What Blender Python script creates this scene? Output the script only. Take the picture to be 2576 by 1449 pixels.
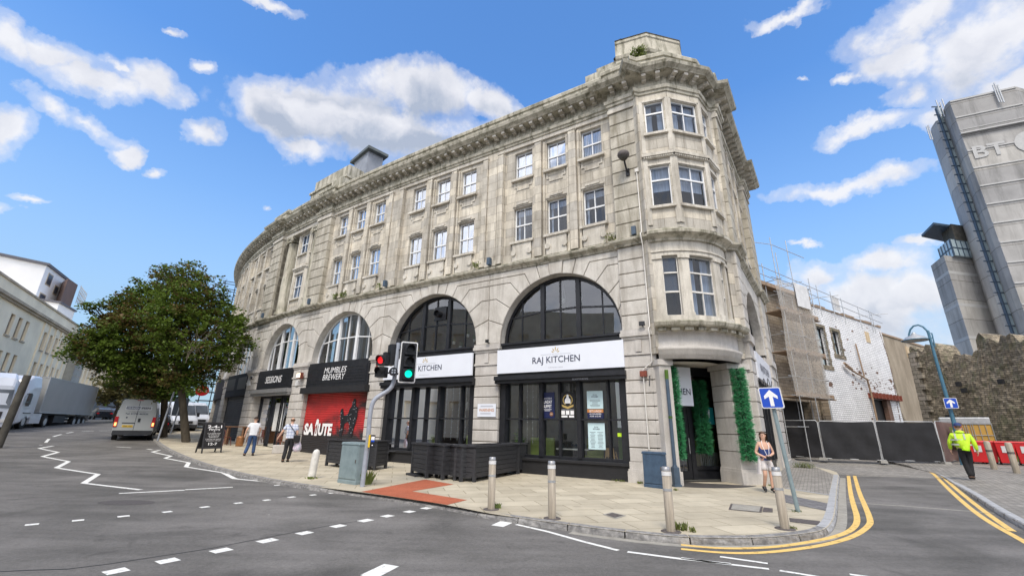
import bpy, bmesh, math, random
import numpy as np
from mathutils import Vector, Matrix
random.seed(7)
for o in list(bpy.data.objects): bpy.data.objects.remove(o)
SC=bpy.context.scene; COL=SC.collection
rad=math.radians
# ------------------------------------------------------------------ camera
F_PX,PITCH,ROLL,EYE=1090.,rad(17.8),rad(1.05),1.6
_f=Vector((0,math.cos(PITCH),math.sin(PITCH)));_u=Vector((0,-math.sin(PITCH),math.cos(PITCH)));_r=Vector((1,0,0))
CR=_r*math.cos(ROLL)+_u*math.sin(ROLL); CU=-_r*math.sin(ROLL)+_u*math.cos(ROLL); CF=_f
cam=bpy.data.cameras.new('camera'); camo=bpy.data.objects.new('camera',cam); COL.objects.link(camo)
cam.sensor_width=36; cam.lens=36*F_PX/2576; cam.clip_end=3000; cam.clip_start=.05
camo.matrix_world=Matrix(((CR.x,CU.x,-CF.x,0),(CR.y,CU.y,-CF.y,0),(CR.z,CU.z,-CF.z,EYE),(0,0,0,1)))
SC.camera=camo
SC.render.resolution_x=1024; SC.render.resolution_y=575
SC.view_settings.view_transform='Standard'; SC.view_settings.look='None'
SC.view_settings.gamma=1; SC.view_settings.exposure=.95
# ------------------------------------------------------------------ node helper
def nn(nt,t,ins=None,**kw):
    n=nt.nodes.new(t)
    for k,v in kw.items(): setattr(n,k,v)
    if ins:
        for k,v in ins.items():
            s=n.inputs[k]
            if isinstance(v,bpy.types.NodeSocket): nt.links.new(v,s)
            elif isinstance(v,bpy.types.Node): nt.links.new(v.outputs[0],s)
            else: s.default_value=v
    return n
def mth(nt,op,a,b=0.,clamp=False):
    n=nt.nodes.new('ShaderNodeMath'); n.operation=op; n.use_clamp=clamp
    for i,v in enumerate((a,b)):
        if isinstance(v,bpy.types.NodeSocket): nt.links.new(v,n.inputs[i])
        else: n.inputs[i].default_value=v
    return n.outputs[0]
def ramp(nt,fac,stops,interp='LINEAR'):
    n=nt.nodes.new('ShaderNodeValToRGB'); cr=n.color_ramp; cr.interpolation=interp
    while len(cr.elements)<len(stops): cr.elements.new(.5)
    for e,(p,c) in zip(cr.elements,stops):
        e.position=p; e.color=(c,c,c,1) if isinstance(c,(int,float)) else (*c,1)
    nt.links.new(fac,n.inputs[0]); return n.outputs[0]
def mixc(nt,fac,a,b,mode='MIX'):
    n=nt.nodes.new('ShaderNodeMix'); n.data_type='RGBA'; n.blend_type=mode
    for i,v in ((0,fac),(6,a),(7,b)):
        if isinstance(v,bpy.types.NodeSocket): nt.links.new(v,n.inputs[i])
        elif isinstance(v,(int,float)): n.inputs[i].default_value=v
        else: n.inputs[i].default_value=(*v[:3],1)
    return n.outputs[2]
# ------------------------------------------------------------------ world: sky texture + clouds by direction
SUN=Vector((-.10,-.58,.80)).normalized()
w=bpy.data.worlds.new('World'); SC.world=w; w.use_nodes=True; nt=w.node_tree; nt.nodes.clear()
out=nn(nt,'ShaderNodeOutputWorld'); bg=nn(nt,'ShaderNodeBackground'); nt.links.new(bg.outputs[0],out.inputs[0])
sky=nn(nt,'ShaderNodeTexSky',sky_type='NISHITA',sun_disc=False,sun_elevation=math.asin(SUN.z),sun_rotation=math.atan2(SUN.x,SUN.y))
sky.altitude=0; sky.air_density=1.0; sky.dust_density=.6; sky.ozone_density=2.5
tc=nn(nt,'ShaderNodeTexCoord'); D=tc.outputs['Generated']
sep=nn(nt,'ShaderNodeSeparateXYZ',{0:D})
skyc=mixc(nt,1.0,sky.outputs[0],(.66,1.02,1.32),'MULTIPLY')
def dirpx(x,y):
    return (CR*((x-1288)/F_PX)-CU*((y-724.5)/F_PX)+CF).normalized()
def vm(op,a,b=None):
    n=nt.nodes.new('ShaderNodeVectorMath'); n.operation=op
    for i,v in enumerate((a,b)):
        if v is None: continue
        if isinstance(v,bpy.types.NodeSocket): nt.links.new(v,n.inputs[i])
        else: n.inputs[i].default_value=v
    return n
D0=D; wn=nn(nt,'ShaderNodeTexNoise',{'Vector':D,'Scale':6.5,'Detail':7.,'Roughness':.6})
wv=vm('SUBTRACT',wn.outputs['Color'],(.5,.5,.5)).outputs[0]; ws=vm('SCALE',wv); ws.inputs['Scale'].default_value=.13; D=vm('ADD',D0,ws.outputs[0]).outputs[0]
noise=nn(nt,'ShaderNodeTexNoise',{'Vector':D0,'Scale':11.,'Detail':8.,'Roughness':.57,'Distortion':.1})
noise2=nn(nt,'ShaderNodeTexNoise',{'Vector':D,'Scale':11.,'Detail':5.,'Roughness':.5,'Distortion':.4})
nf=noise.outputs[0]
# clouds by direction: centre, half width, half height, tilt, strength, greyness of the base
CL=[(940,312,310,84,2,1.35,1),(1060,245,200,70,-2,1.2,1),(700,300,125,75,0,1.2,1),(1230,275,90,42,-20,1.2,.6),(750,378,110,26,-8,1.1,.3),
 (30,95,75,70,0,1.1,.3),(150,145,120,48,-4,1.1,.3),(250,215,150,28,0,1.0,.2),(375,215,85,38,-10,1.0,.1),(300,178,30,12,-5,.9,0),(150,275,95,28,-12,1.0,.1),(250,310,100,24,-24,1.0,.1),(330,368,38,22,-20,1.0,0),
 (25,335,80,52,-25,1.1,.2),(495,350,44,26,-18,.9,0),(505,185,34,17,-18,1.0,0),(95,500,48,10,-10,.8,0),(15,527,45,17,10,.9,0),(435,75,26,8,0,.7,0),(690,6,85,14,-6,.9,0),(385,427,30,10,0,.8,0),
 (2000,12,85,18,-10,1.0,0),(2300,45,150,70,0,1.1,.1),(2460,110,170,120,0,1.2,.5),(2265,150,85,60,-20,1.0,.1),(2540,210,120,60,0,1.1,.1),(2260,235,60,30,0,.9,0),(2130,193,26,12,0,.9,0),
 (2170,315,110,20,8,1.0,0),(2370,285,90,26,0,1.0,0),(2130,463,205,20,2,1.0,0),(2240,440,60,20,0,.9,0),(2010,215,22,6,0,.7,0),(2060,690,80,44,10,1.0,.2),(2230,655,120,40,6,1.05,.1),(2200,770,280,110,0,1.0,.5),(2350,740,120,90,0,1.1,.6),
 (2310,600,55,13,0,.9,0),(2030,608,32,6,0,.8,0),(690,520,12,5,0,.6,0),(-500,600,380,130,0,1.1,.5),(3300,400,500,300,0,1.1,.5),(1300,-1300,420,300,0,1.1,.4),(200,-900,300,200,0,1.,.4)]
mask=None; low=None
for (x,y,A_,B_,t,s,gq) in CL:
    c=dirpx(x,y); tt=rad(t); ex=Vector(dirpx(x+30*math.cos(tt),y-30*math.sin(tt))-c); ey=Vector(dirpx(x+30*math.sin(tt),y+30*math.cos(tt))-c)
    a=ex.length/30*A_; b=ey.length/30*B_*(1.25 if B_<40 else 1.05); r2=(ex-c*ex.dot(c)).normalized(); u2=-(ey-c*ey.dot(c)).normalized()
    dc=mth(nt,'MAXIMUM',vm('DOT_PRODUCT',D,c).outputs['Value'],.05)
    U=mth(nt,'DIVIDE',mth(nt,'DIVIDE',vm('DOT_PRODUCT',D,r2).outputs['Value'],dc),a)
    V=mth(nt,'DIVIDE',mth(nt,'DIVIDE',vm('DOT_PRODUCT',D,u2).outputs['Value'],dc),b)
    q=mth(nt,'SQRT',mth(nt,'ADD',mth(nt,'MULTIPLY',U,U),mth(nt,'MULTIPLY',V,V)))
    m_=mth(nt,'MULTIPLY',mth(nt,'SUBTRACT',1.30,q),s)
    mask=m_ if mask is None else mth(nt,'MAXIMUM',mask,m_)
    if gq>.0:
        l_=mth(nt,'MULTIPLY',mth(nt,'SUBTRACT',1.05,mth(nt,'ADD',mth(nt,'MULTIPLY',mth(nt,'ABSOLUTE',U),.55),mth(nt,'ABSOLUTE',mth(nt,'ADD',V,.45)))),gq)
        low=l_ if low is None else mth(nt,'MAXIMUM',low,l_)
# broken overcast added out of view overhead, behind and right to light facades
fill_bank=mth(nt,'MAXIMUM',mth(nt,'MULTIPLY',mth(nt,'SUBTRACT',-.02,sep.outputs[1]),5.),mth(nt,'MULTIPLY',mth(nt,'SUBTRACT',sep.outputs[0],.86),9.)); mask=mth(nt,'MAXIMUM',mask,mth(nt,'MINIMUM',fill_bank,.9)); mask=mth(nt,'MAXIMUM',mask,mth(nt,'MINIMUM',mth(nt,'MULTIPLY',mth(nt,'SUBTRACT',sep.outputs[2],.87),12.),.8))
dens=mth(nt,'ADD',mth(nt,'MULTIPLY',mask,.74),mth(nt,'MULTIPLY',mth(nt,'SUBTRACT',nf,.5),1.9))
alpha=ramp(nt,dens,[(.0,0.),(.24,.34),(.72,1.)],'EASE')
alpha=mth(nt,'MULTIPLY',alpha,ramp(nt,mask,[(0.,0.),(.14,1.)]))
shade=mth(nt,'ADD',mth(nt,'MULTIPLY',mth(nt,'MAXIMUM',low,0.),.62),mth(nt,'MULTIPLY',mth(nt,'SUBTRACT',noise2.outputs[0],.47),1.1))
cc=ramp(nt,shade,[(.0,(1.0,1.0,1.0)),(.22,(.86,.87,.90)),(.55,(.50,.56,.66))])
hz=ramp(nt,sep.outputs[2],[(.0,.97),(.2,.72),(.42,.25),(.62,0.)])
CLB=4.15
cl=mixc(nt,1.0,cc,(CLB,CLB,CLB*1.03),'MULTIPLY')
cl=mixc(nt,1.0,cl,ramp(nt,fill_bank,[(.0,.5),(1.,.97)]),'MULTIPLY'); cl=mixc(nt,1.0,cl,(2.,2.,2.),'MULTIPLY')  # unseen bank made brighter than the visible clouds as fill light
skyh=mixc(nt,hz,skyc,(1.9,2.6,3.2))
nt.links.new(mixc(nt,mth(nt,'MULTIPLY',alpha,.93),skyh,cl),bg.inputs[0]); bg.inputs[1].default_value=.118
# ------------------------------------------------------------------ sun
sl=bpy.data.lights.new('sun','SUN'); sl.energy=1.5; sl.angle=rad(18); sl.color=(1,.91,.78)
so=bpy.data.objects.new('sun',sl); COL.objects.link(so); so.rotation_euler=SUN.to_track_quat('Z','Y').to_euler()
# ------------------------------------------------------------------ places
def H(d):
    if d<14: return 0.
    if d<37: return .0009*(d-14)**2
    return .476+.033*(min(d,75)-37)
def h2(x,y): return H(math.hypot(x,y))
def ray(x,y): return CR*((x-1288)/F_PX)-CU*((y-724.5)/F_PX)+CF
def W(x,y,dz=0.):
    "ground point seen at a spot of the photograph"
    d=ray(x,y); z=0.
    for _ in range(40):
        t=(z+dz-EYE)/d.z; g=d*t; z=.5*z+.5*H(math.hypot(g.x,g.y))
    return Vector((g.x,g.y,z+dz))
def WD(x,y,dist):
    d=ray(x,y); t=dist/math.hypot(d.x,d.y); return Vector((d.x*t,d.y*t,EYE+d.z*t))
def dz_(x,y,P):
    "height above the ground of spot (x,y) at the distance of P"
    return WD(x,y,math.hypot(P[0],P[1])).z
# street front of the corner building: gently curved plan, s metres leftwards from the corner, o outwards
_a=rad(36); _T=np.array([-math.cos(_a),math.sin(_a)]); _N=np.array([-math.sin(_a),-math.cos(_a)])
_uu=np.linspace(-4,70,3701); _k=(-.00014279,.0024011,.0688)
_uc=np.maximum(_uu,0); _vv=_k[0]*_uc**3+_k[1]*_uc**2+_k[2]*_uu
_ss=np.concatenate([[0],np.cumsum(np.hypot(np.diff(_uu),np.diff(_vv)))]); _ss-=np.interp(0,_uu,_ss)
_dv=np.gradient(_vv,_uu)
def FR(s,o,z):
    u=float(np.interp(s,_ss,_uu)); v=float(np.interp(s,_ss,_vv)); d=float(np.interp(s,_ss,_dv)); L=math.hypot(1,d)
    n=(_N-d*_T)/L
    return Vector((4.1+u*_T[0]+v*_N[0]+o*n[0],15.0+u*_T[1]+v*_N[1]+o*n[1],z))
def lin(P,Q):
    P=Vector(P[:2]);Q=Vector(Q[:2]);d=(Q-P).normalized();n=Vector((d.y,-d.x))
    return lambda s,o,z:Vector((P.x+d.x*s+n.x*o,P.y+d.y*s+n.y*o,z))
CO=lin((4.80,14.20),(4.80+.97,14.20+.24))
LO=(8.2,15.04)
LA=lin(LO,(LO[0]+.58,LO[1]+.815))
# ------------------------------------------------------------------ object helpers
def link(o,parent=None):
    COL.objects.link(o)
    if parent is not None: o.parent=parent
    return o
def tag(o,label=None,cat=None,group=None,kind=None):
    if label: o['label']=label
    if cat: o['category']=cat
    if group: o['group']=group
    if kind: o['kind']=kind
    return o
def empty(name,loc=(0,0,0),rz=0.,label=None,cat=None,group=None):
    o=bpy.data.objects.new(name,None); o.empty_display_size=.2; link(o); o.location=loc; o.rotation_euler=(0,0,rz)
    return tag(o,label,cat,group)
def copy_tree(o,parent=None):
    c=o.copy(); link(c)
    if parent is not None: c.parent=parent
    for ch in list(o.children): copy_tree(ch,c)
    return c
class MB:
    def __init__(s): s.v=[];s.f=[];s.uv=[];s.mi=[];s.sm=[]
    def face(s,pts,uv=None,mi=0,sm=False):
        n=len(s.v); s.v+=[tuple(p) for p in pts]; s.f.append(tuple(range(n,n+len(pts))))
        s.uv.append(uv or [(p[0],p[2]) for p in pts]); s.mi.append(mi); s.sm.append(sm)
    def grid(s,rows,mi=0,sm=True,closed=False,uvs=None):
        n=len(s.v); c=len(rows[0])
        for r_ in rows: s.v+=[tuple(p) for p in r_]
        for i in range(len(rows)-1):
            for j in range(c if closed else c-1):
                k=(j+1)%c; q=(n+i*c+j,n+i*c+k,n+(i+1)*c+k,n+(i+1)*c+j)
                s.f.append(q); s.mi.append(mi); s.sm.append(sm)
                s.uv.append([uvs[i][j],uvs[i][k],uvs[i+1][k],uvs[i+1][j]] if uvs else [(s.v[a][0],s.v[a][2]) for a in q])
    def fb(s,M,s0,s1,o0,o1,z0,z1,seg=None,mi=0):
        "box in facade coordinates"
        k=seg or max(1,int(abs(s1-s0)/1.4)); S=[s0+(s1-s0)*i/k for i in range(k+1)]
        for a,b in zip(S,S[1:]):
            s.face([M(a,o1,z0),M(b,o1,z0),M(b,o1,z1),M(a,o1,z1)],[(a,z0),(b,z0),(b,z1),(a,z1)],mi)
            s.face([M(a,o0,z0),M(a,o0,z1),M(b,o0,z1),M(b,o0,z0)],[(a,z0),(a,z1),(b,z1),(b,z0)],mi)
            s.face([M(a,o1,z1),M(b,o1,z1),M(b,o0,z1),M(a,o0,z1)],[(a,o1),(b,o1),(b,o0),(a,o0)],mi)
            s.face([M(a,o1,z0),M(a,o0,z0),M(b,o0,z0),M(b,o1,z0)],[(a,o1),(a,o0),(b,o0),(b,o1)],mi)
        for a in (s0,s1):
            s.face([M(a,o1,z0),M(a,o1,z1),M(a,o0,z1),M(a,o0,z0)],[(o1,z0),(o1,z1),(o0,z1),(o0,z0)],mi)
    def box(s,c,d,rz=0.,mi=0,taper=1.,R=None):
        cx,cy,cz=c; a,b,h=d[0]/2,d[1]/2,d[2]/2; P=[]
        for k,t in ((-1,1.),(1,taper)):
            for (i,j) in ((-1,-1),(1,-1),(1,1),(-1,1)):
                x,y=i*a*t,j*b*t; p=Vector((x,y,k*h))
                if R is not None: p=R@p
                elif rz: p=Vector((x*math.cos(rz)-y*math.sin(rz),x*math.sin(rz)+y*math.cos(rz),k*h))
                P.append(p+Vector(c))
        s.hexa(P,mi)
    def hexa(s,P,mi=0):
        n=len(s.v); s.v+=[tuple(p) for p in P]
        for q in ((3,2,1,0),(4,5,6,7),(0,1,5,4),(1,2,6,5),(2,3,7,6),(3,0,4,7)):
            f=tuple(n+i for i in q); s.f.append(f); s.mi.append(mi); s.sm.append(False)
            ax=0 if abs(s.v[f[0]][0]-s.v[f[1]][0])+abs(s.v[f[1]][0]-s.v[f[2]][0])>1e-4 else 1
            s.uv.append([(s.v[i][ax],s.v[i][2]) for i in f])
    def tube(s,pts,r,n=8,mi=0,cap=True):
        pts=[Vector(p) for p in pts]; R=r if isinstance(r,(list,tuple)) else [r]*len(pts); rows=[]; ref=None
        for i,p in enumerate(pts):
            d=(pts[min(i+1,len(pts)-1)]-pts[max(i-1,0)]).normalized()
            if ref is None: ref=Vector((0,0,1)) if abs(d.z)<.9 else Vector((1,0,0))
            a=(ref-d*ref.dot(d)).normalized(); ref=a; b=d.cross(a)
            rows.append([p+(a*math.cos(t)+b*math.sin(t))*R[i] for t in [2*math.pi*k/n for k in range(n)]])
        s.grid(rows,mi,True,True)
        if cap: s.face(rows[0][::-1],None,mi); s.face(rows[-1],None,mi)
    def lathe(s,prof,c=(0,0,0),n=16,mi=0,a0=0,a1=2*math.pi):
        full=abs(a1-a0-2*math.pi)<1e-6; k=n if full else n+1
        rows=[[Vector((c[0]+r_*math.cos(a0+(a1-a0)*j/n),c[1]+r_*math.sin(a0+(a1-a0)*j/n),c[2]+z)) for j in range(k)] for (r_,z) in prof]
        s.grid(rows,mi,True,full)
        if full:
            if prof[0][0]>1e-4: s.face(rows[0][::-1],None,mi)
            if prof[-1][0]>1e-4: s.face(rows[-1],None,mi)
    def ball(s,c,r,mi=0,n=12,m=8):
        r=(r,r,r) if isinstance(r,(int,float)) else r
        rows=[[Vector((c[0]+r[0]*math.sin(math.pi*i/m)*math.cos(2*math.pi*j/n),c[1]+r[1]*math.sin(math.pi*i/m)*math.sin(2*math.pi*j/n),c[2]+r[2]*math.cos(math.pi*i/m))) for j in range(n)] for i in range(m+1)]
        s.grid(rows,mi,True,True)
    def prism(s,front,back,mi=0,uv=None):
        s.face(front,uv,mi); s.face(back[::-1],uv[::-1] if uv else None,mi); n=len(front)
        for i in range(n):
            j=(i+1)%n; s.face([front[j],front[i],back[i],back[j]],None,mi)
    def build(s,name,mats,parent=None,weld=False,bevel=0.):
        me=bpy.data.meshes.new(name); me.from_pydata(s.v,[],s.f)
        if not isinstance(mats,(list,tuple)): mats=[mats]
        for m in mats: me.materials.append(m)
        me.polygons.foreach_set('material_index',s.mi); me.polygons.foreach_set('use_smooth',s.sm)
        ul=me.uv_layers.new(name='UVMap'); flat=[c for f in s.uv for p in f for c in p]; ul.data.foreach_set('uv',flat)
        me.validate()
        if weld or bevel:
            bm=bmesh.new(); bm.from_mesh(me); bmesh.ops.remove_doubles(bm,verts=bm.verts,dist=.0005)
            bmesh.ops.recalc_face_normals(bm,faces=bm.faces); bm.to_mesh(me); bm.free()
        me.update(); o=bpy.data.objects.new(name,me); link(o,parent)
        if bevel:
            b=o.modifiers.new('bevel','BEVEL'); b.width=bevel; b.segments=2; b.limit_method='ANGLE'; b.angle_limit=rad(40)
        return o
def arc(c,r,a0,a1,n): return [(c[0]+r*math.cos(a0+(a1-a0)*i/n),c[1]+r*math.sin(a0+(a1-a0)*i/n)) for i in range(n+1)]
def txt(m,s,MAP,x0,x1,z0,z1,off,mi=0,shear=0.,bold=0.,flip=False,depth=.006):
    "lettering fitted into a rectangle of facade coordinates; x0 is the left side as read"
    cu=bpy.data.curves.new('t','FONT'); cu.body=s; cu.shear=shear; cu.offset=bold; cu.resolution_u=3
    cu.align_x='CENTER'
    o=bpy.data.objects.new('t',cu); COL.objects.link(o); dg=bpy.context.evaluated_depsgraph_get(); dg.update()
    me=bpy.data.meshes.new_from_object(o.evaluated_get(dg)); bpy.data.objects.remove(o); bpy.data.curves.remove(cu)
    if not me.vertices: return
    X=[v.co.x for v in me.vertices];Y=[v.co.y for v in me.vertices]; a,b,c,d=min(X),max(X),min(Y),max(Y)
    f=lambda v:MAP(x0+(x1-x0)*(v.x-a)/(b-a),off,z0+(z1-z0)*(v.y-c)/(d-c))
    for p in me.polygons: m.face([f(me.vertices[i].co) for i in p.vertices],None,mi)
    bpy.data.meshes.remove(me)
# ------------------------------------------------------------------ materials
MT={}
def newmat(name):
    m=bpy.data.materials.new(name); m.use_nodes=True; t=m.node_tree; b=t.nodes['Principled BSDF']; return m,t,b
def mat(name,col,rough=.6,var=.15,scale=3.,bump=0.,bscale=40.,metal=0.,spec=.5,col2=None,coord='Object',stretch=(1,1,1),coat=0.,fine=0.,lo=.35,hi=.65):
    m,t,b=newmat(name); tc=nn(t,'ShaderNodeTexCoord'); mp=nn(t,'ShaderNodeMapping',{0:tc.outputs[coord]}); mp.inputs['Scale'].default_value=stretch
    n=nn(t,'ShaderNodeTexNoise',{'Vector':mp,'Scale':scale,'Detail':6.,'Roughness':.6})
    c1=tuple(c*(1-var) for c in col); c2=col2 or tuple(min(1,c*(1+var)) for c in col)
    c=ramp(t,n.outputs[0],[(lo,c1),(hi,c2)])
    if fine:
        n3=nn(t,'ShaderNodeTexNoise',{'Vector':mp,'Scale':bscale,'Detail':3.,'Roughness':.7})
        c=mixc(t,1.,c,ramp(t,n3.outputs[0],[(.3,1-fine),(.7,1+fine)]),'MULTIPLY')
    t.links.new(c,b.inputs['Base Color']); b.inputs['Roughness'].default_value=rough; b.inputs['Metallic'].default_value=metal
    b.inputs['Specular IOR Level'].default_value=spec; b.inputs['Coat Weight'].default_value=coat
    if bump:
        n2=nn(t,'ShaderNodeTexNoise',{'Vector':mp,'Scale':bscale,'Detail':5.,'Roughness':.65})
        bp=nn(t,'ShaderNodeBump',{'Height':n2.outputs[0],'Strength':bump,'Distance':.02}); t.links.new(bp.outputs[0],b.inputs['Normal'])
    MT[name]=m; return m
def stone(name,cA,cB,cS,joint=None,sc=1.,stain=.6,jcol=(.16,.14,.12),moss=0.,blockvar=.0):
    m,t,b=newmat(name); tc=nn(t,'ShaderNodeTexCoord'); ob=tc.outputs['Object']; uv=tc.outputs['UV']
    n=nn(t,'ShaderNodeTexNoise',{'Vector':ob,'Scale':1.1*sc,'Detail':7.,'Roughness':.62})
    c=ramp(t,n.outputs[0],[(.32,cA),(.66,cB)])
    mp=nn(t,'ShaderNodeMapping',{0:ob}); mp.inputs['Scale'].default_value=(2.6,2.6,.32)
    ns=nn(t,'ShaderNodeTexNoise',{'Vector':mp,'Scale':1.3*sc,'Detail':8.,'Roughness':.7,'Distortion':.4})
    c=mixc(t,mth(t,'MULTIPLY',ramp(t,ns.outputs[0],[(.46,0.),(.66,1.)]),stain),c,cS)
    nb=nn(t,'ShaderNodeTexNoise',{'Vector':ob,'Scale':55.,'Detail':3.,'Roughness':.7})
    c=mixc(t,1.,c,ramp(t,nb.outputs[0],[(.3,.80),(.7,1.15)]),'MULTIPLY')
    if moss:
        nm=nn(t,'ShaderNodeTexNoise',{'Vector':ob,'Scale':2.3,'Detail':9.,'Roughness':.75})
        geo=nn(t,'ShaderNodeNewGeometry'); sx=nn(t,'ShaderNodeSeparateXYZ',{0:geo.outputs['Normal']})
        c=mixc(t,mth(t,'MULTIPLY',ramp(t,nm.outputs[0],[(.42,0.),(.6,1.)]),mth(t,'ADD',moss*.35,mth(t,'MULTIPLY',mth(t,'MAXIMUM',sx.outputs[2],0.),moss))),c,(.10,.115,.05))
    hgt=nb.outputs[0]
    if joint:
        br=nn(t,'ShaderNodeTexBrick',{'Vector':uv,'Scale':1.,'Mortar Size':joint[2],'Brick Width':joint[0],'Row Height':joint[1],'Color1':(.74,.74,.75,1),'Color2':(1.12,1.09,1.03,1),'Mortar':(.42,.40,.37,1),'Mortar Smooth':.2,'Bias':0.})
        c=mixc(t,1.,c,br.outputs[0],'MULTIPLY')
        hgt=mth(t,'SUBTRACT',mth(t,'MULTIPLY',nb.outputs[0],.25),br.outputs['Fac'])
    t.links.new(c,b.inputs['Base Color']); b.inputs['Roughness'].default_value=.85; b.inputs['Specular IOR Level'].default_value=.25
    bp=nn(t,'ShaderNodeBump',{'Height':hgt,'Strength':.5,'Distance':.015}); t.links.new(bp.outputs[0],b.inputs['Normal'])
    MT[name]=m; return m
def glass(name,tint=(.75,.8,.8),fk=1.3,base=.06,rough=.01,wav=.0):
    m,t,b=newmat(name); t.nodes.remove(b); o=t.nodes['Material Output']
    tr=nn(t,'ShaderNodeBsdfTransparent',{0:(*tint,1)}); gl=nn(t,'ShaderNodeBsdfGlossy',{'Color':(.93,.95,1,1),'Roughness':rough})
    fr=nn(t,'ShaderNodeFresnel',{'IOR':1.5}); k=mth(t,'ADD',mth(t,'MULTIPLY',fr.outputs[0],fk),base,True)
    n=nn(t,'ShaderNodeTexNoise',{'Scale':1.7,'Detail':1.}); bp=nn(t,'ShaderNodeBump',{'Height':n.outputs[0],'Strength':.06+wav,'Distance':.1})
    t.links.new(bp.outputs[0],gl.inputs['Normal'])
    mx=nn(t,'ShaderNodeMixShader',{0:k,1:tr.outputs[0],2:gl.outputs[0]}); t.links.new(mx.outputs[0],o.inputs[0]); MT[name]=m; return m
def glow(name,col,e):
    m,t,b=newmat(name); b.inputs['Base Color'].default_value=(*col,1); b.inputs['Emission Color'].default_value=(*col,1); b.inputs['Emission Strength'].default_value=e; MT[name]=m; return m
def slatmat(name,cA,cB,joint,rough=.8,mort=(.2,.19,.18),size=.008,scale=1.,offs=.5,moss=0.,fine=.15,coord='UV',mott=.2,bump=.4):
    "brick / slab / sett pattern"
    m,t,b=newmat(name); tc=nn(t,'ShaderNodeTexCoord'); uv=tc.outputs[coord]
    br=nn(t,'ShaderNodeTexBrick',{'Vector':uv,'Scale':scale,'Mortar Size':size,'Brick Width':joint[0],'Row Height':joint[1],'Color1':(*cA,1),'Color2':(*cB,1),'Mortar':(*mort,1),'Mortar Smooth':.15},offset=offs)
    n=nn(t,'ShaderNodeTexNoise',{'Vector':tc.outputs['Object'],'Scale':.9,'Detail':8.,'Roughness':.65})
    c=mixc(t,1.,br.outputs[0],ramp(t,n.outputs[0],[(.3,1-mott),(.7,1+mott)]),'MULTIPLY')
    n2=nn(t,'ShaderNodeTexNoise',{'Vector':tc.outputs['Object'],'Scale':60.,'Detail':3.,'Roughness':.7})
    c=mixc(t,1.,c,ramp(t,n2.outputs[0],[(.3,1-fine),(.7,1+fine)]),'MULTIPLY')
    if name=='paving':
        for sc_,th_,k_ in ((3.1,.045,.35),(.9,.10,.22)):
            vo=nn(t,'ShaderNodeTexVoronoi',{'Vector':tc.outputs['Object'],'Scale':sc_}); c=mixc(t,mth(t,'MULTIPLY',ramp(t,vo.outputs['Distance'],[(th_*.7,1.),(th_,0.)]),k_),c,(.12,.10,.08))
    if moss: 
        n3=nn(t,'ShaderNodeTexNoise',{'Vector':tc.outputs['Object'],'Scale':1.6,'Detail':8.,'Roughness':.75})
        c=mixc(t,mth(t,'MULTIPLY',ramp(t,n3.outputs[0],[(.5,0.),(.62,1.)]),moss),c,(.09,.105,.05))
    t.links.new(c,b.inputs['Base Color']); b.inputs['Roughness'].default_value=rough; b.inputs['Specular IOR Level'].default_value=.3
    bp=nn(t,'ShaderNodeBump',{'Height':mth(t,'SUBTRACT',mth(t,'MULTIPLY',n2.outputs[0],.3),br.outputs['Fac']),'Strength':bump,'Distance':.01}); t.links.new(bp.outputs[0],b.inputs['Normal'])
    MT[name]=m; return m
stone('ashlar',(.47,.435,.375),(.70,.66,.585),(.25,.225,.185),joint=(1.05,.42,.008),stain=.6)
stone('carved',(.47,.435,.375),(.69,.65,.575),(.23,.205,.165),stain=.6)
stone('block',(.38,.345,.285),(.59,.55,.47),(.19,.165,.12),stain=.72,moss=.35)
stone('archstone',(.47,.44,.395),(.67,.64,.59),(.28,.25,.21),stain=.55)
stone('granite',(.45,.425,.395),(.60,.57,.535),(.31,.29,.265),stain=.4)
stone('corn',(.42,.39,.32),(.62,.58,.49),(.10,.092,.06),stain=.9,moss=.55)
stone('jointdark',(.20,.175,.14),(.26,.23,.19),(.12,.11,.09),stain=.4)
mat('white_paint',(.78,.79,.80),.4,.04,4)
mat('black_paint',(.016,.017,.021),.38,.25,5,spec=.4)
mat('black_matt',(.012,.012,.014),.7,.2,5)
mat('sign_white',(.74,.77,.84),.35,.02,2)
mat('navy_ink',(.012,.018,.06),.5,.05)
mat('gold_ink',(.50,.36,.12),.5,.05)
mat('grey_ink',(.35,.36,.40),.5,.05)
mat('white_ink',(.85,.85,.86),.5,.03)
mat('blind',(.52,.56,.63),.8,.08,1.5)
mat('curtain',(.50,.54,.60),.85,.25,9,stretch=(3,3,.15))
mat('room_dark',(.07,.072,.065),.9,.3,1)
mat('room_wall',(.30,.29,.24),.9,.3,1)
mat('wood_floor',(.16,.10,.06),.5,.2,3)
mat('brown_wood',(.20,.10,.05),.55,.3,6,stretch=(1,1,8))
mat('pale_wood',(.55,.36,.18),.5,.15,6)
mat('booth_green',(.34,.42,.12),.75,.2,2)
mat('green_paint',(.07,.16,.025),.5,.2,2)
mat('radiator',(.75,.76,.76),.4,.03)
mat('galv',(.46,.47,.48),.5,.12,9,metal=.55,spec=.5)
mat('pole_grey',(.33,.36,.42),.5,.1,8,metal=.1)
mat('steel',(.33,.285,.225),.55,.25,14,metal=.0,stretch=(1,1,.1))
mat('reflect_white',(.72,.72,.72),.35,.04)
mat('lead_blue',(.055,.085,.125),.5,.15,6,bump=.1)
mat('cab_grey',(.20,.265,.285),.55,.10,4,bump=.05,col2=(.235,.30,.32))
mat('cab_blue',(.048,.085,.14),.45,.18,5)
mat('rust',(.20,.05,.03),.8,.3,20)
mat('pipe_white',(.66,.64,.60),.5,.1,9)
mat('plank',(.030,.031,.036),.55,.35,5,bump=.25,bscale=25,stretch=(1,1,6))
mat('red_shutter',(.42,.025,.025),.5,.25,2)
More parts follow.
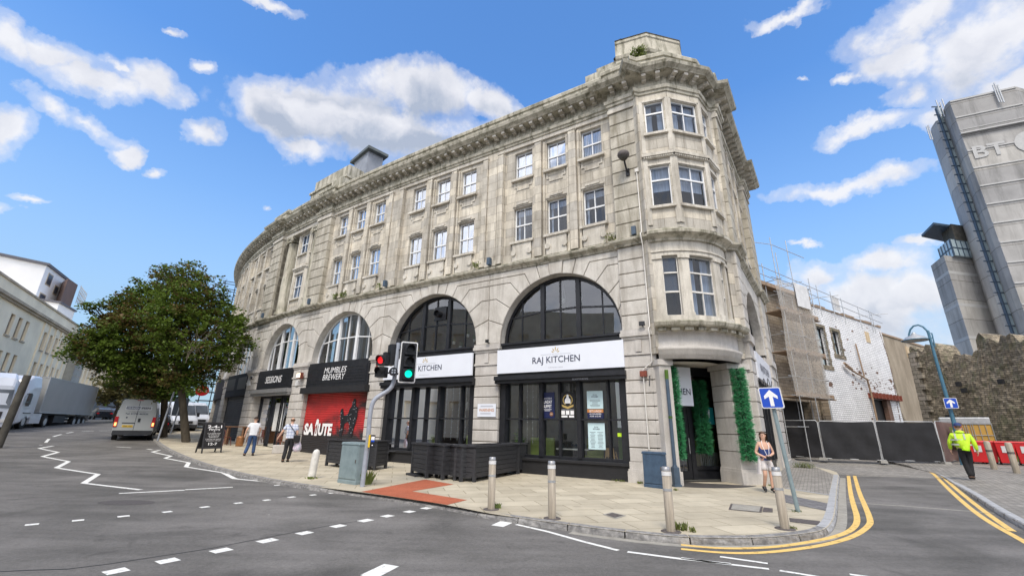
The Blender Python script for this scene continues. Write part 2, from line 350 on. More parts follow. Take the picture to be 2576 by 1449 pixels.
mat('grey_shutter',(.035,.036,.042),.5,.3,2)
mat('alu',(.36,.36,.37),.4,.1,6,metal=.6)
mat('sign_blue',(.012,.075,.52),.35,.05)
mat('teal',(.015,.27,.30),.45,.05)
mat('poster_navy',(.012,.018,.075),.35,.1)
mat('poster_pale',(.55,.72,.76),.4,.03)
mat('poster_orange',(.55,.22,.06),.4,.03)
mat('skin',(.60,.36,.26),.55,.08,8)
mat('skin_arm',(.62,.37,.27),.55,.08,8)
mat('hair_dark',(.035,.022,.015),.6,.25,30)
mat('hair_brown',(.10,.055,.03),.55,.25,30,stretch=(6,6,1))
mat('shirt_white',(.70,.71,.76),.8,.08,6,bump=.3,bscale=9)
mat('denim',(.030,.065,.16),.85,.25,10,bump=.3,bscale=12)
mat('trouser_black',(.014,.014,.017),.8,.2,8,bump=.3,bscale=10)
mat('navy_top',(.022,.045,.16),.8,.15,8,bump=.2,bscale=12)
mat('cream_cloth',(.60,.56,.55),.85,.08,5,bump=.35,bscale=8)
mat('hivis',(.52,.80,.03),.6,.12,5,bump=.3,bscale=8)
mat('orange',(.75,.16,.03),.6,.1)
mat('hivis_band',(.50,.52,.48),.35,.05)
mat('leather_black',(.014,.013,.013),.4,.2,10)
mat('bag_plastic',(.52,.60,.66),.35,.3,9,col2=(.75,.60,.74))
mat('red_bin',(.55,.018,.022),.4,.12,3)
mat('mesh_black',(.013,.013,.016),.7,.4,1.3,bump=.5,bscale=2.2)
mat('mesh_brown',(.17,.11,.10),.8,.2,1.3,bump=.4,bscale=2.2)
mat('net',(.52,.48,.43),.9,.15,5,stretch=(1,1,2))
mat('tan_board',(.52,.40,.25),.7,.15,4)
mat('tank_yellow',(.50,.29,.06),.5,.1,3)
mat('concrete_block',(.30,.29,.27),.9,.15,4)
mat('tyre',(.012,.012,.012),.8,.2,10)
mat('lens_dark',(.02,.02,.022),.25,.1)
mat('amber_yellow',(.75,.50,.03),.4,.05)
mat('soffit',(.62,.57,.50),.8,.08,3)
mat('mat_dark',(.055,.05,.048),.8,.25,4)
mat('asphalt_patch',(.075,.068,.068),.9,.15,20)
mat('road_paint',(.66,.66,.63),.7,.62,13,col2=(.74,.74,.71),bump=.2,bscale=90,fine=.15,lo=.30,hi=.43)
mat('yellow_paint',(.66,.42,.10),.7,.5,9,col2=(.74,.50,.16),bump=.2,bscale=90,fine=.15,lo=.30,hi=.45)
mat('kerb_granite',(.22,.215,.215),.85,.35,7,bump=.9,bscale=16,fine=.2,col2=(.33,.32,.31))
mat('kerb_smooth',(.37,.375,.385),.8,.12,5,bump=.2,fine=.1)
mat('channel',(.30,.285,.25),.9,.15,6,fine=.1)
mat('iron',(.10,.085,.08),.6,.3,20,bump=.6,bscale=60)
mat('render_wall',(.30,.245,.175),.92,.22,.7,stretch=(1,1,.35),fine=.12,col2=(.40,.34,.26),bump=.3,bscale=12)
mat('beige',(.92,.80,.60),.9,.10,.35,fine=.05)
mat('beige_trim',(.46,.38,.28),.9,.22,.6)
mat('beige_stone',(.36,.35,.31),.9,.2,.6)
mat('white_render',(.84,.84,.84),.85,.06,.3)
mat('brown_clad',(.17,.11,.09),.7,.1,.5)
mat('roof_grey',(.12,.12,.14),.7,.1)
mat('pane_dark',(.07,.085,.11),.12,.3,.6,spec=.7)
mat('pane_matt',(.06,.07,.09),.35,.3,.6,spec=.3)
mat('slate',(.14,.145,.16),.6,.2)
mat('hut_wall',(.26,.28,.32),.7,.12,2)
mat('hut_roof',(.10,.115,.115),.6,.15)
mat('truck_white',(.62,.66,.74),.3,.05,1,coat=.4)
mat('truck_box',(.36,.365,.36),.5,.07,.5)
mat('truck_dark',(.03,.03,.035),.6,.2)
mat('van_silver',(.42,.44,.44),.35,.05,1,coat=.4)
mat('bumper',(.028,.030,.036),.6,.15)
mat('car_dark',(.012,.014,.022),.25,.1,coat=.5)
mat('tail_red',(.45,.01,.015),.25,.1)
glow('lamp_amber',(1.,.40,.12),1.3)
glow('lamp_green',(.0,.80,.52),.75)
glow('lamp_red',(.75,.015,.02),.55)
glow('lamp_warm',(1.,.85,.6),1.0)
mat('plate_yellow',(.75,.50,.06),.4,.03)
mat('tree_bark',(.085,.070,.050),.9,.3,6,bump=.8,bscale=14,stretch=(1,1,.25))
mat('bark_pale',(.24,.21,.16),.9,.3,5,bump=.6,bscale=14,stretch=(1,1,.25))
mat('castle_dark',(.07,.065,.055),.9,.3,2)
mat('copper',(.42,.20,.09),.35,.2,6,metal=.7)
mat('bistro_red',(.16,.05,.035),.5,.2)
mat('lamp_blue',(.06,.16,.24),.45,.1)
mat('tower_rib',(.43,.43,.425),.85,.06)
mat('tower_win',(.42,.52,.56),.15,.15,.3,spec=.7)
mat('sheet_white',(.62,.62,.62),.7,.1)
mat('ginger_wood',(.30,.21,.14),.7,.2,5)
mat('brick_red',(.16,.055,.035),.9,.3,9)
glass('glass_shop',(.84,.88,.86),base=.09)
glass('glass_upper',(.66,.72,.80),fk=.55,base=.03,wav=.04)
glass('glass_dark',(.55,.60,.62),base=.12,wav=.03)
slatmat('paving',(.40,.355,.27),(.49,.44,.34),(.92,.62),size=.010,mort=(.22,.19,.13),mott=.2,fine=.14,bump=.25)
slatmat('setts',(.22,.205,.19),(.33,.31,.28),(.20,.13),size=.012,mort=(.12,.115,.10),mott=.2)
slatmat('setts_grey',(.16,.155,.16),(.21,.205,.21),(.22,.20),size=.014,mort=(.09,.09,.09),mott=.1)
slatmat('tactile_red',(.40,.11,.055),(.46,.14,.07),(.10,.05),size=.006,mort=(.26,.075,.045),mott=.15,offs=.5)
slatmat('white_brick',(.74,.74,.75),(.84,.84,.85),(.34,.135),size=.014,mort=(.30,.30,.31),mott=.10,fine=.06,bump=.8)
slatmat('castle_stone',(.15,.125,.09),(.36,.30,.22),(.34,.12),size=.016,mort=(.10,.085,.065),mott=.3,fine=.35,moss=.55,bump=1.)
slatmat('quoin_stone',(.26,.23,.18),(.34,.30,.25),(.6,.3),size=.02,mort=(.09,.08,.06),mott=.3,fine=.25)
slatmat('old_brick',(.15,.075,.05),(.22,.12,.085),(.22,.075),size=.01,mort=(.16,.14,.12),mott=.3)
stone('tower_concrete',(.34,.335,.33),(.47,.465,.46),(.20,.20,.195),joint=(60.,2.9,.045),sc=.22,stain=.7)
stone('tower_pale',(.44,.44,.445),(.56,.56,.56),(.30,.30,.30),joint=(60.,2.9,.045),sc=.22,stain=.5)
slatmat('scaff_brick',(.33,.27,.20),(.43,.36,.28),(.5,.2),size=.012,mort=(.15,.13,.11),mott=.35)
# asphalt: speckled, tyre-worn, with patches
m,t,b=newmat('asphalt'); tc=nn(t,'ShaderNodeTexCoord'); ob=tc.outputs['Object']
n1=nn(t,'ShaderNodeTexNoise',{'Vector':ob,'Scale':.35,'Detail':7.,'Roughness':.6,'Distortion':.6}); c=ramp(t,n1.outputs[0],[(.36,(.098,.094,.088)),(.60,(.162,.154,.146))])
n2=nn(t,'ShaderNodeTexNoise',{'Vector':ob,'Scale':110.,'Detail':4.,'Roughness':.8}); c=mixc(t,1.,c,ramp(t,n2.outputs[0],[(.34,.60),(.5,1.),(.68,1.55)]),'MULTIPLY')
n6=nn(t,'ShaderNodeTexNoise',{'Vector':ob,'Scale':24.,'Detail':5.,'Roughness':.75}); c=mixc(t,1.,c,ramp(t,n6.outputs[0],[(.38,.86),(.62,1.16)]),'MULTIPLY')
n3=nn(t,'ShaderNodeTexNoise',{'Vector':ob,'Scale':1.1,'Detail':8.,'Roughness':.7,'Distortion':1.2}); c=mixc(t,mth(t,'MULTIPLY',ramp(t,n3.outputs[0],[(.56,0.),(.70,1.)]),.55),c,(.055,.052,.05))
mp=nn(t,'ShaderNodeMapping',{0:ob}); mp.inputs['Rotation'].default_value=(0,0,.9); mp.inputs['Scale'].default_value=(.25,1.6,1)
n4=nn(t,'ShaderNodeTexNoise',{'Vector':mp,'Scale':1.,'Detail':6.,'Roughness':.6}); c=mixc(t,1.,c,ramp(t,n4.outputs[0],[(.35,.80),(.65,1.18)]),'MULTIPLY')
v=nn(t,'ShaderNodeTexVoronoi',{'Vector':ob,'Scale':1.1,'Randomness':1.}); c=mixc(t,ramp(t,v.outputs['Distance'],[(.0,.7),(.018,.7),(.024,0.)]),c,(.45,.44,.42))
t.links.new(c,b.inputs['Base Color']); b.inputs['Roughness'].default_value=.86; b.inputs['Specular IOR Level'].default_value=.35
bp=nn(t,'ShaderNodeBump',{'Height':n2.outputs[0],'Strength':.55,'Distance':.01}); t.links.new(bp.outputs[0],b.inputs['Normal']); MT['asphalt']=m
def leafmat(name,cols,trans=.35):
    m,t,b=newmat(name); oi=nn(t,'ShaderNodeNewGeometry'); n=nn(t,'ShaderNodeTexNoise',{'Scale':.55,'Detail':3.}); t.links.new(nn(t,'ShaderNodeTexCoord').outputs['Object'],n.inputs['Vector'])
    k=mth(t,'ADD',mth(t,'MULTIPLY',oi.outputs['Random Per Island'],.35),mth(t,'MULTIPLY',mth(t,'SUBTRACT',n.outputs[0],.32),1.7),True)
    c=ramp(t,k,[(i/(len(cols)-1),cc_) for i,cc_ in enumerate(cols)])
    t.links.new(c,b.inputs['Base Color']); b.inputs['Roughness'].default_value=.55; b.inputs['Specular IOR Level'].default_value=.3
    tr=nn(t,'ShaderNodeBsdfTranslucent'); t.links.new(c,tr.inputs[0]); mx=nn(t,'ShaderNodeMixShader',{0:trans}); o=t.nodes['Material Output']
    t.links.new(b.outputs[0],mx.inputs[1]); t.links.new(tr.outputs[0],mx.inputs[2]); t.links.new(mx.outputs[0],o.inputs[0]); MT[name]=m
leafmat('leaf_maple',[(.055,.095,.016),(.16,.23,.032),(.075,.125,.02),(.16,.09,.038),(.12,.18,.026)])
leafmat('leaf_green',[(.05,.10,.02),(.10,.20,.03),(.14,.23,.05)])
leafmat('leaf_brown',[(.10,.10,.035),(.17,.15,.06),(.12,.14,.05)])
leafmat('garland_green',[(.02,.12,.045),(.06,.29,.12),(.035,.21,.08),(.14,.42,.20)],.15)
leafmat('weed',[(.09,.15,.03),(.20,.24,.07),(.28,.27,.12)])
# mural shutter: red with sprayed black shapes
m,t,b=newmat('mural'); tc=nn(t,'ShaderNodeTexCoord'); n=nn(t,'ShaderNodeTexNoise',{'Vector':tc.outputs['UV'],'Scale':.55,'Detail':4.,'Distortion':1.2})
c=ramp(t,n.outputs[0],[(.36,(.025,.012,.012)),(.47,(.26,.014,.014)),(.62,(.46,.02,.02))]); sx=nn(t,'ShaderNodeSeparateXYZ',{0:tc.outputs['UV']})
n5=nn(t,'ShaderNodeTexNoise',{'Vector':tc.outputs['UV'],'Scale':1.8,'Detail':4.}); k=mth(t,'ADD',sx.outputs[1],mth(t,'MULTIPLY',mth(t,'SUBTRACT',n5.outputs[0],.5),1.2))
c=mixc(t,ramp(t,mth(t,'MULTIPLY',k,.25),[(.27,1.),(.36,0.)]),c,(.02,.017,.018)); t.links.new(c,b.inputs['Base Color']); b.inputs['Roughness'].default_value=.5; MT['mural']=m
# checked shirt
m,t,b=newmat('check'); tc=nn(t,'ShaderNodeTexCoord'); sx=nn(t,'ShaderNodeSeparateXYZ',{0:tc.outputs['Object']})
def band(s_,f,w_,ph=0.): return ramp(t,mth(t,'FRACT',mth(t,'ADD',mth(t,'MULTIPLY',s_,f),ph)),[(w_-.01,1.),(w_,0.)])
c=mixc(t,mth(t,'MULTIPLY',band(sx.outputs[2],8.,.35),.55),(.62,.66,.76),(.20,.26,.45)); c=mixc(t,mth(t,'MULTIPLY',band(mth(t,'ADD',sx.outputs[0],0),9.,.3),.45),c,(.22,.26,.42))
t.links.new(c,b.inputs['Base Color']); b.inputs['Roughness'].default_value=.8; MT['check']=m
mt=MT
# ------------------------------------------------------------------ ground, road, pavements
RZ=-.10
g=MB(); rings=[0,1,2,3,4,5,6,7,8,9,10,11,12,13,14,15,17,19,21,23,25,27,30,33,36,40,45,50,56,62,70,80,100,140,220,400,800,1600]
g.grid([[Vector((R_*math.cos(2*math.pi*j/72),R_*math.sin(2*math.pi*j/72),H(R_)+RZ)) for j in range(72)] for R_ in rings],0,True,True)
tag(g.build('road',mt['asphalt']),kind='structure')
K_L=[(378,1096),(403,1120),(464,1150),(536,1174),(607,1191.5),(678,1206),(750,1217.6),(821,1227),(920,1239),(1030,1255),(1134,1271),(1227,1290.6),(1300,1301),(1373,1311.6),(1450,1321.5),(1519,1330.6),(1600,1340),(1680,1347.7),(1760,1352),(1839,1353),(1910,1352),(1977,1347),(2030,1341),(2068,1334),(2088,1321),(2099,1300),(2103,1265),(2105,1233),(2110,1194)]
K_T=[(2104,1187),(2088,1181.5),(2066,1177),(2042,1173),(2018,1170)]
def dens(P,d=.5):
    out=[P[0]]
    for a,b in zip(P,P[1:]):
        n=max(1,int((b-a).length/d)); out+=[a+(b-a)*(i/n) for i in range(1,n+1)]
    return out
def smooth(P,k=2):
    for _ in range(k):
        Q=[P[0]]
        for a,b in zip(P,P[1:]): Q+=[a*.75+b*.25,a*.25+b*.75]
        P=Q+[P[-1]]
    return P
kp=[W(*q) for q in K_L]
far=[FR(s,5.3,0) for s in (75,66,57,49,44)]
kp=[Vector((p.x,p.y,0)) for p in far]+kp
kp=smooth(kp,2); kp=dens(kp,.6)
k_end=[W(*q) for q in K_T]
for p in kp+k_end: p.z=h2(p.x,p.y)
bl=[FR(s,-.3,0) for s in np.arange(75,-.9,-.8)]+[CO(0,-1.5,0),CO(1.2,-1.5,0),CO(2.4,-1.5,0),LA(.2,-.6,0)]+[LA(s,-.3,0) for s in np.arange(.6,10,.8)]
def ruled(P,Q0,nac,dzz=0.,ang=math.atan2(.24,.97)):
    m=MB(); j=0; rows=[];uvs=[]
    for p in P:
        best=min(range(j,min(j+12,len(Q0))),key=lambda i:(Q0[i].x-p.x)**2+(Q0[i].y-p.y)**2); j=best; q=Q0[j]
        row=[];u=[]
        for i in range(nac+1):
            r_=p+(q-p)*(i/nac); row.append(Vector((r_.x,r_.y,h2(r_.x,r_.y)+dzz))); u.append((r_.x*math.cos(ang)+r_.y*math.sin(ang),-r_.x*math.sin(ang)+r_.y*math.cos(ang)))
        rows.append(row);uvs.append(u)
    m.grid(rows,0,True,False,uvs); return m
tag(ruled(kp+k_end,bl,10).build('pavement',mt['paving']),kind='structure')
def offs(P,d):
    out=[]
    for i,p in enumerate(P):
        t=(P[min(i+1,len(P)-1)]-P[max(i-1,0)]); t=Vector((t.x,t.y)).normalized(); out.append(Vector((p.x+t.y*d,p.y-t.x*d,p.z)))
    return out
# kerb: separate stones, rough granite near the corner, flush at the crossing
def kerb(P,name,width=.16,mats=None,seg=1.0,drop=None,smooth_from=None,ki=.2):
    m=MB(); acc=0; start=0; L=[0]
    for a,b in zip(P,P[1:]): L.append(L[-1]+(b-a).length)
    tot=L[-1]; n=max(1,int(tot/seg)); rnd=random.Random(3)
    def at(s):
        s=min(max(s,0),tot); i=max(0,min(len(L)-2,int(np.searchsorted(L,s))-1)); k=(s-L[i])/max(1e-6,L[i+1]-L[i]); p=P[i].lerp(P[i+1],k)
        i0=max(0,i-1);i1=min(len(P)-1,i+2); t=(P[i1]-P[i0]); t=Vector((t.x,t.y)).normalized(); return p,Vector((t.y,-t.x,0))
    for q in range(n):
        s0=tot*q/n+.012; s1=tot*(q+1)/n-.012; k=max(3,int((s1-s0)/.12)); rows=[]
        for j in range(k+1):
            p,nn_=at(s0+(s1-s0)*j/k); d=drop(p) if drop else 0.
            top=p.z+.008-d; rg=.0 if (mats and False) else .012
            w1=rnd.uniform(-rg,rg);w2=rnd.uniform(-rg,rg)
            rows.append([p-nn_*width+Vector((0,0,.006-d*ki)),p+nn_*(-.025)+Vector((0,0,.008-d)),p+nn_*(.0+w1*.5)+Vector((0,0,-.018-d*.9)),p+nn_*(.012+w2)+Vector((0,0,-.06)),p+nn_*(.02)+Vector((0,0,RZ-.03))])
        m.grid(rows,0 if (smooth_from is None or s0<smooth_from) else 1,False)
        m.face(rows[0],None,0); m.face(rows[-1][::-1],None,0)
    return m.build(name,[mt['kerb_granite'],mt['kerb_smooth']])
def dropf(p):
    # dropped kerb beside the red tactile paving
    x=p.x; a=max(0,min(1,(x+5.2)/1.2)); b=max(0,min(1,(0.2-x)/1.2)); return .075*min(a,b)
L_=sum((b-a).length for a,b in zip(kp,kp[1:]))
i0=min(range(len(kp)),key=lambda i:(kp[i]-W(2068,1334)).length); sf=sum((b-a).length for a,b in zip(kp[:i0],kp[1:i0+1]))
tag(kerb(kp,'kerb',drop=dropf,smooth_from=sf),kind='structure')
kb=[Vector((p.x,p.y,h2(p.x,p.y))) for p in dens(smooth([kp[-1]]+k_end,1),.4)]
tag(kerb(kb,'lane_edging',width=.14,seg=.8,ki=1.,drop=lambda p:.07,smooth_from=-1),kind='structure')
def ribbon(P,w,z=RZ+.004,name='road_marking',material='road_paint',wear=0.,close=False):
    P=[Vector((p[0],p[1],0)) for p in P]; P=dens(P,.8); m=MB(); rows=[]
    for i,p in enumerate(P):
        a=P[max(i-1,0)];b=P[min(i+1,len(P)-1)]; t=(b-a).normalized(); n=Vector((t.y,-t.x,0))*w/2
        # mitre at sharp corners
        if 0<i<len(P)-1:
            t1=(P[i]-P[i-1]).normalized(); t2=(P[i+1]-P[i]).normalized(); c=max(.35,abs(t1.dot(t))); n=n/c
        rows.append([Vector((q.x,q.y,h2(q.x,q.y)+z)) for q in (p+n,p-n)])
    m.grid(rows,0,False); return m
def px5(x,y): return (1811.3+.2969*x,1061.3+.2969*y)
def px3(x,y): return (.35706*x,955.15+.35706*y)
def px4(x,y): return (919.8+.35706*x,1096.7+.35706*y)
def join(ms,name,material,kind='structure',label=None):
    m=MB()
    for q in ms:
        n=len(m.v); m.v+=q.v; m.f+=[tuple(i+n for i in f) for f in q.f]; m.uv+=q.uv; m.mi+=q.mi; m.sm+=q.sm
    return tag(m.build(name,material),kind=kind)
def seglines(P,w,**k):
    out=[]
    for a,b in zip(P,P[1:]):
        t=(b-a).normalized(); out.append(ribbon([a-t*.03,b+t*.03],w,**k))
    return out
Z1=[W(*px3(*q),RZ) for q in [(375,465),(275,483),(410,510),(298,540),(483,575),(397,620),(690,665),(590,728),(992,775)]]
Z2=[W(*px3(*q),RZ) for q in [(1125,495),(1072,508),(1205,537),(1162,552),(1330,583),(1310,613),(1575,655),(1655,697),(2000,730)]]
zz=[]
for i,Z in enumerate((Z1,Z2)):
    for j,(a,b) in enumerate(zip(Z,Z[1:])): zz.append(ribbon([a,b],.12 if (j%2) else .15,z=RZ+.004+.0015*(j%2)))
join(zz,'zigzag_marking',mt['road_paint'])
join([ribbon([W(*px3(*q),RZ) for q in P],.13) for P in ([(838,800),(1300,777)],[(1305,774),(1640,756)],[(1930,744),(2052,738)])],'stop_line',mt['road_paint'])
dl=[ribbon([W(*px3(*q),RZ) for q in P],.13) for P in ([(275,460),(300,460)],[(322,442),(345,416)],[(375,400),(432,384)],[(468,376),(515,368)],[(575,363),(660,360)],[(700,359),(780,358)],[(820,472),(925,478)],[(1035,487),(1075,492)])]
join(dl,'lane_marking',mt['road_paint'])
st=[]
def studs(L,px,sz,sy):
    P=[W(*px(*q),RZ) for q in L]
    for i,p in enumerate(P):
        t=(P[min(i+1,len(P)-1)]-P[max(i-1,0)]); t.z=0; t.normalize(); r_=random.uniform(.9,1.1); st.append(ribbon([p-t*sz*r_/2,p+t*sz*r_/2],sy))
studs([(225,1019),(550,990),(870,961),(1178,930),(1442,896),(1678,868),(1878,847),(2054,826),(2205,811),(2340,797)],px3,.17,.15)
studs([(818,1348),(1182,1275),(1558,1202),(1884,1133),(2145,1079),(2382,1030),(2576,991)],px3,.24,.20)
studs([(153,563),(308,532),(426,508)],px4,.2,.2)
join(st,'crossing_studs',mt['road_paint'])
def flat(P,z,name,material,kind='structure',ang=0.,n=6,make=True):
    "quad patch laid on the ground"
    A,B,C_,D_=[Vector((p[0],p[1],0)) for p in P]; m=MB(); rows=[];uvs=[]
    for i in range(n+1):
        a=A.lerp(D_,i/n); b=B.lerp(C_,i/n); r_=[a.lerp(b,j/n) for j in range(n+1)]
        rows.append([Vector((q.x,q.y,h2(q.x,q.y)+z)) for q in r_]); uvs.append([(q.x*math.cos(ang)+q.y*math.sin(ang),-q.x*math.sin(ang)+q.y*math.cos(ang)) for q in r_])
    m.grid(rows,0,False,False,uvs)
    if not make: return m
    o=m.build(name,material); return tag(o,kind=kind)
ms=[flat([W(*px4(*q),RZ) for q in [(885,628),(955,596),(1042,608),(970,640)]],RZ+.004,'','',make=False),
    flat([W(*px4(*q),RZ) for q in [(-40,980),(130,900),(235,918),(60,1010)]],RZ+.004,'','',make=False)]
ms+=[ribbon([W(*px4(*q),RZ) for q in P],.085) for P in ([(1060,622),(1280,672),(1530,742),(1780,805)],[(1845,815),(2200,862),(2576,900)])]
ms+=[ribbon([W(*px5(*q),RZ) for q in P],.075) for P in ([(0,1140),(405,1198)],[(-330,1152),(0,1196),(415,1245)],[(505,1258),(800,1306),(1000,1340)],[(1100,1290),(1500,1345)])]
join(ms,'edge_line',mt['road_paint'])
YO=[(-330,1075),(0,1108),(300,1112),(600,1085),(900,1040),(1140,970),(1265,880),(1278,830),(1225,700),(1180,600),(1140,455)]
YI=[(-330,1040),(0,1073),(400,1066),(700,1028),(1000,968),(1130,908),(1172,830),(1130,700),(1105,600),(1088,455)]
join([ribbon(smooth([W(*px5(*q),RZ) for q in Y],2),.11) for Y in (YO,YI,[(1850,480),(1960,590),(2130,740),(2300,860),(2576,1010),(2900,1200)],[(1905,480),(2030,590),(2250,765),(2480,925)])]
  +[ribbon(smooth([W(*px5(*q),RZ+.01) for q in Y],2),.11,z=RZ+.014) for Y in ([(1850,478),(1800,430),(1740,400),(1680,385)],[(1905,476),(1860,440),(1800,415),(1740,395)])],'double_yellow_line',mt['yellow_paint'])
# concrete strips across the lane, gutter channel
join([ribbon([W(*px5(*q),RZ) for q in P],w_,z=RZ+.003) for P,w_ in (([(1090,680),(1500,708)],.12),([(1506,706),(2330,772)],.12),([(1088,455),(1400,462),(1850,476)],.14))],'lane_strip',mt['channel'])
ch=offs(kp[-60:],.11); tag(ribbon([p for p in ch],.17,z=RZ+.0025).build('gutter',mt['channel']),kind='structure')
# setts filling the lane end, right hand pavement
RK=[(1680,385),(1780,405),(1880,440),(1940,480),(2100,580),(2300,715),(2480,815),(2576,868),(3000,1100),(3500,1400)]
rk=smooth([W(*px5(*q)) for q in RK],2)
L0=W(2110,1196,RZ); 
setl=[(W(2110,1194),W(1811.3+.2969*1900,1061.3+.2969*470))]
P4=[W(*px5(1040,448),RZ),W(*px5(1905,478),RZ),Vector((25.,25.5,0)),Vector((12.,28.5,0))]
flat(P4,RZ+.008,'lane_setts',mt['setts'],n=16,ang=.2)
fa=[Vector((p.x,p.y,0)) for p in rk]; fb_=[Vector((30+22*i/9.,28-34*i/9.,0)) for i in range(10)]
m=MB(); rows=[];uvs=[]
for i,p in enumerate(fa):
    k=i/(len(fa)-1); q=Vector((22.,30,0)).lerp(Vector((46,2,0)),k); r_=[p.lerp(q,j/10) for j in range(11)]
    rows.append([Vector((v.x,v.y,h2(v.x,v.y)-(.0 if j else .012+.06*max(0,min(1,(v.y-13)/4))))) for j,v in enumerate(r_)]); rows[-1].insert(0,rows[-1][0]+Vector((0,0,-.09))); uvs.append([(v.x,v.y) for v in [r_[0]]+r_])
rows.insert(0,[v-Vector((0,0,.12)) for v in rows[0]]); uvs.insert(0,uvs[0]); m.grid(rows,0,False,False,uvs); tag(m.build('lane_pavement',mt['setts']),kind='structure')
tag(kerb([Vector((p.x,p.y,h2(p.x,p.y))) for p in dens(rk[8:],.4)],'lane_kerb',smooth_from=-1,ki=1.,drop=lambda p:.07*max(0,min(1,(p.y-13)/4))),kind='structure')
# setts on the near pavement round the corner of the lane, drawn 4 mm above the slabs
# setts start at the slab border and run to the fence
bA=W(*px5(560,562)); bB=W(*px5(985,628))
m=MB(); rows=[];uvs=[]
RR=[(bB,bA)]+[(offs(kp,-.17)[min(range(len(kp)),key=lambda i:abs(kp[i].y-y_)+(kp[i].x<5)*99)],LA(s_,.0,0)) for y_,s_ in ((13.6,.35),(15.,1.5),(16.5,3.5),(18.,5.5),(19.4,7.))]+[(offs(k_end,-.15)[2],LA(8.0,0,0)),(k_end[-1],LA(8.8,.0,0)),(Vector((16.2,26.5,0)),LA(10.5,-.5,0))]
for a,b in RR:
    r_=[a.lerp(b,j/8) for j in range(9)]; rows.append([Vector((v.x,v.y,h2(v.x,v.y)+.005)) for v in r_]); uvs.append([(v.x*.83-v.y*.56,v.x*.56+v.y*.83) for v in r_])
m.grid(rows,0,True,False,uvs); tag(m.build('corner_setts',mt['setts']),kind='structure')
join([ribbon([bA,bB],.13,z=.007)],'setts_border',mt['kerb_smooth'])
flat([W(*px5(*q)) for q in [(545,612),(972,702),(962,765),(550,682)]],.005,'grey_setts',mt['setts_grey'],ang=.3)
flat([W(*px5(*q)) for q in [(585,812),(845,838),(860,878),(592,845)]],.005,'drain_grate',mt['iron'])
# red tactile paving at the crossing
A=[(-30,392),(420,305),(620,340),(320,390)]; B=[(-30,392),(320,388),(715,450),(575,484)]
join([flat([W(*px4(*q)) for q in A],.005,'','',make=False,ang=.5),flat([W(*px4(*q)) for q in B],.0052,'','',make=False,ang=.5)],'tactile_paving',mt['tactile_red'])
def cover(P,inner,name,label,mat_in='iron',fr='channel'):
    o=flat(P,.005,name,mt[fr],kind='structure',n=2); c=sum((Vector((p.x,p.y,0)) for p in P),Vector())/4
    Q=[c+(Vector((p.x,p.y,0))-c)*inner for p in P]; p_=flat(Q,.008,'cover_plate',mt[mat_in],kind='structure',n=3)
cover([W(*px4(*q)) for q in [(1668,552),(1735,536),(1838,560),(1760,584)]],.72,'drain_cover','')
cover([W(*px5(*q)) for q in [(92,690),(365,716),(352,768),(72,742)]],.86,'manhole_frame','','channel','iron')
flat([W(*px5(*q)) for q in [(370,722),(447,732),(447,765),(360,762)]],.006,'manhole_tab',mt['iron'],n=2)
c=W(*px3(890,864),RZ); m=MB()
e=[W(*px3(890+205*math.cos(t),864+17*math.sin(t)-.03*205*math.cos(t)*.4),RZ) for t in np.linspace(0,2*math.pi,25)[:-1]]
m.face([Vector((p.x,p.y,p.z+.003)) for p in e]); tag(m.build('road_patch',mt['asphalt_patch']),kind='structure')
tag(ribbon([W(*px3(*q),RZ)+Vector((random.uniform(-.02,.02),random.uniform(-.03,.03),0)) for q in [(0,1345),(200,1338),(500,1328),(760,1300),(1000,1262),(1250,1222),(1500,1182),(1750,1135),(2000,1086),(2300,1030),(2576,985)]],.025,z=RZ+.002).build('road_joint',mt['black_matt']),kind='structure')
# dark entrance floor under the bow
m=MB(); m.face([CO(1.65+1.75*math.sin(t),-.5+1.15*math.cos(t),.006) for t in np.linspace(-1.57,1.57,20)]+[CO(3.2,-1.4,.006),CO(.1,-1.4,.006)]); tag(m.build('entrance_floor',mt['mat_dark']),kind='structure')
# ------------------------------------------------------------------ the corner building
B=empty('corner_building',(0,0,0),0,'long pale stone building with arched shopfronts, curving along the street to a rounded corner','building')
PI=math.pi
ZS=4.90; ZT=8.02     # arch springing, underside of string course
# bays: (s0,s1) openings between piers
BAY=[(.15,5.35),(6.55,11.85),(13.0,18.2),(19.65,24.3),(25.9,30.9),(32.1,37.3),(38.5,43.7),(44.9,50.1)]
PIER=[(-.95,.15),(5.35,6.55),(11.85,13.0),(18.2,19.65),(24.3,25.9),(30.9,32.1),(37.3,38.5),(43.7,44.9),(50.1,51.5)]
BIG={0,3,4}
def gap(M,i0,i1): pass
def shrink(P,d):
    "inset of a polygon in the wall plane"
    n=len(P); out=[]; A=sum(P[i][0]*P[(i+1)%n][1]-P[(i+1)%n][0]*P[i][1] for i in range(n)); sg=1 if A>0 else -1
    for i in range(n):
        p0=Vector(P[i-1]);p1=Vector(P[i]);p2=Vector(P[(i+1)%n]); a=(p1-p0).normalized(); b=(p2-p1).normalized()
        na=Vector((-a.y,a.x))*sg; nb=Vector((-b.y,b.x))*sg; k=(na+nb); 
        if k.length<1e-4: k=na
        k.normalize(); c=max(.5,k.dot(na)); out.append(p1+k*d/c)
    return out
